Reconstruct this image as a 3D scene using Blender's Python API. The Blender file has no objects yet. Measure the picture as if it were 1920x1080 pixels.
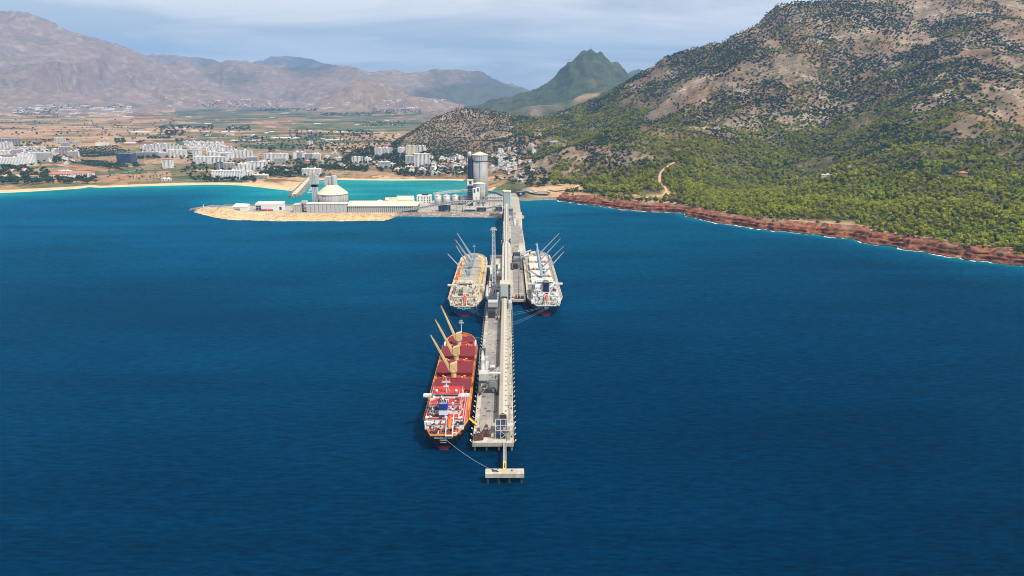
import bpy, math, random
import numpy as np
from mathutils import Vector, Matrix
random.seed(7); RNG = np.random.default_rng(7)
scene = bpy.context.scene
COL = scene.collection
R = math.radians

# ------------------------------------------------------------------ camera
F = 1280.0; PITCH = R(15.0); YAW = R(-0.4); H = 190.0
cam = bpy.data.cameras.new('camera'); camo = bpy.data.objects.new('camera', cam); COL.objects.link(camo)
cam.lens = 24; cam.sensor_width = 36; cam.clip_start = 1; cam.clip_end = 90000
camo.location = (0, 0, H); camo.rotation_euler = (R(90) - PITCH, 0, YAW)
scene.camera = camo

# ------------------------------------------------------------------ light
SUN_AZ, SUN_EL = R(52), R(56)           # from behind the viewer, to the right
SUN = Vector((math.sin(SUN_AZ) * math.cos(SUN_EL), -math.cos(SUN_AZ) * math.cos(SUN_EL), math.sin(SUN_EL)))
sl = bpy.data.lights.new('sun', 'SUN'); sl.energy = 5.0; sl.angle = R(0.53); sl.color = (1.0, 0.93, 0.83)
slo = bpy.data.objects.new('sun', sl); COL.objects.link(slo)
slo.rotation_euler = SUN.to_track_quat('Z', 'Y').to_euler()

world = bpy.data.worlds.new('World'); scene.world = world; world.use_nodes = True
def world_nodes():
    nt = world.node_tree; N = nt.nodes; L = nt.links; N.clear()
    out = N.new('ShaderNodeOutputWorld'); bg = N.new('ShaderNodeBackground'); bg.inputs['Strength'].default_value = 0.082
    sky = N.new('ShaderNodeTexSky'); sky.sky_type = 'NISHITA'; sky.sun_disc = False
    sky.sun_elevation = SUN_EL; sky.sun_rotation = math.atan2(SUN.x, SUN.y); sky.altitude = 190
    sky.air_density = 1.1; sky.dust_density = 2.0; sky.ozone_density = 3.0
    tc = N.new('ShaderNodeTexCoord'); sep = N.new('ShaderNodeSeparateXYZ'); L.new(tc.outputs['Generated'], sep.inputs[0])
    # a thin layer of cloud at one height: direction / sine of elevation
    mx = N.new('ShaderNodeMath'); mx.operation = 'MAXIMUM'; mx.inputs[1].default_value = 0.02; L.new(sep.outputs['Z'], mx.inputs[0])
    ad = N.new('ShaderNodeMath'); ad.inputs[1].default_value = 0.10; L.new(mx.outputs[0], ad.inputs[0])
    dx = N.new('ShaderNodeMath'); dx.operation = 'DIVIDE'; L.new(sep.outputs['X'], dx.inputs[0]); L.new(ad.outputs[0], dx.inputs[1])
    dy = N.new('ShaderNodeMath'); dy.operation = 'DIVIDE'; L.new(sep.outputs['Y'], dy.inputs[0]); L.new(ad.outputs[0], dy.inputs[1])
    cb = N.new('ShaderNodeCombineXYZ'); L.new(dx.outputs[0], cb.inputs[0]); L.new(dy.outputs[0], cb.inputs[1])
    mp = N.new('ShaderNodeMapping'); mp.inputs['Location'].default_value = (1.7, 5.3, 0); mp.inputs['Rotation'].default_value = (0, 0, R(12)); mp.inputs['Scale'].default_value = (0.5, 0.75, 1); L.new(cb.outputs[0], mp.inputs[0])
    n1 = N.new('ShaderNodeTexNoise'); n1.inputs['Scale'].default_value = 1.0; n1.inputs['Detail'].default_value = 9; n1.inputs['Roughness'].default_value = 0.55; n1.inputs['Distortion'].default_value = 0.5; L.new(mp.outputs[0], n1.inputs['Vector'])
    rp = N.new('ShaderNodeValToRGB'); rp.color_ramp.elements[0].position = 0.42; rp.color_ramp.elements[0].color = (0.56, 0.56, 0.56, 1); rp.color_ramp.elements[1].position = 0.60; rp.color_ramp.elements[1].color = (1, 1, 1, 1); L.new(n1.outputs['Fac'], rp.inputs[0])
    ml = N.new('ShaderNodeMath'); ml.operation = 'MULTIPLY'; ml.inputs[1].default_value = 0.8; L.new(rp.outputs[0], ml.inputs[0])
    mix = N.new('ShaderNodeMixRGB'); L.new(ml.outputs[0], mix.inputs[0]); L.new(sky.outputs[0], mix.inputs[1]); mix.inputs[2].default_value = (15.5, 14.4, 12.8, 1)
    L.new(mix.outputs[0], bg.inputs['Color']); L.new(bg.outputs[0], out.inputs['Surface'])
world_nodes()
scene.view_settings.view_transform = 'Standard'; scene.view_settings.look = 'None'
scene.view_settings.exposure = 0.22; scene.view_settings.gamma = 1.0
scene.render.engine = 'CYCLES'
scene.cycles.use_denoising = True; scene.cycles.filter_width = 1.0
scene.cycles.max_bounces = 5; scene.cycles.diffuse_bounces = 2; scene.cycles.glossy_bounces = 2; scene.cycles.transmission_bounces = 2
scene.cycles.volume_bounces = 0; scene.cycles.transparent_max_bounces = 8

# ------------------------------------------------------------------ measuring: pixel of the photograph -> place
cp, sp = math.cos(PITCH), math.sin(PITCH); cy_, sy_ = math.cos(YAW), math.sin(YAW)
def ray(px, py):
    u = (px - 960) / F; v = (540 - py) / F
    x = u; y = cp + v * sp; z = -sp + v * cp
    return cy_ * x - sy_ * y, sy_ * x + cy_ * y, z
def G(px, py, z=0.0):
    X, Y, Z = ray(px, py); t = (z - H) / Z
    return X * t, Y * t
def D(px, py, y):
    X, Y, Z = ray(px, py); t = y / Y
    return X * t, y, H + Z * t
def proj(x, y, z):
    X = cy_ * x + sy_ * y; Y = -sy_ * x + cy_ * y; z = z - H
    d = Y * cp - z * sp; v = Y * sp + z * cp
    return 960 + F * X / d, 540 - F * v / d

# ------------------------------------------------------------------ numpy noise
def _hash(ix, iy, seed):
    n = (ix.astype(np.int64) * 374761393 + iy.astype(np.int64) * 668265263 + seed * 1442695041) & 0x7fffffff
    n = ((n ^ (n >> 13)) * 1274126177) & 0x7fffffff
    n = (n ^ (n >> 16)) & 0xffff
    return n / 65535.0
def vnoise(x, y, seed=0):
    ix = np.floor(x); iy = np.floor(y); fx = x - ix; fy = y - iy
    fx = fx * fx * fx * (fx * (fx * 6 - 15) + 10); fy = fy * fy * fy * (fy * (fy * 6 - 15) + 10)
    a = _hash(ix, iy, seed); b = _hash(ix + 1, iy, seed); c = _hash(ix, iy + 1, seed); d = _hash(ix + 1, iy + 1, seed)
    return (a + (b - a) * fx) * (1 - fy) + (c + (d - c) * fx) * fy
def fbm(x, y, octv=4, seed=0, gain=0.5):
    s = 0; a = 1.0; tot = 0
    for o in range(octv):
        s = s + a * (vnoise(x, y, seed + o * 17) - 0.5); tot += a; a *= gain
        x, y = x * 1.93 * 0.8 + y * 1.93 * 0.6 + 3.1, -x * 1.93 * 0.6 + y * 1.93 * 0.8 + 7.7
    return s / tot * 2
def ridged(x, y, octv=4, seed=0):
    s = 0; a = 1.0; tot = 0
    for o in range(octv):
        s = s + a * (1 - np.abs(2 * vnoise(x, y, seed + o * 31) - 1)); tot += a; a *= 0.5
        x, y = x * 2.03 * 0.8 + y * 2.03 * 0.6 + 1.7, -x * 2.03 * 0.6 + y * 2.03 * 0.8 + 9.2
    return s / tot
def poly_dist(x, y, P, vals=None):
    """distance to polyline P [(x,y)], the value interpolated at the nearest point, the side"""
    best = np.full(x.shape, 1e18); bv = np.zeros(x.shape); bs = np.zeros(x.shape)
    for i in range(len(P) - 1):
        ax, ay = P[i]; bx, by = P[i + 1]; ex, ey = bx - ax, by - ay; l2 = ex * ex + ey * ey
        t = np.clip(((x - ax) * ex + (y - ay) * ey) / l2, 0, 1)
        dx = x - ax - t * ex; dy = y - ay - t * ey; d = dx * dx + dy * dy
        m = d < best; best = np.where(m, d, best)
        if vals is not None: bv = np.where(m, vals[i] + t * (vals[i + 1] - vals[i]), bv)
        bs = np.where(m, ex * (y - ay) - ey * (x - ax), bs)
    return np.sqrt(best), bv, bs
def inside(x, y, P):
    r = np.zeros(x.shape, bool); n = len(P)
    for i in range(n):
        ax, ay = P[i]; bx, by = P[(i + 1) % n]
        if ay == by: continue
        c = ((ay > y) != (by > y)) & (x < (bx - ax) * (y - ay) / (by - ay) + ax)
        r ^= c
    return r
def sstep(a, b, v):
    t = np.clip((v - a) / (b - a), 0, 1); return t * t * (3 - 2 * t)

# ------------------------------------------------------------------ the lie of the land
LEFT = [G(*p) for p in [(0, 362), (60, 359), (110, 356), (158, 353), (166, 350), (180, 352), (250, 349.5), (330, 347.5), (400, 346), (450, 347.5), (490, 351.5), (520, 355), (545, 358), (558, 357), (566, 350), (578, 341), (590, 337.5), (640, 337), (700, 338), (740, 338.5), (800, 338), (850, 338), (868, 339), (875, 345), (871, 352), (885, 357), (910, 358.5), (936, 359), (944, 366)]]
LEFT = [(-2600, 1380), (-1700, 1500)] + LEFT
SOUTH = [G(*p) for p in [(952, 374), (985, 376.5), (1012, 375), (1040, 374.5)]]
RIGHT = [G(*p) for p in [(1040, 374.5), (1075, 381), (1110, 385), (1150, 391), (1190, 395), (1240, 397), (1275, 400), (1300, 409), (1330, 415), (1370, 421), (1410, 429), (1450, 433), (1500, 437), (1545, 443), (1590, 446), (1625, 456), (1665, 462), (1700, 469), (1735, 472), (1775, 483), (1815, 489), (1850, 491), (1885, 496), (1920, 499)]]
RIGHT += [(700, 720), (800, 600), (950, 430), (1300, 120), (1900, -300)]
COAST = LEFT + SOUTH + RIGHT[1:]
LAND = COAST + [(30000, -300), (30000, 30000), (-30000, 30000), (-30000, 1380)]
def ridge(pts):
    P = [D(*p) for p in pts]; return [(a, b) for a, b, c in P], [c for a, b, c in P]
MAIN = ridge([(-600, 283, 2700), (300, 284, 2600), (500, 285, 2500), (640, 286, 2400), (740, 280, 2350), (772, 254, 2480), (800, 232, 2580), (850, 210, 2650), (880, 207, 2680), (920, 210, 2700), (960, 220, 2700), (1010, 224, 2720), (1060, 209, 2780), (1100, 194, 2800), (1150, 172, 2800), (1197, 141, 2750), (1251, 107, 2700), (1293, 97, 2660), (1352, 83, 2620), (1381, 67, 2600), (1421, 51, 2600), (1437, 28, 2600), (1458, 11, 2600), (1511, 6, 2600), (1564, 1, 2600), (1700, -12, 2600), (1900, -25, 2600), (2300, -25, 2600), (3000, 0, 2500)])
def mound_h(x, y, rg, w, pw, warp, wl, seed, base=0.0, d0=0.0):
    P, Z = rg
    d, zr, _ = poly_dist(x, y, P, Z)
    n = fbm(x / wl, y / wl, 5, seed)
    d = np.maximum(d - d0, 0) * (1 + warp * n)
    return base + (zr - base) * np.clip(1 - d / w, 0, 1) ** pw
FAR = [
 (ridge([(-700, 40, 8300), (-300, 10, 8300), (0, 23, 8500), (47, 25, 8500), (83, 35, 8500), (130, 56, 8500), (177, 71, 8600), (219, 82, 8700), (260, 100, 8700), (302, 126, 8600), (330, 160, 8400)]), 3300, 1.25, 0.45, 1400, 11, 120),
 (ridge([(150, 120, 12500), (271, 102, 12500), (312, 101, 12500), (360, 108, 12500), (401, 113, 12500), (470, 130, 12500)]), 3000, 1.2, 0.4, 1500, 12, 200),
 (ridge([(285, 150, 9000), (307, 131, 9000), (333, 114, 9000), (365, 122, 9000), (395, 150, 8900)]), 900, 1.1, 0.3, 700, 13, 130),
 (ridge([(370, 125, 9600), (417, 114, 9800), (453, 114, 9800), (484, 122, 9800), (541, 123, 9800), (590, 124, 9800), (625, 121, 9800), (656, 126, 9800), (693, 134, 9800), (734, 131, 10000), (765, 135, 10000), (812, 131, 10200), (859, 131, 10200), (906, 135, 10400), (927, 147, 10400), (963, 157, 10600), (995, 170, 10700), (1060, 185, 11000)]), 2300, 1.2, 0.45, 1000, 14, 140),
 (ridge([(420, 140, 15500), (479, 113, 15500), (521, 105, 15500), (541, 103, 15500), (568, 108, 15500), (599, 116, 15500), (700, 145, 15500)]), 3500, 1.1, 0.3, 1500, 15, 250),
 (ridge([(615, 196, 6600), (640, 172, 6800), (662, 153, 6900), (687, 144, 7000), (715, 155, 7000), (765, 178, 6900), (833, 188, 6800)]), 1000, 1.2, 0.35, 600, 16, 95),
 (ridge([(215, 190, 6900), (250, 166, 7300), (292, 157, 7500), (340, 160, 7500), (385, 168, 7500), (430, 185, 7400), (560, 190, 7600)]), 1100, 1.2, 0.4, 700, 17, 95),
 (ridge([(-200, 150, 6500), (0, 160, 6500), (90, 168, 6500), (150, 178, 6300), (210, 194, 6200)]), 1500, 1.3, 0.5, 900, 18, 85),
 (ridge([(880, 197, 5200), (925, 188, 5100), (960, 181, 5000), (1000, 165, 5000), (1040, 141, 5000), (1055, 127, 5000), (1066, 112, 5000), (1090, 98, 5000), (1110, 97, 5000), (1130, 104, 5000), (1150, 119, 5000), (1172, 133, 5000), (1200, 155, 5000), (1300, 190, 5000)]), 1250, 1.35, 0.3, 500, 19, 60),
 (ridge([(1150, 150, 9000), (1175, 136, 9000), (1196, 128, 9000), (1215, 131, 9000), (1300, 140, 9000), (1500, 140, 9000)]), 1800, 1.2, 0.3, 900, 20, 140),
 (ridge([(900, 214, 3900), (940, 205, 4000), (985, 200, 4050), (1040, 197, 4050), (1095, 176, 4100), (1150, 170, 4100), (1220, 160, 4100)]), 550, 1.2, 0.3, 300, 21, 60),
]
SPURS = [([(1335, 150, 2330), (1235, 208, 2030), (1150, 240, 1880), (1075, 268, 1790)], 34, 130),
         ([(1200, 215, 1980), (1175, 250, 1800), (1165, 275, 1700)], 22, 110),
         ([(1720, 50, 2350), (1600, 130, 2050), (1510, 200, 1800), (1440, 260, 1560), (1390, 320, 1350)], -38, 140),
         ([(1850, 70, 2250), (1790, 190, 1850), (1720, 300, 1450)], 26, 150),
         ([(1480, 90, 2350), (1400, 170, 2050), (1330, 230, 1800), (1290, 280, 1600)], 30, 140)]
SPURS = [([D(*p)[:2] for p in P], a, w) for P, a, w in SPURS]
def _dense(rg, step):
    P = np.array(rg[0]); Z = np.array(rg[1]); L = np.concatenate([[0], np.cumsum(np.hypot(*(P[1:] - P[:-1]).T))]); t = np.linspace(0, L[-1], int(L[-1] / step))
    return np.interp(t, L, P[:, 0]), np.interp(t, L, P[:, 1]), np.interp(t, L, Z)
MDX, MDY, MDZ = _dense(MAIN, 45.0)
def main_ridge(x, y):
    """distance to the ridge, its height blended from the near stretches, the side"""
    d, z0, side = poly_dist(x, y, MAIN[0], MAIN[1])
    sw = np.zeros(x.shape); sz = np.zeros(x.shape)
    for a, b, c in zip(MDX, MDY, MDZ):
        w = 1.0 / ((x - a) ** 2 + (y - b) ** 2 + 900.0); w = w * w; sw += w; sz += w * c
    return d, np.where(d < 60, z0 + (sz / sw - z0) * d / 60, sz / sw), side
def coast_dist(x, y):
    d, _, _ = poly_dist(x, y, COAST); return np.where(inside(x, y, LAND), d, -d)
def height(x, y, detail=True):
    x = np.asarray(x, float); y = np.asarray(y, float)
    s = coast_dist(x, y); sp_ = np.maximum(s, 0)
    dR, _, _ = poly_dist(x, y, RIGHT)
    right = dR <= sp_ + 1.0                                    # nearest shore is the rocky one
    zp = 2.2 * (1 - np.exp(-sp_ / 22)) + np.interp(sp_, [0, 100, 500, 1800, 3300, 6300, 10000, 16000], [0, 1, 4, 36, 75, 148, 215, 300])
    zp = zp + fbm(x / 500, y / 500, 3, 3) * np.clip(sp_ / 600, 0, 1) * 3.0
    # the mountain over the cape and the stony hill behind the village
    d, zr, side = main_ridge(x, y)
    front = side < 0
    wl = fbm(x / 420, y / 420, 4, 41)
    dd = d * (1 + 0.18 * wl)
    t = sp_ / (sp_ + dd + 1)
    g = 0.22 * t + 0.78 * t ** 2.1
    zf = zr * g
    zb = zr - 0.42 * dd
    rel = np.clip(t * (1 - t) * 4, 0, 1)
    zm = np.where(front, zf, zb)
    on = sstep(0, 120, zr - 20) * np.where(front, 1, 1)
    for P, a, w in SPURS:
        ds, _, _ = poly_dist(x, y, P); zm = zm + a * np.exp(-(ds / w) ** 2) * np.clip(sp_ / 300, 0, 1)
    zm = zm + rel * on * ((ridged(x / 300, y / 300, 4, 51) - 0.5) * 78 + (ridged(x / 95, y / 95, 3, 52) - 0.55) * 16)
    z = np.maximum(zp, np.where(zr > 22, zm + np.where(front, np.minimum(zp, 8), 0), 0))
    for rg, w, pw, warp, wl_, seed, base in FAR:
        P = rg[0]
        zz = mound_h(x, y, rg, w, pw, warp, wl_, seed, 0)
        zz = zz + (ridged(x / (wl_ * 0.45), y / (wl_ * 0.45), 5, seed + 100) - 0.62) * np.clip(zz - base, 0, 400) * (0.30 if seed == 19 else 0.24)
        z = np.maximum(z, zz)
    if detail:
        hill = np.clip((z - zp) / 30, 0, 1)
        z = z + hill * (fbm(x / 60, y / 60, 4, 61) * 7 + (ridged(x / 25, y / 25, 3, 62) - 0.6) * 4.5 * np.clip(1.4 - np.hypot(x, y) / 6000, 0, 1))
    # shores: the ground dips under the beach and the cliff strips built on it
    wR = sstep(200, 0, dR - sp_) * np.clip(1.0, 0, 1)
    zl = np.minimum(z, np.interp(s, [-20, 0, 20, 60, 62], [-4, -1.6, 0.6, 40, 1e6]))
    zrr = z + 11 * wR * sstep(0, 26, s) * np.clip(1 - (s - 40) / 700, 0, 1)
    zc = np.interp(s, [-20, 0, 6, 12, 24, 40, 42], [-8, -6, -4, 3, 11, 40, 1e6])
    z = np.where(right, np.minimum(zrr, zc), np.minimum(zrr, np.interp(s, [-20, 0, 20, 60, 62], [-4, -1.6, 0.6, 40, 1e6])))
    return z
def height1(x, y): return float(height(np.array([x]), np.array([y]))[0])
_T = np.concatenate([np.linspace(1250, 3600, 500), np.linspace(3610, 9500, 400)])
_C = np.linspace(-0.95, 0.85, 420)                          # heights on a fan of sight lines, looked up below
_GX, _GY = np.meshgrid(_C, _T); _GZ = height((_GX * _GY).ravel(), _GY.ravel(), False).reshape(_GX.shape)
def ground_at(px, py):
    """where the sight line through a pixel meets the ground"""
    X, Y, Z = ray(px, py); k = X / Y; f = (k - _C[0]) / (_C[1] - _C[0]); i = int(min(max(f, 0), len(_C) - 2)); f -= i
    g = _GZ[:, i] * (1 - f) + _GZ[:, i + 1] * f; hz = H + Z / Y * _T
    m = np.nonzero(hz <= np.maximum(g, 0.3))[0]; j = m[0] if len(m) else len(_T) - 1
    return k * _T[j], _T[j], g[j]

# ------------------------------------------------------------------ materials
MATS = {}
def new_mat(name):
    m = bpy.data.materials.new(name); m.use_nodes = True; nt = m.node_tree
    b = nt.nodes['Principled BSDF']; return m, nt, b
def mat(name, col, rough=0.7, var=0.12, scale=0.6, metal=0.0, dirt=None, dirt_amt=0.35, spec=0.4, bump=0.0, streak=False):
    """a painted or bare surface: base colour with worn, uneven tone and optional dirt"""
    if name in MATS: return MATS[name]
    m, nt, b = new_mat(name); N = nt.nodes; L = nt.links
    tc = N.new('ShaderNodeTexCoord'); mp = N.new('ShaderNodeMapping'); L.new(tc.outputs['Object'], mp.inputs[0])
    if streak: mp.inputs['Scale'].default_value = (1, 1, 0.18)
    n = N.new('ShaderNodeTexNoise'); n.inputs['Scale'].default_value = scale; n.inputs['Detail'].default_value = 5; n.inputs['Roughness'].default_value = 0.65; L.new(mp.outputs[0], n.inputs['Vector'])
    rp = N.new('ShaderNodeValToRGB'); rp.color_ramp.elements[0].position = 0.3; rp.color_ramp.elements[1].position = 0.7
    rp.color_ramp.elements[0].color = (*[max(c * (1 - var * 1.5), 0) for c in col], 1); rp.color_ramp.elements[1].color = (*[min(c * (1 + var), 0.9) for c in col], 1)
    L.new(n.outputs['Fac'], rp.inputs[0]); src = rp.outputs[0]
    if dirt:
        n2 = N.new('ShaderNodeTexNoise'); n2.inputs['Scale'].default_value = scale * 0.35; n2.inputs['Detail'].default_value = 6; n2.inputs['Roughness'].default_value = 0.7; L.new(mp.outputs[0], n2.inputs['Vector'])
        r2 = N.new('ShaderNodeValToRGB'); r2.color_ramp.elements[0].position = 0.48; r2.color_ramp.elements[1].position = 0.72; r2.color_ramp.elements[1].color = (dirt_amt * 2,) * 3 + (1,); r2.color_ramp.elements[0].color = (0, 0, 0, 1)
        L.new(n2.outputs['Fac'], r2.inputs[0])
        mx = N.new('ShaderNodeMixRGB'); L.new(r2.outputs[0], mx.inputs[0]); L.new(src, mx.inputs[1]); mx.inputs[2].default_value = (*dirt, 1); src = mx.outputs[0]
    L.new(src, b.inputs['Base Color']); b.inputs['Roughness'].default_value = rough; b.inputs['Metallic'].default_value = metal
    b.inputs['Specular IOR Level'].default_value = spec
    if bump:
        bp = N.new('ShaderNodeBump'); bp.inputs['Strength'].default_value = bump; bp.inputs['Distance'].default_value = 0.2; L.new(n.outputs['Fac'], bp.inputs['Height']); L.new(bp.outputs[0], b.inputs['Normal'])
    MATS[name] = m; return m

# ------------------------------------------------------------------ mesh building
class MB:
    def __init__(s): s.v = []; s.f = []
    def add(s, vs, fs):
        o = len(s.v); s.v.extend([tuple(v) for v in vs]); s.f.extend([tuple(i + o for i in f) for f in fs]); return s
    def box(s, x0, x1, y0, y1, z0, z1):
        return s.add([(x0, y0, z0), (x1, y0, z0), (x1, y1, z0), (x0, y1, z0), (x0, y0, z1), (x1, y0, z1), (x1, y1, z1), (x0, y1, z1)],
                     [(3, 2, 1, 0), (4, 5, 6, 7), (0, 1, 5, 4), (1, 2, 6, 5), (2, 3, 7, 6), (3, 0, 4, 7)])
    def prism(s, poly, z0, z1):
        n = len(poly)
        z0s = z0 if hasattr(z0, '__len__') else [z0] * n; z1s = z1 if hasattr(z1, '__len__') else [z1] * n
        return s.add([(p[0], p[1], z) for p, z in zip(poly, z0s)] + [(p[0], p[1], z) for p, z in zip(poly, z1s)],
                     [tuple(range(n - 1, -1, -1)), tuple(range(n, 2 * n))] + [(i, (i + 1) % n, n + (i + 1) % n, n + i) for i in range(n)])
    def beam(s, p, q, w, h=None):
        h = h or w; p = Vector(p); q = Vector(q); d = (q - p).normalized()
        up = Vector((0, 0, 1)) if abs(d.z) < 0.95 else Vector((0, 1, 0))
        a = d.cross(up).normalized() * (w / 2); b = a.cross(d).normalized() * (h / 2)
        return s.add([p - a - b, p + a - b, p + a + b, p - a + b, q - a - b, q + a - b, q + a + b, q - a + b],
                     [(0, 1, 2, 3), (7, 6, 5, 4), (4, 5, 1, 0), (5, 6, 2, 1), (6, 7, 3, 2), (7, 4, 0, 3)])
    def taper(s, p, q, w0, h0, w1, h1):
        p = Vector(p); q = Vector(q); d = (q - p).normalized()
        up = Vector((0, 0, 1)) if abs(d.z) < 0.95 else Vector((0, 1, 0))
        a = d.cross(up).normalized(); b = a.cross(d).normalized()
        return s.add([p - a * w0 / 2 - b * h0 / 2, p + a * w0 / 2 - b * h0 / 2, p + a * w0 / 2 + b * h0 / 2, p - a * w0 / 2 + b * h0 / 2,
                      q - a * w1 / 2 - b * h1 / 2, q + a * w1 / 2 - b * h1 / 2, q + a * w1 / 2 + b * h1 / 2, q - a * w1 / 2 + b * h1 / 2],
                     [(0, 1, 2, 3), (7, 6, 5, 4), (4, 5, 1, 0), (5, 6, 2, 1), (6, 7, 3, 2), (7, 4, 0, 3)])
    def tube(s, p, q, r0, r1=None, n=8):
        r1 = r0 if r1 is None else r1; p = Vector(p); q = Vector(q); d = (q - p).normalized()
        up = Vector((0, 0, 1)) if abs(d.z) < 0.95 else Vector((0, 1, 0))
        a = d.cross(up).normalized(); b = a.cross(d).normalized(); vs = []
        for c, r in ((p, r0), (q, r1)):
            for i in range(n):
                t = 2 * math.pi * i / n; vs.append(c + a * (r * math.cos(t)) + b * (r * math.sin(t)))
        return s.add(vs, [(i, (i + 1) % n, n + (i + 1) % n, n + i) for i in range(n)] + [tuple(range(n - 1, -1, -1)), tuple(range(n, 2 * n))])
    def lathe(s, cx, cy, prof, n=24):
        vs = []; fs = []
        for r, z in prof:
            for i in range(n):
                t = 2 * math.pi * i / n; vs.append((cx + r * math.cos(t), cy + r * math.sin(t), z))
        for k in range(len(prof) - 1):
            for i in range(n):
                a = k * n + i; b = k * n + (i + 1) % n; fs.append((a, b, b + n, a + n))
        fs.append(tuple(range(n - 1, -1, -1))); fs.append(tuple(range((len(prof) - 1) * n, len(prof) * n)))
        return s.add(vs, fs)
    def rope(s, p, q, r, sag, n=10):
        p = Vector(p); q = Vector(q); prev = p
        for i in range(1, n + 1):
            t = i / n; c = p.lerp(q, t); c.z -= sag * 4 * t * (1 - t); s.tube(prev, c, r, r, 5); prev = c
        return s
    def mesh(s, name):
        me = bpy.data.meshes.new(name); me.from_pydata(s.v, [], s.f); me.update(); return me
    def build(s, name, m, parent=None, smooth=False, kind=None, label=None):
        if not s.v: return None
        me = s.mesh(name); me.materials.append(m)
        if smooth: me.polygons.foreach_set('use_smooth', [True] * len(me.polygons))
        return link(name, me, parent, kind, label)
def link(name, me, parent=None, kind=None, label=None):
    o = bpy.data.objects.new(name, me); COL.objects.link(o)
    if parent is not None: o.parent = parent
    if kind: o['kind'] = kind
    if label: o['label'] = label
    return o
def tag(o, label, cat, group=None):
    o['label'] = label; o['category'] = cat
    if group: o['group'] = group
    return o
def thing(name, label, cat, loc=(0, 0, 0), rz=0.0, group=None):
    o = bpy.data.objects.new(name, None); COL.objects.link(o); o.location = loc; o.rotation_euler = (0, 0, rz)
    o.empty_display_size = 2
    return tag(o, label, cat, group)
def copy_tree(o, parent=None):
    c = o.copy(); COL.objects.link(c); c.parent = parent
    for ch in list(o.children): copy_tree(ch, c)
    return c
def np_mesh(name, V, Q, attrs=None, smooth=True):
    me = bpy.data.meshes.new(name); nq = len(Q); k = Q.shape[1]
    me.vertices.add(len(V)); me.vertices.foreach_set('co', V.astype(np.float32).ravel())
    me.loops.add(nq * k); me.loops.foreach_set('vertex_index', Q.astype(np.int32).ravel())
    me.polygons.add(nq); me.polygons.foreach_set('loop_start', np.arange(0, nq * k, k, dtype=np.int32)); me.polygons.foreach_set('loop_total', np.full(nq, k, np.int32))
    me.update(); me.validate()
    if smooth: me.polygons.foreach_set('use_smooth', np.ones(len(me.polygons), bool))
    for nm, arr in (attrs or {}).items():
        if arr.ndim == 2:
            a = me.attributes.new(nm, 'FLOAT_COLOR', 'POINT'); a.data.foreach_set('color', arr.astype(np.float32).ravel())
        else:
            a = me.attributes.new(nm, 'FLOAT', 'POINT'); a.data.foreach_set('value', arr.astype(np.float32).ravel())
    return me
# ------------------------------------------------------------------ terrain
def nodes(nt):
    N = nt.nodes; L = nt.links
    def noise(vec, scale, detail=4, rough=0.6, dist=0.0):
        n = N.new('ShaderNodeTexNoise'); n.inputs['Scale'].default_value = scale; n.inputs['Detail'].default_value = detail; n.inputs['Roughness'].default_value = rough; n.inputs['Distortion'].default_value = dist
        L.new(vec, n.inputs['Vector']); return n.outputs['Fac']
    def ramp(fac, stops, interp='LINEAR'):
        r = N.new('ShaderNodeValToRGB'); e = r.color_ramp.elements; r.color_ramp.interpolation = interp
        while len(e) < len(stops): e.new(0.5)
        for el, (p, c) in zip(e, stops):
            el.position = p; el.color = (*c, 1) if hasattr(c, '__len__') else (c, c, c, 1)
        L.new(fac, r.inputs[0]); return r.outputs[0]
    def mix(fac, a, b, mode='MIX'):
        m = N.new('ShaderNodeMixRGB'); m.blend_type = mode
        for i, v in ((0, fac), (1, a), (2, b)):
            if hasattr(v, 'links'): L.new(v, m.inputs[i])
            elif i == 0: m.inputs[0].default_value = v
            else: m.inputs[i].default_value = (*v, 1)
        return m.outputs[0]
    def math_(op, a, b=0.0):
        m = N.new('ShaderNodeMath'); m.operation = op
        for i, v in ((0, a), (1, b)):
            if hasattr(v, 'links'): L.new(v, m.inputs[i])
            else: m.inputs[i].default_value = v
        return m.outputs[0]
    def mapping(vec, loc=(0, 0, 0), rot=(0, 0, 0), sc=(1, 1, 1)):
        m = N.new('ShaderNodeMapping'); m.inputs['Location'].default_value = loc; m.inputs['Rotation'].default_value = rot; m.inputs['Scale'].default_value = sc; L.new(vec, m.inputs[0]); return m.outputs[0]
    def attr(name, out='Fac'):
        a = N.new('ShaderNodeAttribute'); a.attribute_name = name; return a.outputs[out]
    return noise, ramp, mix, math_, mapping, attr

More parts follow.
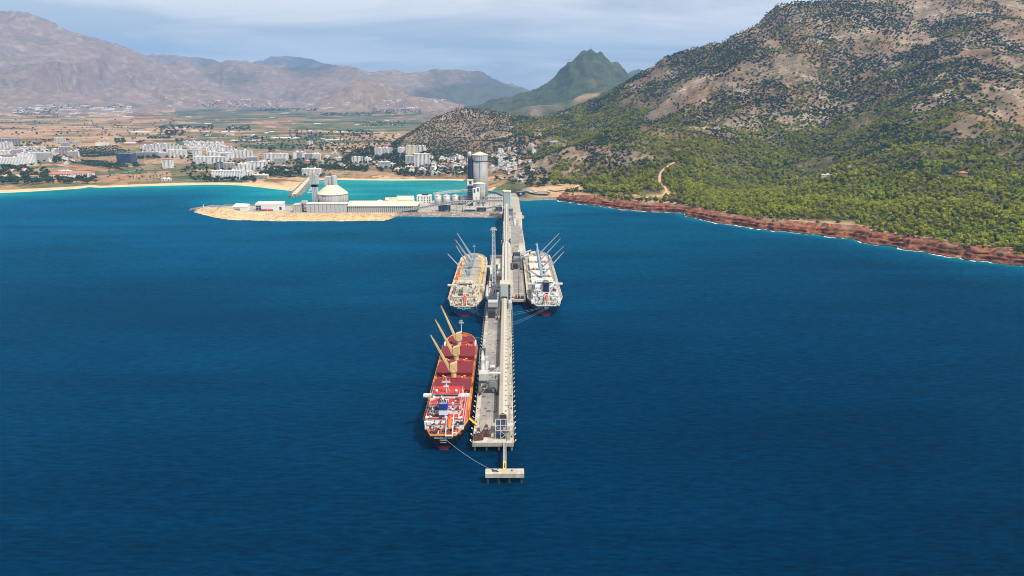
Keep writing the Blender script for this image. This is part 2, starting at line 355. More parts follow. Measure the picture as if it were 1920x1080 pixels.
def terrain_mat():
    m, nt, b = new_mat('land'); N = nt.nodes; L = nt.links
    noise, ramp, mix, math_, mapping, attr = nodes(nt)
    g = N.new('ShaderNodeNewGeometry'); P = g.outputs['Position']
    Pf = mapping(P, sc=(1, 1, 0))
    # ---- fields of the plain: parcels with their own crop
    wob = N.new('ShaderNodeVectorMath'); wob.operation = 'ADD'; L.new(mapping(Pf, rot=(0, 0, R(-17)), sc=(1 / 190, 1 / 120, 1)), wob.inputs[0])
    wn = N.new('ShaderNodeTexNoise'); wn.inputs['Scale'].default_value = 0.004; L.new(Pf, wn.inputs['Vector'])
    sc_ = N.new('ShaderNodeVectorMath'); sc_.operation = 'SCALE'; sc_.inputs['Scale'].default_value = 0.7; L.new(wn.outputs['Color'], sc_.inputs[0]); L.new(sc_.outputs[0], wob.inputs[1])
    vo = N.new('ShaderNodeTexVoronoi'); vo.distance = 'CHEBYCHEV'; vo.inputs['Scale'].default_value = 1.0; L.new(wob.outputs[0], vo.inputs['Vector'])
    sep = N.new('ShaderNodeSeparateColor'); L.new(vo.outputs['Color'], sep.inputs[0])
    gz = attr('greenness')
    k = math_('ADD', math_('MULTIPLY', sep.outputs[0], 0.62), math_('MULTIPLY', gz, 0.52))
    parcel = ramp(k, [(0.0, (0.42, 0.25, 0.13)), (0.13, (0.33, 0.18, 0.095)), (0.24, (0.44, 0.29, 0.165)), (0.33, (0.21, 0.125, 0.07)), (0.40, (0.30, 0.20, 0.11)), (0.50, (0.16, 0.135, 0.065)), (0.57, (0.085, 0.105, 0.04)), (0.66, (0.14, 0.135, 0.06)), (0.74, (0.055, 0.085, 0.035)), (0.86, (0.10, 0.13, 0.045)), (0.95, (0.05, 0.075, 0.03))], 'CONSTANT')
    sepp = N.new('ShaderNodeSeparateColor'); L.new(vo.outputs['Color'], sepp.inputs[0])
    fine = noise(Pf, 0.02, 6, 0.7); parcel = mix(0.5, parcel, mix(1.0, parcel, ramp(fine, [(0.3, 0.45), (0.7, 1.5)]), 'MULTIPLY'))
    furrow = noise(mapping(Pf, rot=(0, 0, R(-17)), sc=(0.004, 0.06, 1)), 1.0, 3); parcel = mix(0.35, parcel, mix(1.0, parcel, ramp(furrow, [(0.35, 0.6), (0.65, 1.3)]), 'MULTIPLY'))
    # scattered bushes and rough ground
    bush = ramp(noise(Pf, 0.035, 5, 0.75), [(0.53, 0.0), (0.58, 1.0)]); parcel = mix(math_('MULTIPLY', bush, 0.75), parcel, (0.06, 0.07, 0.032))
    # ---- stony slopes: pale limestone, red soil, low scrub
    rk = noise(P, 0.012, 7, 0.68); rock = ramp(rk, [(0.34, (0.13, 0.088, 0.060)), (0.5, (0.26, 0.185, 0.125)), (0.64, (0.47, 0.375, 0.275))])
    soil = ramp(noise(Pf, 0.006, 5, 0.6), [(0.48, 0.0), (0.62, 0.8)]); rock = mix(soil, rock, (0.30, 0.165, 0.095))
    strata = N.new('ShaderNodeTexWave'); strata.wave_type = 'BANDS'; strata.bands_direction = 'Z'; strata.inputs['Scale'].default_value = 0.035; strata.inputs['Distortion'].default_value = 5; strata.inputs['Detail'].default_value = 4; strata.inputs['Detail Scale'].default_value = 0.3; L.new(mapping(P, rot=(R(8), R(14), 0)), strata.inputs['Vector'])
    rock = mix(ramp(strata.outputs['Fac'], [(0.0, 0.45), (0.35, 0.0)]), rock, (0.13, 0.105, 0.09))
    rock = mix(math_('MULTIPLY', attr('far'), 0.42), rock, (0.29, 0.215, 0.175))  # distant rock faded towards one tone, painting in haze
    scrub = ramp(noise(P, 0.055, 6, 0.8), [(0.44, 0.0), (0.54, 1.0)])
    scrub2 = ramp(noise(P, 0.0022, 5, 0.62), [(0.42, 0.25), (0.62, 1.0)])
    rock_f = mix(math_('MULTIPLY', math_('MULTIPLY', scrub, scrub2), attr('scrub')), rock, (0.045, 0.058, 0.03))
    wooded = mix(ramp(noise(P, 0.02, 6, 0.75), [(0.4, 0.0), (0.6, 1.0)]), (0.035, 0.05, 0.024), (0.075, 0.09, 0.04))
    rock_f = mix(attr('wood'), rock_f, wooded)
    col = mix(attr('hill'), parcel, rock_f)
    # ---- pine floor: needles, earth, pale rock; undergrowth and tree shadow painted dark
    floor = ramp(noise(P, 0.045, 6, 0.72), [(0.35, (0.05, 0.055, 0.022)), (0.55, (0.10, 0.09, 0.04)), (0.68, (0.30, 0.19, 0.11)), (0.8, (0.38, 0.28, 0.19))])
    col = mix(attr('pinefloor'), col, floor)
    earth = ramp(noise(P, 0.06, 6, 0.7), [(0.3, (0.38, 0.225, 0.115)), (0.5, (0.50, 0.335, 0.18)), (0.7, (0.57, 0.43, 0.27))])
    col = mix(attr('earth'), col, earth)
    L.new(col, b.inputs['Base Color']); b.inputs['Roughness'].default_value = 0.95; b.inputs['Specular IOR Level'].default_value = 0.1
    bp = N.new('ShaderNodeBump'); bp.inputs['Strength'].default_value = 0.9; bp.inputs['Distance'].default_value = 5.0
    L.new(math_('MULTIPLY', noise(P, 0.05, 8, 0.75), attr('hill')), bp.inputs['Height']); L.new(bp.outputs[0], b.inputs['Normal'])
    return m

EARTH = [([(1020, 355), (1060, 350), (1085, 347), (1080, 357), (1040, 362), (1005, 360)], 16), ([(1180, 368), (1215, 372), (1250, 368), (1255, 362)], 12)]
def build_terrain():
    na, nr = 780, 640
    th = np.linspace(R(-47), R(46), na); r = np.exp(np.linspace(math.log(640), math.log(18500), nr))
    A, Rr = np.meshgrid(th, r); x = (np.sin(A) * Rr).ravel(); y = (np.cos(A) * Rr).ravel()
    z = height(x, y)
    s = coast_dist(x, y)
    idx = np.arange(na * nr).reshape(nr, na)
    Q = np.stack([idx[:-1, :-1], idx[:-1, 1:], idx[1:, 1:], idx[1:, :-1]], -1).reshape(-1, 4)
    keep = (s[Q] > -14).any(1)
    Q = Q[keep]
    px, py = proj(x, y, z)
    # what grows or lies where
    sp_ = np.maximum(s, 0)
    zp = 2.2 + np.interp(sp_, [0, 100, 500, 1800, 3300, 6300, 10000, 16000], [0, 1, 4, 36, 75, 148, 215, 300])
    dm, zr, side = main_ridge(x, y)
    dR, _, _ = poly_dist(x, y, RIGHT)
    cape = (x > 60) & (y < 3400) | ((x > 0.02 * y) & (y < 3300))
    hill = np.clip((z - zp - 6) / 22, 0, 1)
    hill = np.maximum(hill, sstep(-20, 120, x - 40 + (y - 1400) * -0.02) * (y < 3300))
    hill = np.maximum(hill, sstep(-1, 1, fbm(x / 300, y / 300, 3, 5) * 0.4 + (zr - 24) / 25) * (dm < 420) * (y < 3300) * sstep(-520, -330, x))
    lush = sstep(0.30, 0.62, grid_at(PINE, px, py) / 9.0 + fbm(x / 90, y / 90, 3, 9) * 0.12) * (y < 2900) * (x > 0)
    scrub = np.where(y > 5600, 0.5, np.where(y > 3300, 0.85, 0.75))
    wood = sstep(0.0, 0.35, fbm(x / 700, y / 700, 4, 71) + 0.12) * sstep(1500, 3000, x + 5000 * (y > 3300)) * 0
    midp = (y > 3300) & (x > -0.06 * y) & (x < 0.25 * y)
    wood = np.where(midp, 0.95 * sstep(-0.45, 0.05, fbm(x / 200, y / 200, 4, 72) + 0.34 - 0.35 * sstep(400, 560, z)), 0.0)
    rng = (y > 8500) & (px > 380)
    wood = np.where(rng, 0.75 * sstep(-0.4, 0.3, fbm(x / 900, y / 900, 4, 73) + (px - 620) / 900), wood)
    green = 0.08 + 0.66 * sstep(-0.15, 0.45, fbm(x / 520, y / 420, 3, 75) + 0.10) * np.clip(0.45 + (px - 300) / 500, 0.25, 1.1)
    green = np.where(py < 222, np.maximum(green, 0.55 * (px > 330)), green)
    green = np.maximum(green, 0.8 * ((np.abs(px - 195) < 75) & (np.abs(py - 296) < 15)))
    green = np.where((py > 232) & (py < 290) & (px < 330) & (px > -100) & (np.abs(py - 296) > 18), green * 0.25, green)
    earth = np.zeros_like(x)
    for pts, w in EARTH:
        P = [ground_at(*p)[:2] for p in pts]
        d, _, _ = poly_dist(x, y, P); earth = np.maximum(earth, np.exp(-(d / w) ** 2 * (1 + 0.8 * fbm(x / 20, y / 20, 3, 81))))
    d, _, _ = poly_dist(x, y, [D(1080, 181, 4080)[:2], D(1100, 177, 4080)[:2], D(1118, 178, 4080)[:2]]); earth = np.maximum(earth, 0.6 * np.exp(-(d / 20) ** 2))
    spit = (px > 455) & (px < 585) & (s < 75) & (s > 0) & (y < 1750); earth = np.where(spit, np.maximum(earth, sstep(75, 45, s + 14 * fbm(x / 30, y / 30, 3, 85))), earth)
    earth = np.maximum(earth, sstep(60, 25, dR) * 0.75 * (s > -10) * (x > 60))
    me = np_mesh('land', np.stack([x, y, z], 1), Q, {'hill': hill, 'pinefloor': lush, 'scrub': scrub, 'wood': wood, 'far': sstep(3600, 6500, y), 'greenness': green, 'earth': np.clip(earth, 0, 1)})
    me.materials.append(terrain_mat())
    o = link('land', me, kind='structure'); o['label'] = 'coastal plain with fields rising to stony hills and hazy mountains'
    return o

# how thickly pines and scrub stand, read off the photograph (rows: height in the picture, columns: across)
GX = [950, 1050, 1150, 1250, 1350, 1450, 1550, 1650, 1750, 1850, 1950]; GY = [0, 50, 100, 150, 200, 250, 300, 350, 400, 450, 480]
PINE = np.array([[0,0,0,0,0,0,0,0,0,0,0],[0,0,0,0,0,1,1,1,1,1,1],[0,0,0,0,0,0,0,1,1,1,1],[0,0,0,0,0,0,1,2,1,1,1],[0,2,5,4,0,1,3,4,3,2,1],[0,5,6,4,2,3,5,5,4,4,3],[0,1,2,6,6,6,6,5,6,5,5],[0,5,8,8,9,9,9,8,8,8,8],[0,0,1,2,7,9,9,9,9,9,9],[0,0,0,0,0,0,0,5,9,9,9],[0,0,0,0,0,0,0,0,4,9,9]], float)
SCRUB = np.array([[0,0,0,0,3,4,6,6,5,5,5],[0,0,0,3,6,6,6,7,6,5,5],[0,0,3,6,4,3,4,8,7,4,3],[2,3,5,3,3,3,4,9,7,3,3],[6,7,6,4,3,4,7,9,6,4,4],[6,7,7,4,5,6,7,6,5,4,4],[5,7,7,5,4,4,4,5,4,5,4],[3,4,3,2,1,2,2,2,2,2,2],[0,2,2,2,1,1,1,1,1,1,1],[0,0,0,0,0,0,0,1,1,1,1],[0,0,0,0,0,0,0,0,1,1,1]], float)
def grid_at(T, px, py):
    fx = np.interp(np.clip(px, 700, 2100), [GX[0] - 250] + GX, np.arange(-1, len(GX))); fx = np.clip(fx, 0, len(GX) - 1.001)
    fy = np.clip(np.interp(py, GY, np.arange(len(GY))), 0, len(GY) - 1.001)
    ix = fx.astype(int); iy = fy.astype(int); a = fx - ix; b = fy - iy
    return (T[iy, ix] * (1 - a) + T[iy, ix + 1] * a) * (1 - b) + (T[iy + 1, ix] * (1 - a) + T[iy + 1, ix + 1] * a) * b

build_terrain()

# ------------------------------------------------------------------ sea
def sea_mat():
    m, nt, b = new_mat('sea_water'); N = nt.nodes; L = nt.links
    noise, ramp, mix, math_, mapping, attr = nodes(nt)
    P = N.new('ShaderNodeNewGeometry').outputs['Position']
    sh = math_('ADD', attr('shallow_tone'), math_('MULTIPLY', math_('SUBTRACT', noise(mapping(P, sc=(0.5, 1, 1)), 0.006, 4), 0.5), 0.10))
    col = ramp(sh, [(0.0, (0.0, 0.0125, 0.038)), (0.12, (0.0, 0.023, 0.064)), (0.27, (0.0004, 0.055, 0.118)), (0.5, (0.002, 0.115, 0.165)), (0.75, (0.010, 0.185, 0.20)), (1.0, (0.05, 0.27, 0.25))])
    patch = noise(mapping(P, sc=(0.35, 1, 1)), 0.010, 4, 0.6)
    col = mix(0.6, col, mix(1.0, col, ramp(patch, [(0.3, 0.72), (0.7, 1.28)]), 'MULTIPLY'))
    L.new(col, b.inputs['Base Color']); b.inputs['Roughness'].default_value = 1.0; b.inputs['Specular IOR Level'].default_value = 0.0
    lane = noise(mapping(P, rot=(0, 0, R(-6)), sc=(0.0016, 0.009, 1)), 1.0, 5, 0.6, 0.8)
    col = mix(0.7, col, mix(1.0, col, ramp(lane, [(0.36, 0.78), (0.64, 1.24)]), 'MULTIPLY'))
    ripple_shade = noise(mapping(P, rot=(0, 0, R(9)), sc=(0.10, 0.42, 1)), 1.0, 5, 0.7, 0.3)
    L.new(mix(0.8, col, mix(1.0, col, ramp(ripple_shade, [(0.36, 0.58), (0.64, 1.46)]), 'MULTIPLY')), b.inputs['Base Color'])  # light and shade of ripple facets painted into the base colour
    w1 = noise(mapping(P, rot=(0, 0, R(14)), sc=(0.14, 0.44, 1)), 1.0, 5, 0.62, 0.4)
    w2 = noise(mapping(P, rot=(0, 0, R(-8)), sc=(0.018, 0.05, 1)), 1.0, 3, 0.5)
    hgt = math_('ADD', w1, math_('MULTIPLY', w2, 1.2))
    bp = N.new('ShaderNodeBump'); bp.inputs['Strength'].default_value = 0.6; bp.inputs['Distance'].default_value = 2.2; L.new(hgt, bp.inputs['Height']); L.new(bp.outputs[0], b.inputs['Normal'])
    gl = N.new('ShaderNodeBsdfGlossy'); gl.inputs['Roughness'].default_value = 0.22; gl.inputs['Color'].default_value = (0.10, 0.55, 0.85, 1); L.new(bp.outputs[0], gl.inputs['Normal'])
    fr = N.new('ShaderNodeFresnel'); fr.inputs['IOR'].default_value = 1.33; L.new(bp.outputs[0], fr.inputs['Normal'])
    mx = N.new('ShaderNodeMixShader'); L.new(math_('MULTIPLY', fr.outputs[0], 0.27), mx.inputs[0]); L.new(b.outputs[0], mx.inputs[1]); L.new(gl.outputs[0], mx.inputs[2])
    L.new(mx.outputs[0], N['Material Output'].inputs['Surface'])
    return m
def build_sea():
    xs = np.concatenate([[-9000, -6000, -4000, -3000, -2300], np.arange(-1800, 1001, 9.0), [1300, 1700, 2500, 4000, 6500, 9000]])
    ys = np.concatenate([[-5000, -2500, -1000, -400], np.arange(0, 800, 25.0), np.arange(800, 1850, 8.0), [1900, 2000]])
    X, Y = np.meshgrid(xs, ys); x = X.ravel(); y = Y.ravel()
    dL, _, _ = poly_dist(x, y, LEFT); dR, _, _ = poly_dist(x, y, RIGHT); dS, _, _ = poly_dist(x, y, SOUTH)
    bwk = [(-575, 1275), (-470, 1190), (-280, 1175), (-200, 1190), (0, 1205)]
    dB, _, sB = poly_dist(x, y, bwk)
    inb = sstep(-40, 90, np.where((sB > 0), dB, -dB)) * sstep(1190, 1260, y) * sstep(-800, -520, x) * (x < 20)
    sh = inb * (0.50 + 0.26 * np.exp(-dL / 160) + sstep(-560, -430, x) * (0.14 + 0.12 * fbm(x / 120, y / 60, 3, 92)))
    open_ = 0.80 * np.exp(-dL / 210) * sstep(900, 1300, y)
    sh = np.maximum(sh, open_)
    sh = np.maximum(sh, 0.60 * np.exp(-(dR / 32)) * (x > 40)); sh = np.maximum(sh, 0.30 * np.exp(-(dR / 190)) * (x > 40))
    sh = np.maximum(sh, 0.45 * np.exp(-dS / 45)); sh = np.maximum(sh, 0.42 * np.exp(-dB / 26))
    sh = np.maximum(sh, 0.015 + 0.115 * sstep(180, 620, y - 0.25 * x) + 0.14 * sstep(560, 1250, y) * (1 - 0.35 * sstep(0, 500, x)))  # open-water tone: darker at the near edge and on the right
    idx = np.arange(len(x)).reshape(len(ys), len(xs))
    Q = np.stack([idx[:-1, :-1], idx[:-1, 1:], idx[1:, 1:], idx[1:, :-1]], -1).reshape(-1, 4)
    me = np_mesh('sea', np.stack([x, y, x * 0], 1), Q, {'shallow_tone': np.clip(sh, 0, 1)}, smooth=False); me.materials.append(sea_mat())
    o = link('sea', me, kind='structure'); o['label'] = 'deep blue sea turning turquoise inside the bay'
build_sea()

# ------------------------------------------------------------------ shore strips
def resample(P, step):
    P = np.array(P, float); seg = np.hypot(*(P[1:] - P[:-1]).T); L = np.concatenate([[0], np.cumsum(seg)])
    n = int(L[-1] / step); t = np.linspace(0, L[-1], n)
    return np.stack([np.interp(t, L, P[:, 0]), np.interp(t, L, P[:, 1])], 1), t
def smooth_line(Q, k):
    for _ in range(k):
        q = Q.copy(); q[1:-1] = (Q[:-2] + 2 * Q[1:-1] + Q[2:]) / 4; Q = q
    return Q
def shore_frame(P, step, k=6):
    Q, t = resample(P, step); Q = smooth_line(Q, k)
    T = np.gradient(Q, axis=0); T /= np.linalg.norm(T, axis=1)[:, None]
    return Q, t, np.stack([-T[:, 1], T[:, 0]], 1)            # left of travel = inland
def strip_mesh(name, Q, Nn, offs, zs):
    """offs, zs: arrays (rows, n)"""
    k, n = offs.shape
    x = Q[:, 0][None] + Nn[:, 0][None] * offs; y = Q[:, 1][None] + Nn[:, 1][None] * offs
    V = np.stack([x.ravel(), y.ravel(), zs.ravel()], 1)
    idx = np.arange(k * n).reshape(k, n)
    F4 = np.stack([idx[:-1, :-1], idx[:-1, 1:], idx[1:, 1:], idx[1:, :-1]], -1).reshape(-1, 4)
    return np_mesh(name, V, F4, smooth=False)
def cliff_mat():
    m, nt, b = new_mat('red_rock'); N = nt.nodes; L = nt.links
    noise, ramp, mix, math_, mapping, attr = nodes(nt)
    P = N.new('ShaderNodeNewGeometry').outputs['Position']
    a = noise(P, 0.16, 7, 0.7); col = ramp(a, [(0.28, (0.050, 0.022, 0.016)), (0.45, (0.16, 0.058, 0.032)), (0.58, (0.28, 0.108, 0.056)), (0.75, (0.42, 0.24, 0.15))])
    st = noise(mapping(P, sc=(0.02, 0.02, 0.9)), 1.0, 4, 0.6, 0.6); col = mix(0.55, col, mix(1.0, col, ramp(st, [(0.35, 0.35), (0.6, 1.35)]), 'MULTIPLY'))
    sep = N.new('ShaderNodeSeparateXYZ'); L.new(P, sep.inputs[0])
    wet = ramp(math_('ADD', math_('MULTIPLY', sep.outputs['Z'], 0.2), math_('MULTIPLY', math_('SUBTRACT', noise(P, 0.1, 4), 0.5), 0.5)), [(0.1, 1.0), (0.42, 0.0)])
    col = mix(math_('MULTIPLY', wet, 0.85), col, (0.03, 0.022, 0.02))
    gr = ramp(noise(P, 0.035, 5, 0.7), [(0.5, 0.0), (0.62, 1.0)]); top = ramp(math_('MULTIPLY', sep.outputs['Z'], 0.08), [(0.72, 0.0), (0.95, 1.0)])
    col = mix(math_('MULTIPLY', gr, top), col, (0.24, 0.175, 0.12))
    L.new(col, b.inputs['Base Color']); b.inputs['Roughness'].default_value = 0.9; b.inputs['Specular IOR Level'].default_value = 0.15
    bp = N.new('ShaderNodeBump'); bp.inputs['Strength'].default_value = 0.8; bp.inputs['Distance'].default_value = 1.2; L.new(noise(P, 0.5, 6, 0.7), bp.inputs['Height']); L.new(bp.outputs[0], b.inputs['Normal'])
    return m
def build_shores():
    Q, t, Nn = shore_frame(RIGHT[:-2], 2.6, 5)
    n = len(t)
    prof = [(-7, -2.5), (-1, -0.6), (1.2, 0.9), (3.5, 1.8), (7, 2.4), (9.2, 4.4), (7.4, 6.6), (10.4, 7.8), (15.5, 8.9), (14.6, 11.6), (20, 13.2), (25, 14.0), (33, 15.0), (42, 15.8)]
    offs = np.zeros((len(prof), n)); zs = offs.copy()
    cape = fbm(t / 30, t * 0 + 2.2, 4, 101) * 11
    big = 0.8 + 0.5 * fbm(t / 90, t * 0 + 8.8, 3, 102)
    for k, (o, z) in enumerate(prof):
        w = 1.0 if 0 < k < len(prof) - 2 else 0.3
        offs[k] = o * (0.35 + 0.45 * np.clip(big, 0.4, 1.4)) + cape * (1 if k < len(prof) - 2 else 0.5) + w * (fbm(t / 9, t * 0 + k * 0.45, 3, 103) * 4.2 + fbm(t / 4.0, t * 0 + k * 1.1, 2, 104) * 2.2)
        zs[k] = z * 0.86 * np.clip(big + 0.15, 0.45, 1.3) + w * fbm(t / 12, t * 0 + k * 0.8, 3, 105) * (2.4 if z > 1.5 else 0.5)
    x = Q[:, 0] + Nn[:, 0] * offs[-1]; y = Q[:, 1] + Nn[:, 1] * offs[-1]; hh = height(x, y)
    zs[-1] = hh - 0.6; zs[-2] = np.maximum(hh * 0.97 + 0.6, zs[-4]); zs[-3] = np.minimum(zs[-3], zs[-2]) * 0.5 + zs[-3] * 0.5
    me = strip_mesh('sea_cliff', Q, Nn, offs, zs); me.materials.append(cliff_mat())
    o = link('sea_cliff', me, kind='structure'); o['label'] = 'low rust red rock cliff along the wooded shore'
    # broken white water at its foot
    offs2 = np.stack([offs[1] - 0.5 - np.clip(fbm(t / 9, t * 0 + 4.4, 5, 107, 0.65) * 9 - 0.6, -2.0, 7.5), offs[1] + .6, offs[1] + 1.8]); zs2 = np.stack([t * 0 + 0.10, t * 0 + 0.16, t * 0 + 0.22])
    me = strip_mesh('surf', Q, Nn, offs2, zs2)
    fm = mat('surf_foam', (0.72, 0.76, 0.76), 0.8, 0.25, 0.5); me.materials.append(fm)
    o = link('surf_foam', me, kind='stuff'); o['label'] = 'white surf breaking along the foot of the red cliff'; o['category'] = 'foam'
    # sand
    sand = mat('sand', (0.60, 0.455, 0.275), 0.95, 0.12, 0.05, dirt=(0.36, 0.26, 0.16), dirt_amt=0.3, spec=0.1)
    Q, t, Nn = shore_frame(LEFT[:-6], 6.0, 8)
    prof = [(-8, -0.9), (-1.5, -0.15), (1.5, 0.35), (7, 1.2), (16, 2.0), (1.0, 2.7)]
    px, _ = proj(Q[:, 0], Q[:, 1], Q[:, 0] * 0)
    wid = np.interp(px, [0, 160, 170, 300, 400, 470, 520, 560, 575, 600, 900], [34, 26, 16, 30, 24, 30, 32, 22, 12, 12, 12])
    offs = np.zeros((7, len(t))); zs = offs.copy()
    for k, (o, z) in enumerate([(-8, -0.9), (-1.5, -0.15), (1.5, 0.35), (7, 1.2), (0.6, 2.0), (0.85, 2.6), (1.0, 2.8)]):
        offs[k] = o if k < 4 else np.maximum(wid * o, 8 + k); zs[k] = z
        offs[k] += fbm(t / 60, t * 0 + k * .3, 3, 111) * 2.5
    x = Q[:, 0] + Nn[:, 0] * offs[-1]; y = Q[:, 1] + Nn[:, 1] * offs[-1]; zs[-1] = height(x, y) + 0.25; zs[-2] = np.maximum(zs[-2], height(Q[:, 0] + Nn[:, 0] * offs[-2], Q[:, 1] + Nn[:, 1] * offs[-2]) + 0.5); zs[-3] = np.maximum(zs[-3], height(Q[:, 0] + Nn[:, 0] * offs[-3], Q[:, 1] + Nn[:, 1] * offs[-3]) + 0.5)
    me = strip_mesh('beach', Q, Nn, offs, zs); me.materials.append(sand)
    o = link('beach', me, kind='structure'); o['label'] = 'long sandy beach in front of the resort and town'
    # rubble bank between quay and cape
    Q, t, Nn = shore_frame([LEFT[-2], LEFT[-1]] + SOUTH + RIGHT[1:2], 3.0, 2)
    offs = np.stack([t * 0 + o + fbm(t / 5, t * 0 + o, 3, 121) * 1.6 for o in (-7, -1, 3, 7, 12, 20)]); zs = np.stack([t * 0 + z + fbm(t / 4, t * 0 + z, 2, 122) * 0.7 for z in (-2, 0.2, 2.0, 3.6, 4.4, 2.0)])
    me = strip_mesh('rubble_bank', Q, Nn, offs, zs); me.materials.append(mat('rubble', (0.22, 0.19, 0.165), 0.95, 0.5, 0.6, dirt=(0.09, 0.075, 0.065), dirt_amt=0.5, bump=0.8))
    o = link('rubble_bank', me, kind='structure'); o['label'] = 'grey rubble bank between the quay and the cape'
build_shores()
def ribbon(name, label, pts, width, m, lift=0.5, z=None, step=7.0):
    P = [ground_at(*p)[:2] for p in pts]; Q, t = resample(P, step); Q = smooth_line(Q, 3)
    T = np.gradient(Q, axis=0); T /= np.linalg.norm(T, axis=1)[:, None]; Nn = np.stack([-T[:, 1], T[:, 0]], 1)
    offs = np.stack([t * 0 + o for o in np.linspace(-width / 2, width / 2, 4)])
    offs = offs * (1 + 0.25 * fbm(t / 25, t * 0 + 1, 2, 131))
    x = Q[:, 0][None] + Nn[:, 0][None] * offs; y = Q[:, 1][None] + Nn[:, 1][None] * offs
    hz = height(x.ravel(), y.ravel()).reshape(x.shape); zs = np.maximum(hz, hz.mean(0)[None]) + lift
    me = strip_mesh(name, Q, Nn, offs, zs); me.materials.append(m)
    o = link(name, me, kind='structure'); o['label'] = label; return o
track = mat('track_earth', (0.50, 0.32, 0.17), 0.95, 0.2, 0.08, spec=0.1); road = mat('road_grey', (0.24, 0.22, 0.20), 0.9, 0.15, 0.1, spec=0.2)
ribbon('dirt_track', 'sandy dirt track winding up through the pines', [(1195, 372), (1225, 373), (1246, 368), (1250, 358), (1240, 350), (1236, 340), (1237, 330), (1243, 322), (1256, 314), (1266, 309), (1262, 302), (1256, 301)], 5.5, track, 1.0)
ribbon('dirt_track', 'sandy dirt track along the top of the cliff', [(1140, 365), (1165, 368), (1195, 372)], 6, track, 1.0)
ribbon('dirt_track', 'looping sandy track on the bare ground near the quay', [(1030, 361), (1050, 358), (1070, 355), (1086, 349), (1078, 346), (1060, 346), (1040, 349)], 9, track, 0.8)
ribbon('road', 'pale road running inland across the fields', [(612, 297), (628, 285), (640, 279), (626, 270), (612, 264)], 9, mat('road_pale', (0.42, 0.36, 0.29), 0.9, 0.15, 0.1), 0.5)
ribbon('road', 'grey road skirting the shore by the tower house', [(170, 338), (215, 327), (262, 319), (300, 318), (345, 312)], 9, road, 0.5)
ribbon('footpath', 'pale path climbing the stony hill behind the flats', [(797, 284), (803, 279), (808, 275)], 8, track, 1.0)
# ------------------------------------------------------------------ trees
def leaf_mat(name, c0, c1, trans=0.0):
    m, nt, b = new_mat(name); N = nt.nodes; L = nt.links
    noise, ramp, mix, math_, mapping, attr = nodes(nt)
    oi = N.new('ShaderNodeObjectInfo'); tc = N.new('ShaderNodeTexCoord')
    a = ramp(noise(tc.outputs['Object'], 0.9, 3), [(0.3, 0.0), (0.7, 1.0)])
    col = mix(a, c0, c1)
    pn = noise(oi.outputs['Location'], 0.011, 4, 0.65)
    v = math_('ADD', math_('ADD', 0.62, math_('MULTIPLY', oi.outputs['Random'], 0.5)), math_('MULTIPLY', math_('SUBTRACT', pn, 0.5), 1.5))
    hsv = N.new('ShaderNodeHueSaturation'); L.new(v, hsv.inputs['Value']); L.new(col, hsv.inputs['Color'])
    hu = math_('ADD', math_('ADD', 0.485, math_('MULTIPLY', math_('SUBTRACT', noise(oi.outputs['Location'], 0.006, 3), 0.5), 0.06)), math_('MULTIPLY', math_('FRACT', math_('MULTIPLY', oi.outputs['Random'], 7.3)), 0.03)); L.new(hu, hsv.inputs['Hue'])
    L.new(hsv.outputs[0], b.inputs['Base Color']); b.inputs['Roughness'].default_value = 0.8; b.inputs['Specular IOR Level'].default_value = 0.15
    return m
PINE_M = leaf_mat('pine_needles', (0.13, 0.150, 0.008), (0.36, 0.375, 0.028))
SCRUB_M = leaf_mat('scrub_leaves', (0.030, 0.050, 0.018), (0.080, 0.105, 0.038))
BROAD_M = leaf_mat('broad_leaves', (0.020, 0.040, 0.016), (0.050, 0.085, 0.028))
PALM_M = leaf_mat('palm_leaves', (0.03, 0.05, 0.015), (0.08, 0.11, 0.035))
BARK = mat('bark', (0.13, 0.085, 0.055), 0.95, 0.3, 2.0)
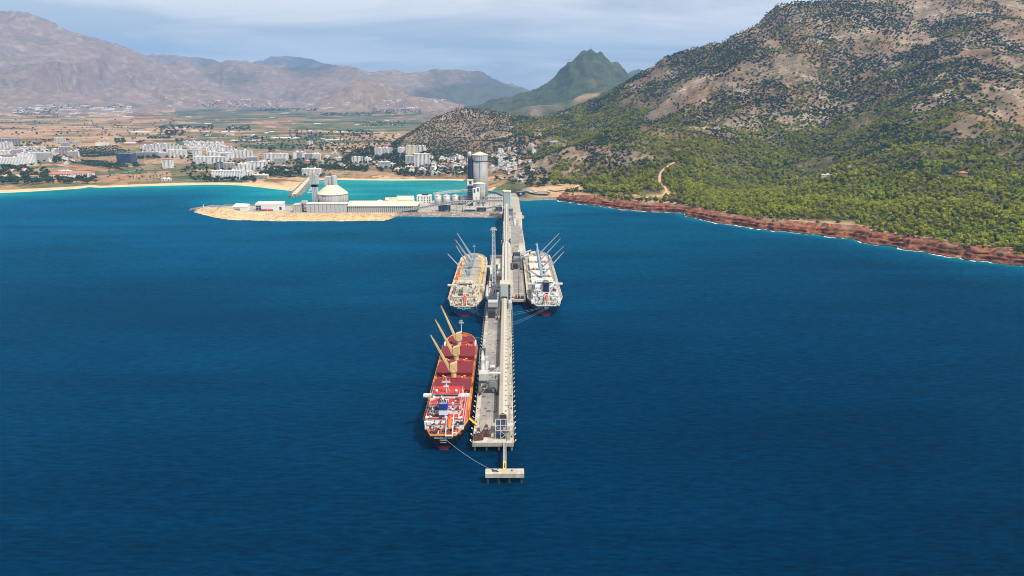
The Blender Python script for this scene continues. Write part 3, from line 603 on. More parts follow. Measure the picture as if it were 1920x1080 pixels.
def crown_mb(rx, rz, zc, n, leaf, seed, lobes=5, flat=0.0, core=True):
    rnd = random.Random(seed); mb = MB()
    C = [(0, 0, zc, rx * 0.62, rz * 0.7)]
    for k in range(lobes):
        a = 2 * math.pi * k / lobes + rnd.uniform(-.5, .5); q = rx * rnd.uniform(0.35, 0.62)
        C.append((q * math.cos(a), q * math.sin(a), zc + rz * rnd.uniform(-.45, .45), rx * rnd.uniform(.34, .5), rz * rnd.uniform(.34, .52)))
    if core:
        for (x, y, z, a, b) in C:
            vs = [(x + a * .72 * math.cos(t) * math.cos(p), y + a * .72 * math.sin(t) * math.cos(p), z + b * .72 * math.sin(p)) for p in (-.7, .1, .8) for t in [i * math.pi / 3 + p for i in range(6)]] + [(x, y, z + b * .8), (x, y, z - b * .8)]
            fs = [(r * 6 + i, r * 6 + (i + 1) % 6, r * 6 + 6 + (i + 1) % 6, r * 6 + 6 + i) for r in range(2) for i in range(6)] + [(12 + i, 12 + (i + 1) % 6, 18) for i in range(6)] + [((i + 1) % 6, i, 19) for i in range(6)]
            mb.add(vs, fs)
    for i in range(n):
        x, y, z, a, b = C[i % len(C)]
        u = rnd.uniform(-0.6, 1); t = rnd.uniform(0, 2 * math.pi); w = math.sqrt(1 - u * u)
        d = Vector((w * math.cos(t), w * math.sin(t), u)); p = Vector((x + d.x * a, y + d.y * a, z + d.z * b)) * 1.0
        p += Vector((rnd.uniform(-1, 1), rnd.uniform(-1, 1), rnd.uniform(-1, 1))) * leaf * 0.35
        nn = (d + Vector((rnd.uniform(-.7, .7), rnd.uniform(-.7, .7), rnd.uniform(-.2, .7)))).normalized()
        e = nn.cross(Vector((0, 0, 1)) if abs(nn.z) < .9 else Vector((1, 0, 0))).normalized(); f = nn.cross(e)
        l = leaf * rnd.uniform(.6, 1.25)
        mb.add([p - e * l * .6 - f * l * .3, p + e * l * .5 - f * l * .45, p + e * l * .55 + f * l * .4, p - e * l * .4 + f * l * .55], [(0, 1, 2, 3)])
    return mb
def trunk_mb(h, r, limbs, rx, seed):
    rnd = random.Random(seed); mb = MB(); p = Vector((0, 0, -0.8))
    for k in range(3):
        q = Vector((rnd.uniform(-.3, .3), rnd.uniform(-.3, .3), h * (k + 1) / 3)); mb.tube(p, q, r * (1 - .25 * k), r * (.75 - .25 * k), 6); p = q
    for k in range(limbs):
        a = rnd.uniform(0, 6.28); z = h * rnd.uniform(.5, .85); mb.tube((0, 0, z), (rx * .55 * math.cos(a), rx * .55 * math.sin(a), z + h * .2), r * .4, r * .15, 4)
    return mb
def two_mat(mb1, m1, mb2, m2, name):
    me = bpy.data.meshes.new(name); o = len(mb1.v)
    me.from_pydata(mb1.v + mb2.v, [], mb1.f + [tuple(i + o for i in f) for f in mb2.f]); me.materials.append(m1); me.materials.append(m2)
    me.polygons.foreach_set('material_index', [0] * len(mb1.f) + [1] * len(mb2.f)); me.update(); return me
PINES = []; KINDS = {}
for k in range(5):
    h = 7.4 + 0.7 * k; rx = 3.1 + 0.35 * (k % 3); rz = 3.3 + 0.35 * k * .6
    PINES.append((trunk_mb(h * .62, .26, 4, rx, k), crown_mb(rx, rz, h - rz * .9, 150, 1.1, 40 + k, 7)))
def kind_coll(name, meshes):
    c = bpy.data.collections.new(name)
    for i, me in enumerate(meshes):
        o = bpy.data.objects.new(name + '_shape', me); c.objects.link(o)
    return c
PINE_ME = [(t.mesh('pine_trunk'), c.mesh('pine_crown')) for t, c in PINES]
for t, c in PINE_ME: t.materials.append(BARK); c.materials.append(PINE_M)
KINDS['pine'] = kind_coll('pine_kinds', [two_mat(c, PINE_M, t, BARK, 'pine') for t, c in PINES])
KINDS['scrub'] = kind_coll('scrub_kinds', [crown_mb(1.9 + .3 * k, 1.5 + .25 * k, 1.1 + .1 * k, 46, 0.85, 60 + k, 3).mesh('bush') for k in range(4)])
for o in KINDS['scrub'].objects: o.data.materials.append(SCRUB_M)
BROAD = [(trunk_mb(4.2, .3, 4, 4, 70 + k), crown_mb(3.8 + .4 * k, 3.2, 5.6, 130, 1.2, 80 + k, 6)) for k in range(3)]
BROAD_ME = [(t.mesh('broadleaf_trunk'), c.mesh('broadleaf_crown')) for t, c in BROAD]
for t, c in BROAD_ME: t.materials.append(BARK); c.materials.append(BROAD_M)
KINDS['broad'] = kind_coll('broadleaf_kinds', [two_mat(c, BROAD_M, t, BARK, 'broadleaf') for t, c in BROAD])
def forest(name, label, cat, x, y, z, sc, coll, nk, seed):
    n = len(x); rg = np.random.default_rng(seed)
    me = bpy.data.meshes.new(name); me.vertices.add(n); me.vertices.foreach_set('co', np.stack([x, y, z], 1).astype(np.float32).ravel())
    for nm, ty, arr in (('spin', 'FLOAT', rg.uniform(0, 6.283, n)), ('size', 'FLOAT', sc), ('shape', 'INT', rg.integers(0, nk, n))):
        a = me.attributes.new(nm, ty, 'POINT'); a.data.foreach_set('value', arr.astype(np.float32 if ty == 'FLOAT' else np.int32))
    o = link(name, me, kind='stuff'); o['label'] = label; o['category'] = cat
    ng = bpy.data.node_groups.new(name, 'GeometryNodeTree')
    ng.interface.new_socket('Geometry', in_out='INPUT', socket_type='NodeSocketGeometry'); ng.interface.new_socket('Geometry', in_out='OUTPUT', socket_type='NodeSocketGeometry')
    N = ng.nodes; L = ng.links; gi = N.new('NodeGroupInput'); go = N.new('NodeGroupOutput')
    ci = N.new('GeometryNodeCollectionInfo'); ci.inputs['Collection'].default_value = coll; ci.inputs['Separate Children'].default_value = True; ci.inputs['Reset Children'].default_value = True
    ip = N.new('GeometryNodeInstanceOnPoints'); ip.inputs['Pick Instance'].default_value = True
    def na(nm, ty):
        a = N.new('GeometryNodeInputNamedAttribute'); a.data_type = ty; a.inputs['Name'].default_value = nm; return a.outputs['Attribute']
    cb = N.new('ShaderNodeCombineXYZ'); L.new(na('spin', 'FLOAT'), cb.inputs[2])
    L.new(gi.outputs[0], ip.inputs['Points']); L.new(ci.outputs[0], ip.inputs['Instance']); L.new(cb.outputs[0], ip.inputs['Rotation']); L.new(na('size', 'FLOAT'), ip.inputs['Scale']); L.new(na('shape', 'INT'), ip.inputs['Instance Index'])
    L.new(ip.outputs[0], go.inputs[0])
    md = o.modifiers.new('scatter', 'NODES'); md.node_group = ng
    return o
TRACKS = [[ground_at(*p)[:2] for p in P] for P in ([(1195, 372), (1225, 373), (1246, 368), (1250, 358), (1240, 350), (1236, 340), (1237, 330), (1243, 322), (1256, 314), (1266, 309)], [(1140, 365), (1165, 368), (1195, 372)], [(1020, 358), (1060, 352), (1085, 347)])]
CLEAR = [(1535, 322, 45), (1600, 322, 35), (1530, 308, 40), (1070, 352, 26), (1040, 356, 26), (1215, 368, 30), (1170, 366, 20), (1640, 322, 22), (1770, 333, 16), (1600, 290, 30), (1250, 300, 14)]
CLEAR = [(*ground_at(a, b)[:2], r) for a, b, r in CLEAR]
def scatter_cape():
    st = 5.2; gx, gy = np.meshgrid(np.arange(20, 2050, st), np.arange(760, 2960, st)); x = gx.ravel(); y = gy.ravel()
    x = x + RNG.uniform(-.85, .85, x.shape) * st; y = y + RNG.uniform(-.85, .85, y.shape) * st
    m = (np.abs(x / y) < 0.80); x = x[m]; y = y[m]
    s = coast_dist(x, y); m = s > 15; x, y, s = x[m], y[m], s[m]
    z = height(x, y); px, py = proj(x, y, z); m = (px > 930) & (px < 2010) & (py > -40)
    x, y, z, px, py, s = x[m], y[m], z[m], px[m], py[m], s[m]
    bad = np.zeros(x.shape, bool)
    for T in TRACKS: bad |= poly_dist(x, y, T)[0] < 8.5
    for cx, cy, r in CLEAR: bad |= ((np.hypot(x - cx, y - cy) < r) & (RNG.random(x.shape) < 0.9))
    bad |= (s < 22) & (RNG.random(x.shape) < 0.7)
    bad |= (px < 1030) & (py > 300)
    p = grid_at(PINE, px, py) / 9; q = grid_at(SCRUB, px, py) / 9
    patch = fbm(x / 70, y / 70, 4, 201); patch2 = fbm(x / 130 + 9, y / 130, 4, 202); streak = fbm(x / 40, y / 160, 3, 203)
    pp = np.clip(p * 1.0 + patch * 0.75 * (p < 0.8) + patch * 0.30 - 0.08 + fbm(x / 22, y / 22, 2, 206) * 0.45, 0, 1)
    u = RNG.random(x.shape); pine = (u < pp * 0.93) & ~bad
    qq = np.clip(q * 0.96 + patch2 * 1.5 + streak * 0.45 + fbm(x / 24, y / 24, 2, 207) * 0.5 + 0.02, 0.03, 0.97); scr = ~pine & (RNG.random(x.shape) < np.clip(qq * 1.0, 0, .92)) & ~bad; swap = pine & (RNG.random(x.shape) < 0.10); pine &= ~swap; scr |= swap
    size = np.clip(RNG.uniform(0.55, 1.25, x.shape) + fbm(x / 45, y / 45, 3, 205) * 0.45, 0.42, 1.75) * np.interp(py, [0, 250, 330], [0.62, 0.8, 0.95])
    return (x[pine], y[pine], z[pine], size[pine], px[pine], py[pine]), (x[scr], y[scr], z[scr], RNG.uniform(0.7, 1.9, scr.sum()) * np.interp(py[scr], [0, 200, 330], [0.95, 1.05, 1.0]))
PN, SC = scatter_cape()
def scatter_hill():
    st = 6.5; gx, gy = np.meshgrid(np.arange(-520, 420, st), np.arange(1950, 2760, st)); x = gx.ravel() + RNG.uniform(-3, 3, gx.size); y = gy.ravel() + RNG.uniform(-3, 3, gx.size)
    d, zr, side = main_ridge(x, y); z = height(x, y)
    px, py = proj(x, y, z)
    m = (zr > 24) & (px < 960) & (d < 560) & (z > 20) & (RNG.random(x.shape) < 0.72 + fbm(x / 80, y / 80, 3, 211) * 0.6)
    return x[m], y[m], z[m], RNG.uniform(.7, 1.6, m.sum())
HL = scatter_hill()
# the nearest pines stand on their own
near = np.argsort(np.hypot(PN[0], PN[1]) + 1e6 * ((PN[4] > 1918) | (PN[4] < 1000)))[:300]
rest = np.ones(len(PN[0]), bool); rest[near] = False
print('trees', len(PN[0]), len(SC[0]), len(HL[0]))
forest('pine_forest', 'bright green pine wood covering the lower slope of the cape', 'forest', *[a[rest] for a in PN[:4]], KINDS['pine'], 5, 1)
forest('mountain_scrub', 'dark green bushes dotted over the stony mountainside', 'scrub', *SC, KINDS['scrub'], 4, 2)
forest('hill_scrub', 'dark low bushes dotted over the stony hill behind the village', 'scrub', *HL, KINDS['scrub'], 4, 3)
for i, k in enumerate(near):
    t = thing('pine_tree', 'bright green pine in the front ranks of the wood above the red cliff', 'tree', (PN[0][k], PN[1][k], PN[2][k]), random.uniform(0, 6.28), 'pines nearest the red cliff')
    t.scale = (PN[3][k],) * 3; tm, cm = PINE_ME[i % 5]
    link('trunk', tm, t); link('crown', cm, t)
# trees of the plain
def scatter_plain():
    X, Y, S = [], [], []
    def blob(px0, px1, py0, py1, n, s=1.0):
        for _ in range(n):
            a, b = random.uniform(px0, px1), random.uniform(py0, py1); g = ground_at(a, b); X.append(g[0]); Y.append(g[1]); S.append(random.uniform(.7, 1.25) * (s if s < 1.55 else s * .62))
    def rows(px0, py0, px1, py1, n, s=1.0):
        for i in range(n):
            t = (i + random.uniform(-.4, .4)) / n; g = ground_at(px0 + (px1 - px0) * t, py0 + (py1 - py0) * t + random.uniform(-.4, .4)); X.append(g[0]); Y.append(g[1]); S.append(random.uniform(.7, 1.2) * s)
    for r in range(9): rows(140 + r * 2, 279 + r * 2.2, 222 + r * 3, 275 + r * 2.0, 34, 0.8)          # orchard
    for r in range(5): rows(152 + r * 3, 302 + r * 2, 235 + r * 2, 309 + r * 1.6, 36, 0.75)
    rows(130, 306, 232, 320, 60, 0.9)
    for a in [(258, 270, 293, 299, 30, 1.3), (275, 292, 291, 300, 26, 1.3), (248, 262, 308, 315, 14, 1.2), (278, 320, 258, 262, 34, 1.3), (330, 350, 263, 267, 12, 1.3), (216, 236, 262, 270, 30, 1.3), (255, 270, 266, 269, 8, 1.2), (42, 78, 268, 275, 22, 1.2), (80, 130, 263, 266, 24, 1.2), (98, 125, 298, 306, 26, 1.2), (505, 515, 282, 286, 10, 1.4),
              (300, 400, 238, 244, 70, 1.5), (310, 345, 248, 256, 50, 1.5), (420, 470, 238, 246, 40, 1.4), (30, 110, 205, 222, 120, 1.6), (100, 260, 198, 204, 90, 1.7), (600, 700, 213, 218, 160, 2.0), (480, 600, 204, 209, 150, 2.0), (700, 790, 206, 214, 110, 2.0), (680, 760, 228, 238, 130, 1.6), (540, 700, 246, 262, 150, 1.3), (560, 720, 262, 285, 240, 1.0), (440, 560, 258, 280, 120, 1.1), (690, 750, 255, 275, 60, 1.2), (640, 720, 306, 322, 60, 1.0), (560, 660, 300, 316, 50, 1.0), (720, 760, 296, 318, 60, 1.0), (735, 880, 318, 331, 190, 1.0), (350, 500, 300, 322, 90, 1.0), (500, 620, 296, 312, 90, 1.0), (0, 150, 275, 300, 90, 0.95), (230, 360, 284, 300, 60, 1.0), (640, 760, 280, 300, 110, 1.1), (785, 885, 285, 325, 150, 0.8), (925, 1005, 262, 345, 260, 0.85), (985, 1030, 320, 352, 90, 0.9), (345, 440, 320, 338, 40, 1.0), (0, 90, 262, 320, 110, 0.9), (150, 480, 245, 262, 60, 1.2), (0, 330, 225, 255, 130, 1.2), (380, 520, 190, 204, 160, 1.8), (560, 620, 318, 333, 26, 0.9), (200, 420, 310, 340, 60, 0.6)]:
        blob(*a[:4], a[4], a[5])
    for r in range(4): rows(600, 312 + r * 2, 690, 318 + r * 1.6, 40, 0.8)
    x = np.array(X); y = np.array(Y); return x, y, height(x, y), np.array(S)
# ------------------------------------------------------------------ the port on the breakwater
CONC = mat('concrete', (0.45, 0.415, 0.345), 0.9, 0.2, 0.25, dirt=(0.20, 0.175, 0.145), dirt_amt=0.42)
CONC_D = mat('concrete_grey', (0.27, 0.255, 0.24), 0.9, 0.16, 0.2, dirt=(0.15, 0.14, 0.13), dirt_amt=0.4)
SILO = mat('silo_concrete', (0.36, 0.36, 0.345), 0.85, 0.14, 0.09, dirt=(0.22, 0.22, 0.215), dirt_amt=0.4, streak=True)
CLAD = mat('grey_cladding', (0.43, 0.455, 0.455), 0.5, 0.07, 0.3, dirt=(0.32, 0.32, 0.31), dirt_amt=0.25, streak=True)
CLAD_D = mat('dark_cladding_seam', (0.09, 0.10, 0.11), 0.6, 0.1, 0.5)
CREAM = mat('cream_roof', (0.66, 0.59, 0.44), 0.6, 0.06, 0.08, dirt=(0.5, 0.45, 0.36), dirt_amt=0.25)
WHITE = mat('white_paint', (0.74, 0.74, 0.72), 0.6, 0.05, 0.3, dirt=(0.55, 0.53, 0.49), dirt_amt=0.2, streak=True)
NAVY = mat('navy_cladding', (0.018, 0.032, 0.085), 0.5, 0.15, 0.3, dirt=(0.03, 0.045, 0.09), dirt_amt=0.3)
STEEL = mat('grey_steel', (0.22, 0.23, 0.235), 0.55, 0.15, 0.8, dirt=(0.12, 0.11, 0.10), dirt_amt=0.3)
STEEL_L = mat('pale_steel', (0.47, 0.47, 0.45), 0.5, 0.1, 0.8, dirt=(0.30, 0.28, 0.25), dirt_amt=0.3)
DARK = mat('dark_steel', (0.045, 0.05, 0.06), 0.6, 0.2, 0.8)
GLASS = mat('window_glass', (0.03, 0.045, 0.07), 0.12, 0.1, 0.5, spec=0.6)
GALV = mat('galvanised', (0.50, 0.51, 0.50), 0.45, 0.08, 0.4, metal=0.2, streak=True)
RUST = mat('rusty_iron', (0.13, 0.065, 0.045), 0.85, 0.35, 1.5, dirt=(0.06, 0.04, 0.035), dirt_amt=0.5)
REDP = mat('red_paint', (0.45, 0.04, 0.035), 0.5, 0.15, 0.8)
SANDST = mat('sand_stone', (0.58, 0.42, 0.24), 0.95, 0.22, 0.12, dirt=(0.42, 0.27, 0.13), dirt_amt=0.4, bump=0.6)
GREYST = mat('grey_stone', (0.40, 0.34, 0.28), 0.95, 0.25, 0.15, dirt=(0.24, 0.20, 0.165), dirt_amt=0.4, bump=0.6)
QZ = 5.0
def lerp_line(P, n):
    P = np.array(P, float); L = np.concatenate([[0], np.cumsum(np.hypot(*(P[1:] - P[:-1]).T))]); t = np.linspace(0, L[-1], n); return np.stack([np.interp(t, L, P[:, 0]), np.interp(t, L, P[:, 1])], 1)
def stones(mb, pts, smin, smax, rnd):
    for (x, y, z) in pts:
        s = rnd.uniform(smin, smax); a = rnd.uniform(0, 6.28); c, q = math.cos(a), math.sin(a); vs = []
        for (i, j, k) in ((-1, -1, -1), (1, -1, -1), (1, 1, -1), (-1, 1, -1), (-1, -1, 1), (1, -1, 1), (1, 1, 1), (-1, 1, 1)):
            X = i * s * rnd.uniform(.32, .62); Y = j * s * rnd.uniform(.32, .62); Z = k * s * rnd.uniform(.25, .5); vs.append((x + X * c - Y * q, y + X * q + Y * c, z + Z))
        mb.add(vs, [(3, 2, 1, 0), (4, 5, 6, 7), (0, 1, 5, 4), (1, 2, 6, 5), (2, 3, 7, 6), (3, 0, 4, 7)])
def build_breakwater():
    t = thing('breakwater', 'long rubble breakwater with a paved quay carrying the cement works', 'breakwater', (0, 0, 0))
    top = [(-562, 1280), (-535, 1248), (-485, 1217), (-400, 1207), (-190, 1205), (-8, 1208), (24, 1208), (24, 1395), (20, 1490), (-60, 1455), (-110, 1396), (-180, 1348), (-195, 1310), (-400, 1303), (-548, 1296)]
    MB().prism(top, -3, QZ).build('quay_paving', mat('quay_ground', (0.33, 0.30, 0.26), 0.95, 0.15, 0.05, dirt=(0.45, 0.38, 0.30), dirt_amt=0.4), t)
    toe = [(-584, 1284), (-574, 1250)] + [G(*p) for p in [(400, 407), (430, 412), (520, 414.5), (640, 414.5), (720, 413.5), (733, 410), (745, 405.5), (850, 407), (941, 408)]]
    crest = [(-562, 1280), (-535, 1248), (-485, 1217), (-400, 1207), (-190, 1205), (-8, 1208)]
    n = 230; A = lerp_line(toe, n); B = lerp_line(crest, n)
    # keep the two lines abreast by x
    bx = np.interp(A[:, 0], B[:, 0], B[:, 0]); by = np.interp(A[:, 0], B[:, 0], B[:, 1]); B = np.stack([bx, by + 1.5], 1)
    rows = 9; X = np.zeros((rows, n)); Y = X.copy(); Z = X.copy()
    for k in range(rows):
        f = (k - 1) / (rows - 2); w = A + (B - A) * f
        X[k] = w[:, 0]; Y[k] = w[:, 1] + fbm(w[:, 0] / 9, w[:, 1] / 9 + k, 2, 301) * 1.2
        hump = 4.2 * np.exp(-((w[:, 0] + 505) / 38) ** 2) * (f > 0.5)
        Z[k] = (-1.2 if k == 0 else (0.1 + 5.3 * f ** 0.85)) + hump * f + fbm(w[:, 0] / 6, w[:, 1] / 6 + 9, 3, 302) * 0.6
    def part(sel, name, m):
        i = np.nonzero(sel)[0]; i = np.arange(i[0], i[-1] + 1); k, q = rows, len(i)
        V = np.stack([X[:, i].ravel(), Y[:, i].ravel(), Z[:, i].ravel()], 1); idx = np.arange(k * q).reshape(k, q)
        F4 = np.stack([idx[:-1, :-1], idx[:-1, 1:], idx[1:, 1:], idx[1:, :-1]], -1).reshape(-1, 4)
        me = np_mesh(name, V, F4, smooth=False); me.materials.append(m); link(name, me, t)
    part(A[:, 0] < -196, 'sand_slope', SANDST); part(A[:, 0] >= -199, 'stone_slope', GREYST)
    rnd = random.Random(5); m1, m2, m3, m4 = MB(), MB(), MB(), MB(); p1, p2, p3 = [], [], []
    for _ in range(4600):
        i = rnd.randrange(n - 1); k = rnd.uniform(0.8, rows - 1.01); a = int(k)
        x = X[a, i] + rnd.uniform(-2, 2); y = Y[a, i] + (Y[a + 1, i] - Y[a, i]) * (k - a); z = Z[a, i] + (Z[a + 1, i] - Z[a, i]) * (k - a)
        if x < -196:
            if (x < -420 and rnd.random() < 0.75) or (k < 4 and rnd.random() < .6): continue
            p1.append((x, y, z))
        else: p2.append((x, y, z))
    for _ in range(260):
        a = rnd.uniform(0, 1); x = -592 + 56 * a + rnd.uniform(-3, 3); y = 1284 + 10 * math.sin(a * 3) + rnd.uniform(-9, 12); p3.append((x, y, 0.6 + 4.2 * min(1, a * 2) * rnd.uniform(.5, 1)))
    stones(m1, p1, 0.9, 2.0, rnd); stones(m2, p2, 1.1, 2.3, rnd); stones(m3, p3, 2.2, 4.0, rnd)
    m1.build('sand_boulders', SANDST, t, kind='stuff'); m2.build('stone_armour', GREYST, t, kind='stuff'); m3.build('head_armour', CONC_D, t, kind='stuff', label='big dark armour blocks round the seaward tip')
    p4 = []
    for _ in range(900):
        a = rnd.random(); x = -548 + a * 350; p4.append((x, 1303 + rnd.uniform(-1, 7) + a * 6, rnd.uniform(.3, 4)))
    stones(m4, p4, 1.6, 2.8, rnd); m4.build('inner_armour', CONC_D, t, kind='stuff')
    MB().box(-540, -200, 1300.5, 1302, QZ, QZ + 2.2).build('parapet', CONC_D, t)
    b = thing('beacon', 'small white light beacon on the dark tip of the breakwater', 'beacon', (-572, 1286, 4.5))
    MB().lathe(0, 0, [(1.1, 0), (1.0, .6), (.5, .8), (.4, 4.5), (.8, 4.6), (.8, 4.9)], 10).build('post', WHITE, b); MB().lathe(0, 0, [(.4, 4.9), (.4, 5.8), (.1, 6.2)], 8).build('lantern', GLASS, b)
build_breakwater()
def box_thing(name, label, cat, x0, x1, y0, y1, z0, z1, m, group=None):
    t = thing(name, label, cat, ((x0 + x1) / 2, (y0 + y1) / 2, z0), 0, group); hx, hy = (x1 - x0) / 2, (y1 - y0) / 2
    return t, hx, hy, z1 - z0
def X_at(px, py, y): return D(px, py, y)[0]
def Z_at(px, py, y): return D(px, py, y)[2]
# --- white sheds at the seaward end
y = 1228
x0, x1 = X_at(436, 390, y), X_at(461, 390, y)
t, hx, hy, h = box_thing('storage_shed', 'small white shed with a lean-to nearest the breakwater tip', 'shed', x0, x1, y, y + 20, QZ, QZ + 11, WHITE)
MB().prism([(-hx, -hy), (hx, -hy), (hx, hy), (-hx, hy)], 0, [7.5, 7.0, 10.0, 11.5]).build('wall', WHITE, t)
MB().prism([(-hx - .5, -hy - .5), (hx + .5, -hy - .5), (hx + .5, hy + .5), (-hx - .5, hy + .5)], [7.52, 7.02, 10.02, 11.52], [8.1, 7.6, 10.6, 12.1]).build('roof', WHITE, t)
MB().box(-hx + 2.5, -hx + 13, -hy - .15, -hy, 0, 5.2).build('shutter', STEEL, t)
for k in range(5): MB().box(-hx + 2.5 + k * 2.45, -hx + 2.75 + k * 2.45, -hy - .28, -hy - .15, 0, 5.2).build('shutter_post', STEEL_L, t)
y = 1236; x0, x1 = X_at(479, 391, y), X_at(529, 391, y)
t, hx, hy, h = box_thing('white_warehouse', 'long white warehouse with an open dark bay at its end', 'warehouse', x0, x1, y, y + 18, QZ, QZ + 12, WHITE)
MB().box(-hx, hx, -hy, hy, 0, 11).build('wall', WHITE, t)
MB().prism([(-hx - .4, -hy - .6), (hx + .4, -hy - .6), (hx + .4, hy + .6), (-hx - .4, hy + .6)], 11, [11.8, 11.8, 14.5, 14.5]).build('roof', mat('white_roof', (.78, .77, .73), .5, .05, .2), t)
b = MB().box(-hx + .8, -hx + 10.5, -hy - .1, -hy, 0.1, 9).build('open_bay_shade', DARK, t)  # dark panel on the wall paints the shade inside the open bay
MB().box(-hx + .8, -hx + 10.5, -hy - .4, -hy - .1, 5.2, 5.8).build('bay_beam', STEEL_L, b); MB().box(-hx + 5, -hx + 5.6, -hy - .4, -hy - .1, 0.1, 9).build('bay_post', STEEL_L, b)
MB().box(hx - 5, hx - .8, -hy - .1, -hy, 1.5, 6.5).build('window', NAVY, t)
def truck(name, label, x, y, rz, cab, body, L=8.0, group=None, z=QZ):
    t = thing(name, label, 'truck', (x, y, z), rz, group)
    MB().box(-L / 2, L / 2, -1.1, 1.1, .7, 1.0).build('chassis', DARK, t)
    MB().prism([(L / 2 - 2.0, -1.2), (L / 2, -1.2), (L / 2, 1.2), (L / 2 - 2.0, 1.2)], 1.0, [3.1, 2.7, 2.7, 3.1]).build('cab', cab, t)
    MB().box(L / 2 + .01, L / 2 + .06, -1.0, 1.0, 1.7, 2.5).build('windscreen', GLASS, t)
    MB().box(-L / 2, L / 2 - 2.3, -1.25, 1.25, 1.0, 3.0).build('cargo_body', body, t)
    for wx in (-L / 2 + 1, -L / 2 + 2.3, L / 2 - 1):
        for s in (-1, 1): MB().tube((wx, s * 1.2, .5), (wx, s * .85, .5), .5, .5, 10).build('wheel', DARK, t)
    return t
ORNG = mat('orange_red_tarp', (.55, .09, .04), .7, .2, .8)
truck('truck', 'red truck parked in front of the white warehouse, nearer its open bay', x0 + 17, 1231.5, 0, REDP, REDP, 9.5)
truck('truck', 'orange-red truck parked in front of the middle of the white warehouse', x0 + 28, 1231.8, 0, REDP, ORNG, 9.5)
# --- panelled building under the dome
y = 1213; x0, x1 = X_at(575, 397, y), X_at(651.5, 397, y); zt = Z_at(610, 382.5, y) - QZ
t, hx, hy, h = box_thing('panelled_hall', 'grey panelled hall standing in front of the domed silo', 'building', x0, x1, y, y + 16, QZ, QZ + zt, CLAD)
MB().box(-hx, hx, -hy, hy, 0, zt).build('wall', CLAD_D, t)
pw = 2 * hx / 10; pm = MB().box(.12, pw - .5, -.14, 0, 0, zt - .6).mesh('panel'); pm.materials.append(CLAD)
for k in range(10): p = link('panel', pm, t); p.location = (-hx + k * pw, -hy, 0.3)
MB().box(-hx - .5, hx + .5, -hy - .6, hy + .4, zt, zt + 1.1).build('roof', mat('hall_roof', (.66, .64, .58), .6, .06, .1), t)
x0, x1 = X_at(549, 396, y), X_at(565, 396, y); zt = Z_at(556, 383, y) - QZ
t, hx, hy, h = box_thing('annex', 'low grey panelled annex beside the stair frame of the hall', 'building', x0, x1, y, y + 18, QZ, QZ + zt, CLAD)
MB().prism([(-hx, -hy), (hx, -hy), (hx, hy), (-hx, hy)], 0, [zt - 2.5, zt - 1.2, zt + .5, zt - .8]).build('wall', CLAD, t)
MB().prism([(-hx - .4, -hy - .4), (hx + .2, -hy - .4), (hx + .2, hy + .4), (-hx - .4, hy + .4)], [zt - 2.48, zt - 1.18, zt + .52, zt - .78], [zt - 1.9, zt - .6, zt + 1.1, zt - .2]).build('roof', CONC, t)
for k in range(4): MB().box(-hx + 1 + k * 4.2, -hx + 1.4 + k * 4.2, -hy - .12, -hy, 0, zt - 2.6).build('seam', CLAD_D, t)
MB().box(-hx - .1, -hx, -hy + 2, -hy + 6, 0, 6).build('door', DARK, t)
x0, x1 = X_at(565, 396, y), X_at(575, 396, y); zt = Z_at(570, 377.5, y) - QZ
t, hx, hy, h = box_thing('stair_frame', 'open steel stair and hopper frame between annex and hall', 'frame', x0, x1, y + 3, y + 12, QZ, QZ + zt, STEEL)
for sx in (-1, 1):
    for sy in (-1, 1): MB().box(sx * hx * .9 - .25, sx * hx * .9 + .25, sy * hy * .9 - .25, sy * hy * .9 + .25, 0, zt - 4.2).build('post', STEEL, t)
for k in range(3): MB().beam((-hx * .9, -hy, 1 + k * 4), (hx * .9, -hy, 4.6 + k * 4), .5, .3).build('stair_flight', DARK, t); MB().box(-hx, hx, -hy, hy, 4.6 + k * 4, 4.85 + k * 4).build('landing', STEEL_L, t)
MB().box(-hx, hx, -hy, hy, zt - 4.2, zt).build('hopper_house', CLAD, t)
# --- domed clinker silo with stair tower
yc = 1262; cx = X_at(624.5, 380, yc); rad = (X_at(652.7, 370, yc) - X_at(596.3, 370, yc)) / 2; zw = Z_at(624, 362, yc) ; zc = Z_at(624, 346, yc); zh = Z_at(624, 330, yc)
t = thing('domed_silo', 'wide round concrete silo with a cream cone roof and headhouse', 'silo', (cx, yc, QZ))
MB().lathe(0, 0, [(rad, 0), (rad, zw - QZ)], 64).build('drum', SILO, t, True)
m = MB()
for k in range(32):
    a = 2 * math.pi * k / 32; m.box(-.2, .2, -.2, .2, 0, 0) if False else None
    c, s = math.cos(a), math.sin(a); m.beam((c * (rad + .1), s * (rad + .1), 0), (c * (rad + .1), s * (rad + .1), zw - QZ - .3), .5, .5)
m.build('drum_ribs', SILO, t, kind='stuff')
rt = rad * 9.5 / 28; NF = 16; rr = rad + .8
for k in range(NF):
    a0, a1 = 2 * math.pi * k / NF, 2 * math.pi * (k + 1) / NF; am = (a0 + a1) / 2; vs = []
    for (r_, z_) in ((rr, zw - QZ), (rt, zc - QZ)):
        for a in (a0, am, a1): vs += [(r_ * math.cos(a), r_ * math.sin(a), z_), (r_ * math.cos(a), r_ * math.sin(a), z_ - .8)]
    MB().add(vs, [(0, 2, 8, 6), (2, 4, 10, 8), (1, 7, 9, 3), (3, 9, 11, 5), (0, 6, 7, 1), (4, 5, 11, 10), (0, 1, 3, 2), (2, 3, 5, 4), (6, 8, 9, 7), (8, 10, 11, 9)]).build('roof_panel', CREAM, t)
    MB().beam((rr * math.cos(a0), rr * math.sin(a0), zw - QZ + .1), (rt * math.cos(a0), rt * math.sin(a0), zc - QZ + .1), .45, .4).build('roof_rib', mat('roof_rib', (.42, .38, .30), .7), t)
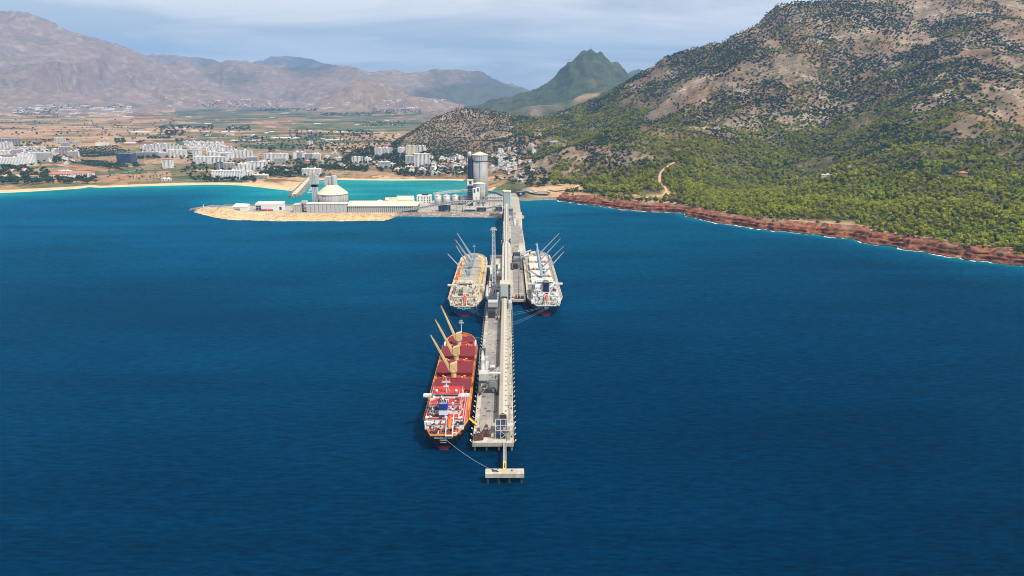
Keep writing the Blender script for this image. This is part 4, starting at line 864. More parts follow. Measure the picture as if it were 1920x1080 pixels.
MB().lathe(0, 0, [(rad + .5, zw - QZ - 1.6), (rad + .5, zw - QZ - .02)], 64).build('ring_beam', CONC_D, t)
b = MB().box(-rt * 1.2, rt * .05, -rt * .8, rt * .8, zc - QZ - 1.5, zh - QZ - 1.0).build('headhouse', CLAD, t); MB().box(-rt * .5, -rt * .4, -rt * .8 - .15, -rt * .8, zc - QZ, zh - QZ - 1.5).build('seam', CLAD_D, b)
MB().lathe(rt * .52, 0, [(rt * .55, zc - QZ - 1.5), (rt * .55, zh - QZ), (rt * .3, zh - QZ + 1.2)], 18).build('vent_drum', CLAD, t)
ty = 1248; tx0, tx1 = X_at(582, 340, ty), X_at(596.5, 340, ty); bx0, bx1 = X_at(586, 360, ty), X_at(596, 360, ty); z1 = Z_at(588, 345, ty) - QZ; z2 = Z_at(588, 329, ty) - QZ
t = thing('elevator_tower', 'tall grey panelled elevator tower beside the domed silo', 'tower', ((bx0 + bx1) / 2, ty, QZ)); w = (bx1 - bx0) / 2; wt = (tx1 - tx0) / 2; ox = (tx0 + tx1 - bx0 - bx1) / 2
MB().box(-w * .95, w * .95, -w, w, 0, z1).build('shaft', CLAD, t)
for sx in (-.55, .1, .6): MB().box(w * sx, w * sx + .5, -w - .15, -w, 6, z1 - 4).build('seam', CLAD_D, t)
MB().box(-w, w * 1.02, -w - .3, w + .3, 8, 9.6).build('collar', CREAM, t)
MB().box(-w * 1.2, w * 1.1, -w * 1.4, w, 0, 4).build('base', CREAM, t)
hb = MB().box(ox - wt, ox + wt, -wt, wt, z1, z2).build('head', CLAD, t)
for sx in (-.55, -.1, .45): MB().box(ox + wt * sx, ox + wt * sx + .45, -wt - .15, -wt, z1 + .5, z2 - .5).build('seam', CLAD_D, hb)
MB().box(-w, w, -w, w, z1 - 5, z1 - .1).build('dark_neck', NAVY, t)
m = MB()
for sx in (-.6, 0, .6):
    for sy in (-.6, .6): m.beam((ox + wt * sx, wt * sy, z2), (ox + wt * sx, wt * sy, z2 + 6), .5)
m.box(ox - wt * .8, ox + wt * .8, -wt * .8, wt * .8, z2 + 5.5, z2 + 6.2).build('roof_frame', STEEL_L, t)
g = thing('link_bridge', 'enclosed link bridge from elevator tower to silo headhouse', 'bridge', (tx1, yc - 8, Z_at(604, 343.5, ty)))
lx = cx - rt * 1.2 - tx1
MB().box(0, lx, -1.4, 1.4, 0, 2.8).build('gallery', CLAD, g)
for k in range(6): MB().box(lx * k / 6 + .6, lx * k / 6 + 1.8, -1.5, -1.4, .9, 2.2).build('window', GLASS, g)
# --- long store with cream roof
y = 1213; x0, x1 = X_at(652.5, 398, y), X_at(782, 398, y); ze = Z_at(720, 386.5, y) - QZ; zr_ = ze + 7
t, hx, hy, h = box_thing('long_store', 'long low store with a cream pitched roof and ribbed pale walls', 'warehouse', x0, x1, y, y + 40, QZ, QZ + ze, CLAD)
MB().box(-hx, hx, -hy, hy, 0, ze).build('wall', mat('store_wall_dark', (.13, .15, .17), .7, .1, .4), t)  # dark wall colour shows as stripes between the pale panels
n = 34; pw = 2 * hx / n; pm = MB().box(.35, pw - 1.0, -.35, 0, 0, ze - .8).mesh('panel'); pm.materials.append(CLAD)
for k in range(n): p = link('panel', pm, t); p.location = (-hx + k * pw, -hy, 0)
e = 1.6
MB().add([(-hx - .5, -hy - e, ze), (hx + .5, -hy - e, ze), (hx + .5, hy + e, ze), (-hx - .5, hy + e, ze), (-hx - .5, 0, zr_), (hx + .5 - 8, 0, zr_)], [(0, 1, 5, 4), (2, 3, 4, 5), (1, 2, 5), (3, 0, 4), (3, 2, 1, 0)]).build('roof', CREAM, t)
m = MB()
for k in range(1, 30): xx = -hx + 2 * hx * k / 30; m.beam((xx, -hy - e, ze + .08), (xx - 8 * k / 30 * .2, -.5, zr_ + .02), .25, .2)
m.build('roof_seams', mat('roof_seam', (.55, .49, .37), .6), t, kind='stuff')
# --- plant behind it
def tent(name, label, px0, px1, py0, py1, y, m, wallm):
    x0, x1 = X_at(px0, py1, y), X_at(px1, py1, y); z1 = Z_at(px0, py0, y); t = thing(name, label, 'building', ((x0 + x1) / 2, y + 8, QZ)); hx = (x1 - x0) / 2; zz = z1 - QZ
    MB().box(-hx, hx, -8, 8, 0, zz * .6).build('wall', wallm, t)
    MB().add([(-hx - .4, -8.6, zz * .6), (hx + .4, -8.6, zz * .6), (hx + .4, 8.6, zz * .6), (-hx - .4, 8.6, zz * .6), (-hx - .4, 0, zz), (hx + .4, 0, zz)], [(0, 1, 5, 4), (2, 3, 4, 5), (1, 2, 5), (3, 0, 4), (3, 2, 1, 0)]).build('roof', m, t)
    for k in range(3): MB().box(-hx + hx * .5 * (k + .5), -hx + hx * .5 * (k + .5) + 2.2, -8.12, -8, 1, zz * .4).build('window', GLASS, t)
    return t
PINKR = mat('pinkish_roof', (.58, .48, .40), .8, .1, .1); TANR = mat('tan_roof', (.56, .44, .28), .8, .15, .1)
tent('workshop', 'tan-roofed workshop behind the long store, beside the conical bin', 722, 744, 371, 381, 1300, TANR, CREAM)
tent('workshop', 'cream-roofed workshop behind the long store, nearest the white office', 744, 775, 368, 381, 1305, CREAM, WHITE)
t = thing('round_bin', 'low pinkish domed bin behind the long store', 'bin', (X_at(712, 379, 1310), 1310, QZ)); MB().lathe(0, 0, [(8.5, 0), (8.5, 4), (6.5, 7.5), (3, 9.3), (.5, 9.8)], 20).build('dome', PINKR, t, True); MB().box(-2, 2, -8.8, -8.2, 0, 3.5).build('hatch', STEEL, t)
t = thing('conical_bin', 'small conical bin with a dark stack behind the long store', 'bin', (X_at(726, 379, 1290), 1290, QZ)); MB().lathe(0, 0, [(6, 0), (6, 3), (3.5, 10), (3.5, 12.5)], 16).build('cone', TANR, t); MB().lathe(0, 0, [(3.9, 12.5), (3.9, 13.6), (.4, 15)], 16).build('cap', WHITE, t); MB().tube((0, 0, 15), (0, 0, 22), .5, .4, 8).build('stack', DARK, t)
t = thing('lamp_mast', 'thin dark mast rising behind the cream-roofed workshop', 'mast', (X_at(769, 379, 1310), 1316, QZ)); MB().tube((0, 0, 0), (0, 0, 17), .3, .15, 6).build('pole', DARK, t); MB().box(-1, 1, -.2, .2, 16.6, 17.2).build('lamp_head', STEEL, t)
# white office
y = 1330; x0, x1 = X_at(781.5, 381, y), X_at(808, 381, y); zt = Z_at(790, 367.5, y) - QZ
t, hx, hy, h = box_thing('office_block', 'white four storey office block with dark square windows', 'building', x0, x1, y, y + 18, QZ, QZ + zt, WHITE)
MB().box(-hx, hx, -hy, hy, 0, zt).build('wall', WHITE, t)
MB().box(-hx * .3, hx * .6, -hy * .5, hy * .6, zt, zt + 3.4).build('roof_house', DARK, t); MB().box(-hx - .2, hx + .2, -hy - .2, hy + .2, zt, zt + .6).build('parapet', WHITE, t)
MB().tube((-hx * .3, 0, zt + 3.4), (-hx * .3, 0, zt + 9), .2, .1, 6).build('antenna', DARK, t)
wm = MB().box(-1.1, 1.1, -.12, 0, 0, 1.7).mesh('window'); wm.materials.append(GLASS)
for fl in range(4):
    for c in (-.72, -.25, .1, .55, .82):
        if fl == 0 and c in (-.72, -.25): continue
        w = link('window', wm, t); w.location = (hx * c, -hy, 1.2 + fl * (zt - 1) / 4)
# four steel silos and their bridge
yS = 1312
for k, (a, b) in enumerate([(814.5, 828), (830.5, 844.5), (847.5, 860.5), (863.5, 875)]):
    xa, xb = X_at(a, 375, yS), X_at(b, 375, yS); r_ = (xb - xa) / 2; zt = Z_at(820, 367, yS) - QZ
    t = thing('steel_silo', ['squat grey steel silo nearest the white office', 'squat grey steel silo second from the white office', 'squat grey steel silo third from the white office', 'squat grey steel silo nearest the tall concrete silo'][k], 'silo', ((xa + xb) / 2, yS, QZ), 0, 'row of four squat steel silos')
    MB().lathe(0, 0, [(r_, 0), (r_, zt)], 28).build('shell', GALV, t, True); MB().lathe(0, 0, [(r_ + .3, zt), (r_ + .3, zt + .5), (r_ * .2, zt + 2.6), (.4, zt + 2.8)], 28).build('roof', GALV, t)
    m = MB()
    for z in range(2, int(zt), 3): m.lathe(0, 0, [(r_ + .12, z), (r_ + .12, z + .25)], 24)
    m.build('hoops', STEEL_L, t, kind='stuff'); MB().box(r_ + .5, r_ + 2.2, -1.2, 1.2, 0, zt - 1).build('ladder_shaft', STEEL, t)
def gallery(name, label, P, w, h, wall, roof, legs=None, win=True, legm=STEEL, group=None):
    """an enclosed conveyor carried on bents along the points P (floor height)"""
    o = P[0]; t = thing(name, label, 'conveyor', o, 0, group); L = [Vector(p) - Vector(o) for p in P]
    for a, b in zip(L[:-1], L[1:]):
        m = Vector((0, 0, h / 2)); MB().beam(a + m, b + m, w, h).build('gallery', wall, t)
        d = (b - a).normalized(); MB().beam(a + Vector((0, 0, h + .15)), b + Vector((0, 0, h + .15)), w + .5, .3).build('roof', roof, t)
        if win:
            sd = Vector((d.y, -d.x, 0)).normalized(); sd = sd if sd.y < 0 else -sd; mm = MB(); n = max(1, int((b - a).length / 4.5))
            for k in range(n):
                c = a.lerp(b, (k + .5) / n) + sd * (w / 2 + .03) + Vector((0, 0, h * .55)); mm.beam(c - d * .9, c + d * .9, .12, h * .38)
            mm.build('windows', GLASS, t, kind='stuff')
    for f, zb in (legs or []):
        tot = f * (len(L) - 1); i = min(int(tot), len(L) - 2); c = L[i].lerp(L[i + 1], tot - i); d = (L[i + 1] - L[i]).normalized(); sd = Vector((d.y, -d.x, 0)).normalized(); g = zb - o[2]
        mm = MB()
        for s in (-1, 1): mm.beam(c + sd * s * w * .45, Vector((c.x, c.y, g)) + sd * s * w * .7, .5)
        mm.beam(Vector((c.x, c.y, (c.z + g) / 2)) - sd * w * .55, Vector((c.x, c.y, (c.z + g) / 2)) + sd * w * .55, .35); mm.build('bent', legm, t)
    return t
t = gallery('conveyor_bridge', 'pale conveyor bridge passing over the four steel silos', [(X_at(813, 363, yS + 6), yS + 6, Z_at(813, 365, yS + 6)), (X_at(882, 356, yS + 6), yS + 6, Z_at(882, 357.5, yS + 6))], 3, 3, STEEL_L, CREAM, [(k / 7 + .05, QZ) for k in range(7)], False)
m = MB(); za = Z_at(813, 362, yS + 6) - t.location.z
for k in range(2):
    b0 = 8 + k * 15; m.beam((b0, 0, 3.5 + b0 * .09), (b0 + 8, 0, 7 + b0 * .09), .35); m.beam((b0 + 8, 0, 7 + b0 * .09), (b0 + 16, 0, 4.2 + b0 * .09), .35)
m.build('stay_frame', WHITE, t)
# --- tall concrete silo
yt = 1352; cx = X_at(900.5, 350, yt); rad = (X_at(914.6, 340, yt) - X_at(886.4, 340, yt)) / 2; zt = Z_at(900, 290.5, yt) - QZ; zb = Z_at(900, 302, yt) - QZ
t = thing('tall_silo', 'tall round concrete cement silo towering over the quay', 'silo', (cx, yt, QZ))
MB().lathe(0, 0, [(rad, 0), (rad, zb)], 56).build('shaft', SILO, t, True)
m = MB()
for k in range(1, 22): m.lathe(0, 0, [(rad + .06, zb * k / 22), (rad + .06, zb * k / 22 + .35)], 40)
m.build('pour_joints', CONC_D, t, kind='stuff'); MB().box(-.3, .3, -rad - .35, -rad + .2, 0, zb).build('cable_duct', CLAD_D, t)
MB().lathe(0, 0, [(rad + .7, zb), (rad + .7, zb + .9)], 56).build('ledge', DARK, t)
MB().lathe(0, 0, [(rad - .15, zb + .9), (rad - .15, zt)], 40).build('crown_wall', CLAD_D, t)
for k in range(26):
    a = 2 * math.pi * k / 26; p = MB().box(-1.45, 1.45, -.18, .18, zb + 1, zt).build('crown_panel', CLAD, t); p.location = (rad * math.cos(a), rad * math.sin(a), 0); p.rotation_euler = (0, 0, a + math.pi / 2)
MB().lathe(0, 0, [(rad + 1, zt), (rad + 1, zt + .6), (rad * .12, zt + 6.2), (.3, zt + 6.4)], 40).build('roof', CREAM, t)
sx = X_at(880, 340, yt - 6) - cx; sw = (X_at(885.5, 340, yt - 6) - X_at(876.5, 340, yt - 6)) / 2
m = MB()
for a in (-1, 1):
    for b in (-1, 1): m.beam((sx + a * sw, -6 + b * sw, 0), (sx + a * sw, -6 + b * sw, zt - 2), .5)
H_ = zt - 2
for k in range(24):
    z0, z1 = H_ * k / 24, H_ * (k + 1) / 24; a = 1 if k % 2 else -1
    for b in (-1, 1): m.beam((sx - sw, -6 + b * sw, z1), (sx + sw, -6 + b * sw, z1), .3); m.beam((sx - a * sw, -6 + b * sw, z0), (sx + a * sw, -6 + b * sw, z1), .4, .25)
m.build('stair_cage', DARK, t)
MB().box(sx - sw * .5, sx + sw * 1.4, -6 - sw * .5, -6 + sw * .9, 0, zb + 5).build('lift_shaft', NAVY, t)
yt2 = 1325; r2 = (X_at(910, 360, yt2) - X_at(888, 360, yt2)) / 2; z2 = Z_at(899, 344, yt2) - QZ
t = thing('small_silo', 'smaller clad silo standing against the foot of the tall silo', 'silo', (X_at(899, 360, yt2), yt2, QZ))
MB().lathe(0, 0, [(r2, 0), (r2, z2)], 40).build('shell', SILO, t, True); MB().lathe(0, 0, [(r2 + .5, z2), (r2 + .5, z2 + .4), (.5, z2 + 3)], 40).build('roof', CREAM, t)
for k in range(20):
    a = 2 * math.pi * k / 20; p = MB().box(-1.3, 1.3, -.16, .16, z2 * .72, z2).build('panel', CLAD, t); p.location = (r2 * math.cos(a), r2 * math.sin(a), 0); p.rotation_euler = (0, 0, a + math.pi / 2)
yt3 = 1300; xa, xb = X_at(876.5, 360, yt3), X_at(887.5, 360, yt3); z3 = Z_at(880, 347, yt3) - QZ
t = thing('bucket_elevator', 'dark blue bucket elevator with a white head house by the tall silo', 'tower', ((xa + xb) / 2, yt3, QZ)); w = (xb - xa) / 2
MB().box(-w * .8, w * .8, -w, w, 0, z3).build('shaft', NAVY, t); hb = MB().box(-w, w, -w * 1.1, w * 1.1, z3, z3 + 9).build('head', WHITE, t); MB().box(-w * .3, w * .5, -w * 1.1 - .15, -w * 1.1, z3 + 2, z3 + 8).build('opening', DARK, hb); MB().box(-w * 1.1, w * 1.1, -w * 1.2, w * 1.2, z3 + 9, z3 + 10).build('roof', CREAM, t)  # head opening is a dark plate with its inner shade painted in
m = MB()
for k in range(9): m.box(-w * .95, w * .95, -w * 1.15, -w, z3 * k / 9 + 1, z3 * k / 9 + 1.5)
m.build('platforms', STEEL, t, kind='stuff')
for k, (a, b, p0, p1, lab) in enumerate([(886.5, 893, 353, 378, 'tall white filter housing with a dark opening beside the bucket elevator'), (893.2, 899.5, 351, 378, 'taller white filter housing with a dark opening in front of the small silo')]):
    yy = 1296 + k * 4; xa, xb = X_at(a, 365, yy), X_at(b, 365, yy); zz = Z_at(a, p0, yy) - QZ
    t = thing('filter_housing', lab, 'housing', ((xa + xb) / 2, yy, QZ)); w = (xb - xa) / 2
    MB().box(-w, w, -w, w, 10 * k, zz).build('casing', WHITE, t); MB().box(-w * .45, w * .45, -w - .12, -w, zz - 8, zz - 1.5).build('opening', DARK, t)  # dark plate on the casing paints the shade of an opening
    for s in (-1, 1): MB().box(s * w * .8 - .2, s * w * .8 + .2, -w - .3, -w - .02, 0, zz * .5).build('leg', STEEL, t)
rnd = random.Random(3)
t = thing('pump_station', 'cluster of white and blue process boxes under the small silo', 'machinery', (X_at(902, 372, 1290), 1290, QZ))
for k in range(7): x = rnd.uniform(-6, 8); z = rnd.uniform(0, 16); MB().box(x, x + rnd.uniform(1.5, 3), -3, 3, z, z + rnd.uniform(2, 4)).build('casing', [WHITE, NAVY, CLAD][k % 3], t)
for k in range(5): MB().beam((-7 + k * 3.6, -3.5, 0), (-7 + k * 3.6, -3.5, 19), .4).build('post', STEEL_L, t)
# --- main belt gallery along the quay
yg = 1206
P = [(X_at(a, b, yg), yg + 3, Z_at(a, b, yg)) for a, b in [(738, 398.5), (790, 391.5), (830, 384.5), (855, 380.5), (885, 379.5), (912, 379), (943, 378.6)]]
P[0] = (P[0][0], P[0][1], QZ + .4)
gallery('belt_gallery', 'curved grey belt gallery climbing along the quay to the shore tower', P, 4, 3.2, STEEL_L, mat('belt_roof', (.36, .34, .30), .8), [(.3, QZ), (.4, QZ), (.5, QZ), (.6, QZ), (.7, QZ), (.8, QZ), (.9, QZ), (.97, QZ)])
for i, (a, b, p0, p1, lab) in enumerate([(821.5, 844, 384, 394.5, 'dark blue shed under the rising belt gallery'), (893.5, 911, 389, 397, 'dark blue shed under the belt gallery in front of the tall silo'), (929, 941.5, 388, 397, 'dark blue shed at the end of the quay beside the shore tower'), (871, 890, 393, 397.5, 'low dark blue container row on the quay by the bucket elevator')]):
    yy = 1222; xa, xb = X_at(a, p1, yy), X_at(b, p1, yy); zz = Z_at(a, p0, yy) - QZ
    t = thing('blue_shed', lab, 'shed', ((xa + xb) / 2, yy + 6, QZ)); hx = (xb - xa) / 2
    MB().box(-hx, hx, -6, 6, 0, zz).build('wall', NAVY, t); MB().box(-hx - .3, hx + .3, -6.3, 6.3, zz, zz + .5).build('roof', STEEL_L, t)
    for k in range(4): MB().box(-hx + hx * .5 * k + .3, -hx + hx * .5 * k + .6, -6.12, -6, 0, zz - .3).build('rib', STEEL, t)
gallery('belt_gallery', 'pale low conveyor sloping up between the blue sheds', [(X_at(850, 391, 1232), 1232, QZ + 1), (X_at(884, 382, 1240), 1240, QZ + 13)], 3, 2.4, CLAD, CONC, [(.5, QZ), (.9, QZ)], False)
gallery('belt_gallery', 'pale conveyor sloping down from the tall silo to the shore tower', [(X_at(912, 384, 1230), 1230, QZ + 3), (X_at(941, 381, 1222), 1222, QZ + 10)], 3, 2.4, CLAD, CONC, [(.4, QZ), (.8, QZ)], False)
gallery('belt_gallery', 'long horizontal pale pipe gallery behind the blue sheds', [(X_at(912, 377, 1262), 1262, QZ + 19), (X_at(942, 377, 1262), 1262, QZ + 19)], 3, 3, STEEL_L, CREAM, [(.2, QZ), (.5, QZ), (.85, QZ)])
gallery('belt_gallery', 'dark arched conveyor from the tall silo down to the land side', [(X_at(914, 361, 1400), 1400, Z_at(914, 361, 1400)), (X_at(930, 363, 1396), 1396, Z_at(930, 363.5, 1396)), (X_at(943, 368, 1390), 1390, Z_at(943, 369, 1390))], 4, 3, STEEL, DARK, [(.4, 0), (.9, 0)])
t = thing('drum', 'round grey drum standing on the roof line behind the tall silo', 'tank', (X_at(880, 285, 1362), 1362, Z_at(880, 291, 1362)));  MB().lathe(0, 0, [(4, -6), (4, 5), (2.5, 6.5), (.3, 7)], 20).build('shell', STEEL_L, t, True); MB().box(-3, 3, -3, 3, -40, -6).build('support', STEEL, t)
# --- quay clutter
for i in range(16):
    x = rnd.uniform(-230, -20); yy = rnd.uniform(1214, 1240); w = rnd.uniform(2, 6)
    t = thing('machinery_crate', 'small grey crate lying on the quay among the conveyors', 'crate', (x, yy, QZ), rnd.uniform(0, 1), 'grey crates on the quay'); MB().box(-w / 2, w / 2, -1.5, 1.5, 0, rnd.uniform(1.5, 3)).build('casing', [CLAD, CONC_D, STEEL_L][i % 3], t); MB().box(-w / 2 - .1, w / 2 + .1, -1.6, 1.6, -.02, .3).build('skid', DARK, t)
# ------------------------------------------------------------------ fishing mole and boats
def build_mole():
    a = Vector((*G(549, 370.5, 0), 0)); b = Vector((*G(582, 335, 0), 0)); d = (b - a).normalized(); s = Vector((d.y, -d.x, 0)); L = (b - a).length
    t = thing('fishing_mole', 'short rubble mole with a pale roadway sheltering small boats', 'breakwater', (a.x, a.y, 0)); n = 60; mb = MB(); rd = MB(); rnd = random.Random(9)
    ring = []
    prof = [(-17, -1.5), (-13, .5), (-9, 3), (-6, 4.2), (6, 4.0), (9, 2.4), (13, .3), (17, -1.5)]
    vs = []; fs = []
    for i in range(n):
        f = i / (n - 1); tip = min(1, f * 9 + .12)
        for o, z in prof:
            p = d * (L * f) + s * (o * tip + rnd.uniform(-.5, .5)); vs.append((p.x, p.y, z * (1 if f > .03 else .5) + rnd.uniform(-.2, .2)))
    k = len(prof)
    for i in range(n - 1):
        for j in range(k - 1): fs.append((i * k + j, i * k + j + 1, (i + 1) * k + j + 1, (i + 1) * k + j))
    fs.append(tuple(range(k)))
    mb.add(vs, fs); mb.build('bank', mat('mole_rock', (.24, .205, .175), .95, .4, .2, bump=.7), t)
    e0, e1 = d * 14, d * L; z = Vector((0, 0, 4.6)); rd.add([e0 - s * 5 + z, e0 + s * 5 + z, e1 + s * 5 + z, e1 - s * 5 + z] + [e0 - s * 5, e0 + s * 5, e1 + s * 5, e1 - s * 5], [(0, 1, 2, 3), (0, 4, 5, 1), (1, 5, 6, 2), (2, 6, 7, 3), (3, 7, 4, 0)]); rd.build('roadway', mat('mole_road', (.52, .44, .33), .9, .12, .1), t)
    m = MB(); pts = []
    for _ in range(420):
        f = rnd.uniform(0, 1); o = rnd.choice((-1, 1)) * rnd.uniform(7, 14) * min(1, f * 9 + .2); p = d * (L * f) + s * o; pts.append((p.x, p.y, max(.3, 4.2 - (abs(o) - 6) * .55)))
    stones(m, pts, 1.2, 2.6, rnd); m.build('rubble', mat('mole_stone', (.27, .235, .2), .95, .4, .4), t, kind='stuff')
    # boats along the inner side
    cols = [WHITE, mat('boat_blue', (.06, .18, .36), .4), WHITE, WHITE, mat('boat_teal', (.1, .35, .36), .4)]
    labs = ['small white boat moored at the outer end of the mole', 'small blue boat second along the mole', 'small white boat with a cabin midway along the mole', 'small white boat moored just beyond the middle of the mole', 'small teal boat moored towards the beach end of the mole']
    for i in range(10):
        f = .2 + .072 * i; p = a + d * (L * f) + s * (24 + rnd.uniform(-1, 3)); bl = rnd.uniform(8, 12)
        lab = labs[i // 2] if i % 2 == 0 else labs[i // 2].replace('small', 'short').replace('moored', 'tied')
        bt = thing('fishing_boat', lab + (', nearer the roadway' if i % 2 else ''), 'boat', (p.x, p.y, 0), math.atan2(s.y, s.x) + rnd.uniform(-.3, .3), 'boats moored along the mole')
        w = bl * .16; vs = []
        for (x, h_, z0) in ((-.5, .8, .1), (-.2, 1, 0), (.2, .9, 0), (.42, .45, .3), (.5, .05, .7)):
            vs += [(x * bl, -w * h_, 1.0 + z0), (x * bl, w * h_, 1.0 + z0), (x * bl, w * h_ * .6, -.4), (x * bl, -w * h_ * .6, -.4)]
        fs = [(0, 1, 2, 3), (19, 18, 17, 16)]
        for q in range(4):
            for j in range(4): fs.append((q * 4 + j, q * 4 + 4 + j, q * 4 + 4 + (j + 1) % 4, q * 4 + (j + 1) % 4))
        MB().add(vs, fs).build('hull', cols[i % 5], bt); MB().box(-bl * .2, bl * .12, -w * .6, w * .6, 1.0, 2.6).build('cabin', WHITE, bt); MB().box(bl * .121, bl * .13, -w * .5, w * .5, 1.7, 2.4).build('windscreen', GLASS, bt); MB().tube((-bl * .1, 0, 2.6), (-bl * .1, 0, 5.5), .08, .05, 5).build('mast', STEEL_L, bt)
build_mole()
# ------------------------------------------------------------------ the jetty
DZ = 6.0
ASPH = mat('deck_asphalt', (0.23, 0.215, 0.205), 0.9, 0.2, 0.12, dirt=(0.40, 0.36, 0.30), dirt_amt=0.45)
YEL = mat('yellow_paint', (0.72, 0.47, 0.03), 0.55, 0.1, 0.8)
RUBBER = mat('rubber', (0.02, 0.02, 0.022), 0.8, 0.1, 1)
ROPE = mat('rope', (0.32, 0.36, 0.40), 0.8, 0.1, 3)
GALR = mat('gallery_roof', (0.46, 0.415, 0.335), 0.7, 0.14, 0.16, dirt=(0.30, 0.265, 0.215), dirt_amt=0.42)
def fender_mb(s):
    m = MB()                                             # a bracket with a round rubber and a pale hook over the edge
    m.tube((s * .1, -.9, -1.0), (s * 1.1, -.9, -1.0), .55, .55, 8); return m
def build_jetty():
    t = thing('jetty', 'long concrete jetty on piles running out from the cement works', 'jetty', (0, 0, 0))
    W, E_, S0, S1 = -19.9, 3.4, 349.5, 850
    MB().box(W, E_, S0, S1, DZ - 2.4, DZ).build('deck', CONC, t)
    MB().box(W + 3.2, -6.2, S0 + 13, 840, DZ + .004, DZ + .03).build('roadway', ASPH, t)
    MB().prism([(5.2, 642), (18.0, 642), (18.4, 850), (3.4, 850), (3.4, 644)], DZ - 2.2, DZ - .03).build('berth_deck', CONC, t)
    MB().box(6, 15.5, 662, 838, DZ - .026, DZ + .02).build('berth_roadway', ASPH, t)
    MB().box(16.6, 18.0, 645, 848, DZ, DZ + .5).build('kerb', CREAM, t)
    MB().prism([(-6.5, 850.01), (24, 850.01), (24, 876)] + [(24, 925), (23, 1035), (26, 1208), (-7, 1208)], DZ - 2.4, DZ - .06).build('trestle_deck', CONC, t)
    MB().prism([(5.5, 852), (15.0, 852), (16, 925), (22.6, 926), (22.4, 1035), (15, 1100), (15, 1206), (5.5, 1206)], DZ - .055, DZ - .01).build('trestle_road', ASPH, t)
    MB().lathe(20.0, 1165, [(9, DZ - 4), (9, DZ)], 20).build('turning_bay', mat('bay_stone', (.46, .37, .27), .95, .15, .3), t)
    for x in (W + .25, E_ - .65): MB().box(x, x + .4, S0 + .3, 640 if x > 0 else 845, DZ, DZ + .32).build('kerb', CONC, t)
    MB().box(W + 2.9, W + 3.05, S0 + 6, 840, DZ + .034, DZ + .12).build('crane_rail', DARK, t); MB().box(-7.2, -7.05, S0 + 12, 840, DZ + .034, DZ + .12).build('crane_rail', DARK, t)
    m = MB()
    for y in np.arange(352, 1200, 8.0):
        for x in ([W + 1.2, -12, -5, E_ - 1.2] if y < 850 else [-4, 5, 14, 21]):
            m.tube((x, y, -4), (x, y, DZ - 2.3), .55, .55, 8)
    for y in np.arange(646, 850, 9.0): m.tube((10, y, -4), (10, y, DZ - 2.2), .55, .55, 8); m.tube((16.5, y, -4), (16.5, y, DZ - 2.2), .55, .55, 8)
    m.build('piles', CONC_D, t, kind='stuff')
    # fenders down both faces: rubber, bracket and white bollard arm
    fr = MB().tube((0, -.9, -1.2), (0, .9, -1.2), .62, .62, 10).tube((-.55, 0, -2.0), (.5, 0, -2.0), .45, .45, 8).mesh('fender'); fr.materials.append(RUBBER)
    br = MB().tube((0, -.55, -.25), (1.0, -.35, .35), .17, .17, 6).tube((1.0, -.35, .35), (1.05, .45, .38), .2, .2, 6).tube((1.05, .45, .38), (.55, .95, .15), .17, .12, 6).mesh('hook'); br.materials.append(mat('hook_steel', (.62, .61, .58), .5))
    for s, x, y0, y1 in ((-1, W - .55, 352, 640), (1, E_ + .5, 352, 640), (-1, W - .55, 646, 845)):
        for y in np.arange(y0, y1, 7.6):
            f = link('fender', fr, t); f.location = (x, y, DZ); f.scale = (s, 1, 1)
            h = link('hook', br, f); h.location = (-.2, 0, 0)
    for y in np.arange(650, 846, 9.5): f = link('fender', fr, t); f.location = (18.6, y, DZ)
    for y in np.arange(356, 640, 19.0):
        for x in (W + 1.3, E_ - 1.2): MB().lathe(x, y, [(.3, DZ), (.28, DZ + .5), (.45, DZ + .55), (.4, DZ + .75)], 8).build('bollard', DARK, t)
    m = MB()
    for k in range(26): m.box(W + .5 + k * .9, W + .62 + k * .9, S0 - .06, S0, DZ - 2.3, DZ - .1)
    m.build('formwork_marks', CONC_D, t, kind='stuff')
    m = MB()
    for y in np.arange(356, 640, 11.6): m.box(W + .7, -6.3, y, y + .12, DZ + .031, DZ + .04)
    for x in (-13.2, -9.6): m.box(x, x + .1, S0 + 13, 640, DZ + .031, DZ + .04)
    m.build('deck_joints', DARK, t, kind='stuff')
    m = MB(); rn = random.Random(4)
    for _ in range(34):
        x, y = rn.uniform(W + 4, -7), rn.uniform(366, 640); n_ = 9; r_ = rn.uniform(.5, 1.8); m.lathe(x, y, [(r_, DZ + .035), (r_ * .5, DZ + .05 + r_ * .06)], n_)
    m.build('spilled_clinker', mat('clinker', (.10, .095, .09), .95, .3, 1.0), t, kind='stuff')
    # dolphin and catwalk
    d = thing('mooring_dolphin', 'concrete mooring dolphin on dark piles off the jetty end', 'dolphin', (-1.6, 318.5, 0))
    MB().box(-10, 10.1, -2.7, 2.6, DZ - 2.3, DZ).build('cap', CONC, d)
    for x in (-8.8, -3.2, 2.4, 8.6):
        for y in (-1.4, 1.4): MB().tube((x, y, -4), (x, y, DZ - 2.3), .65, .65, 12).build('pile', DARK, d)
    MB().lathe(3.8, 0, [(.35, DZ), (.3, DZ + .5), (.5, DZ + .6), (.4, DZ + .8)], 8).build('bollard', RUST, d)
    m = MB().box(-6.4, -5.2, -.6, .6, DZ, DZ + .5)
    for k in range(5): a = k * .5; m.tube((-6.8 + k * .75, 1.3 - k * .55, DZ + .35), (-6.2 + k * .75, .8 - k * .5, DZ + .45), .28, .28, 6)
    m.tube((-4.3, -.7, DZ + .4), (-3.6, .9, DZ + 1.0), .25, .2, 6).build('quick_release_hook', DARK, d)
    c = thing('catwalk', 'narrow catwalk with a yellow end linking jetty and dolphin', 'walkway', (-1.6, 349.5, DZ))
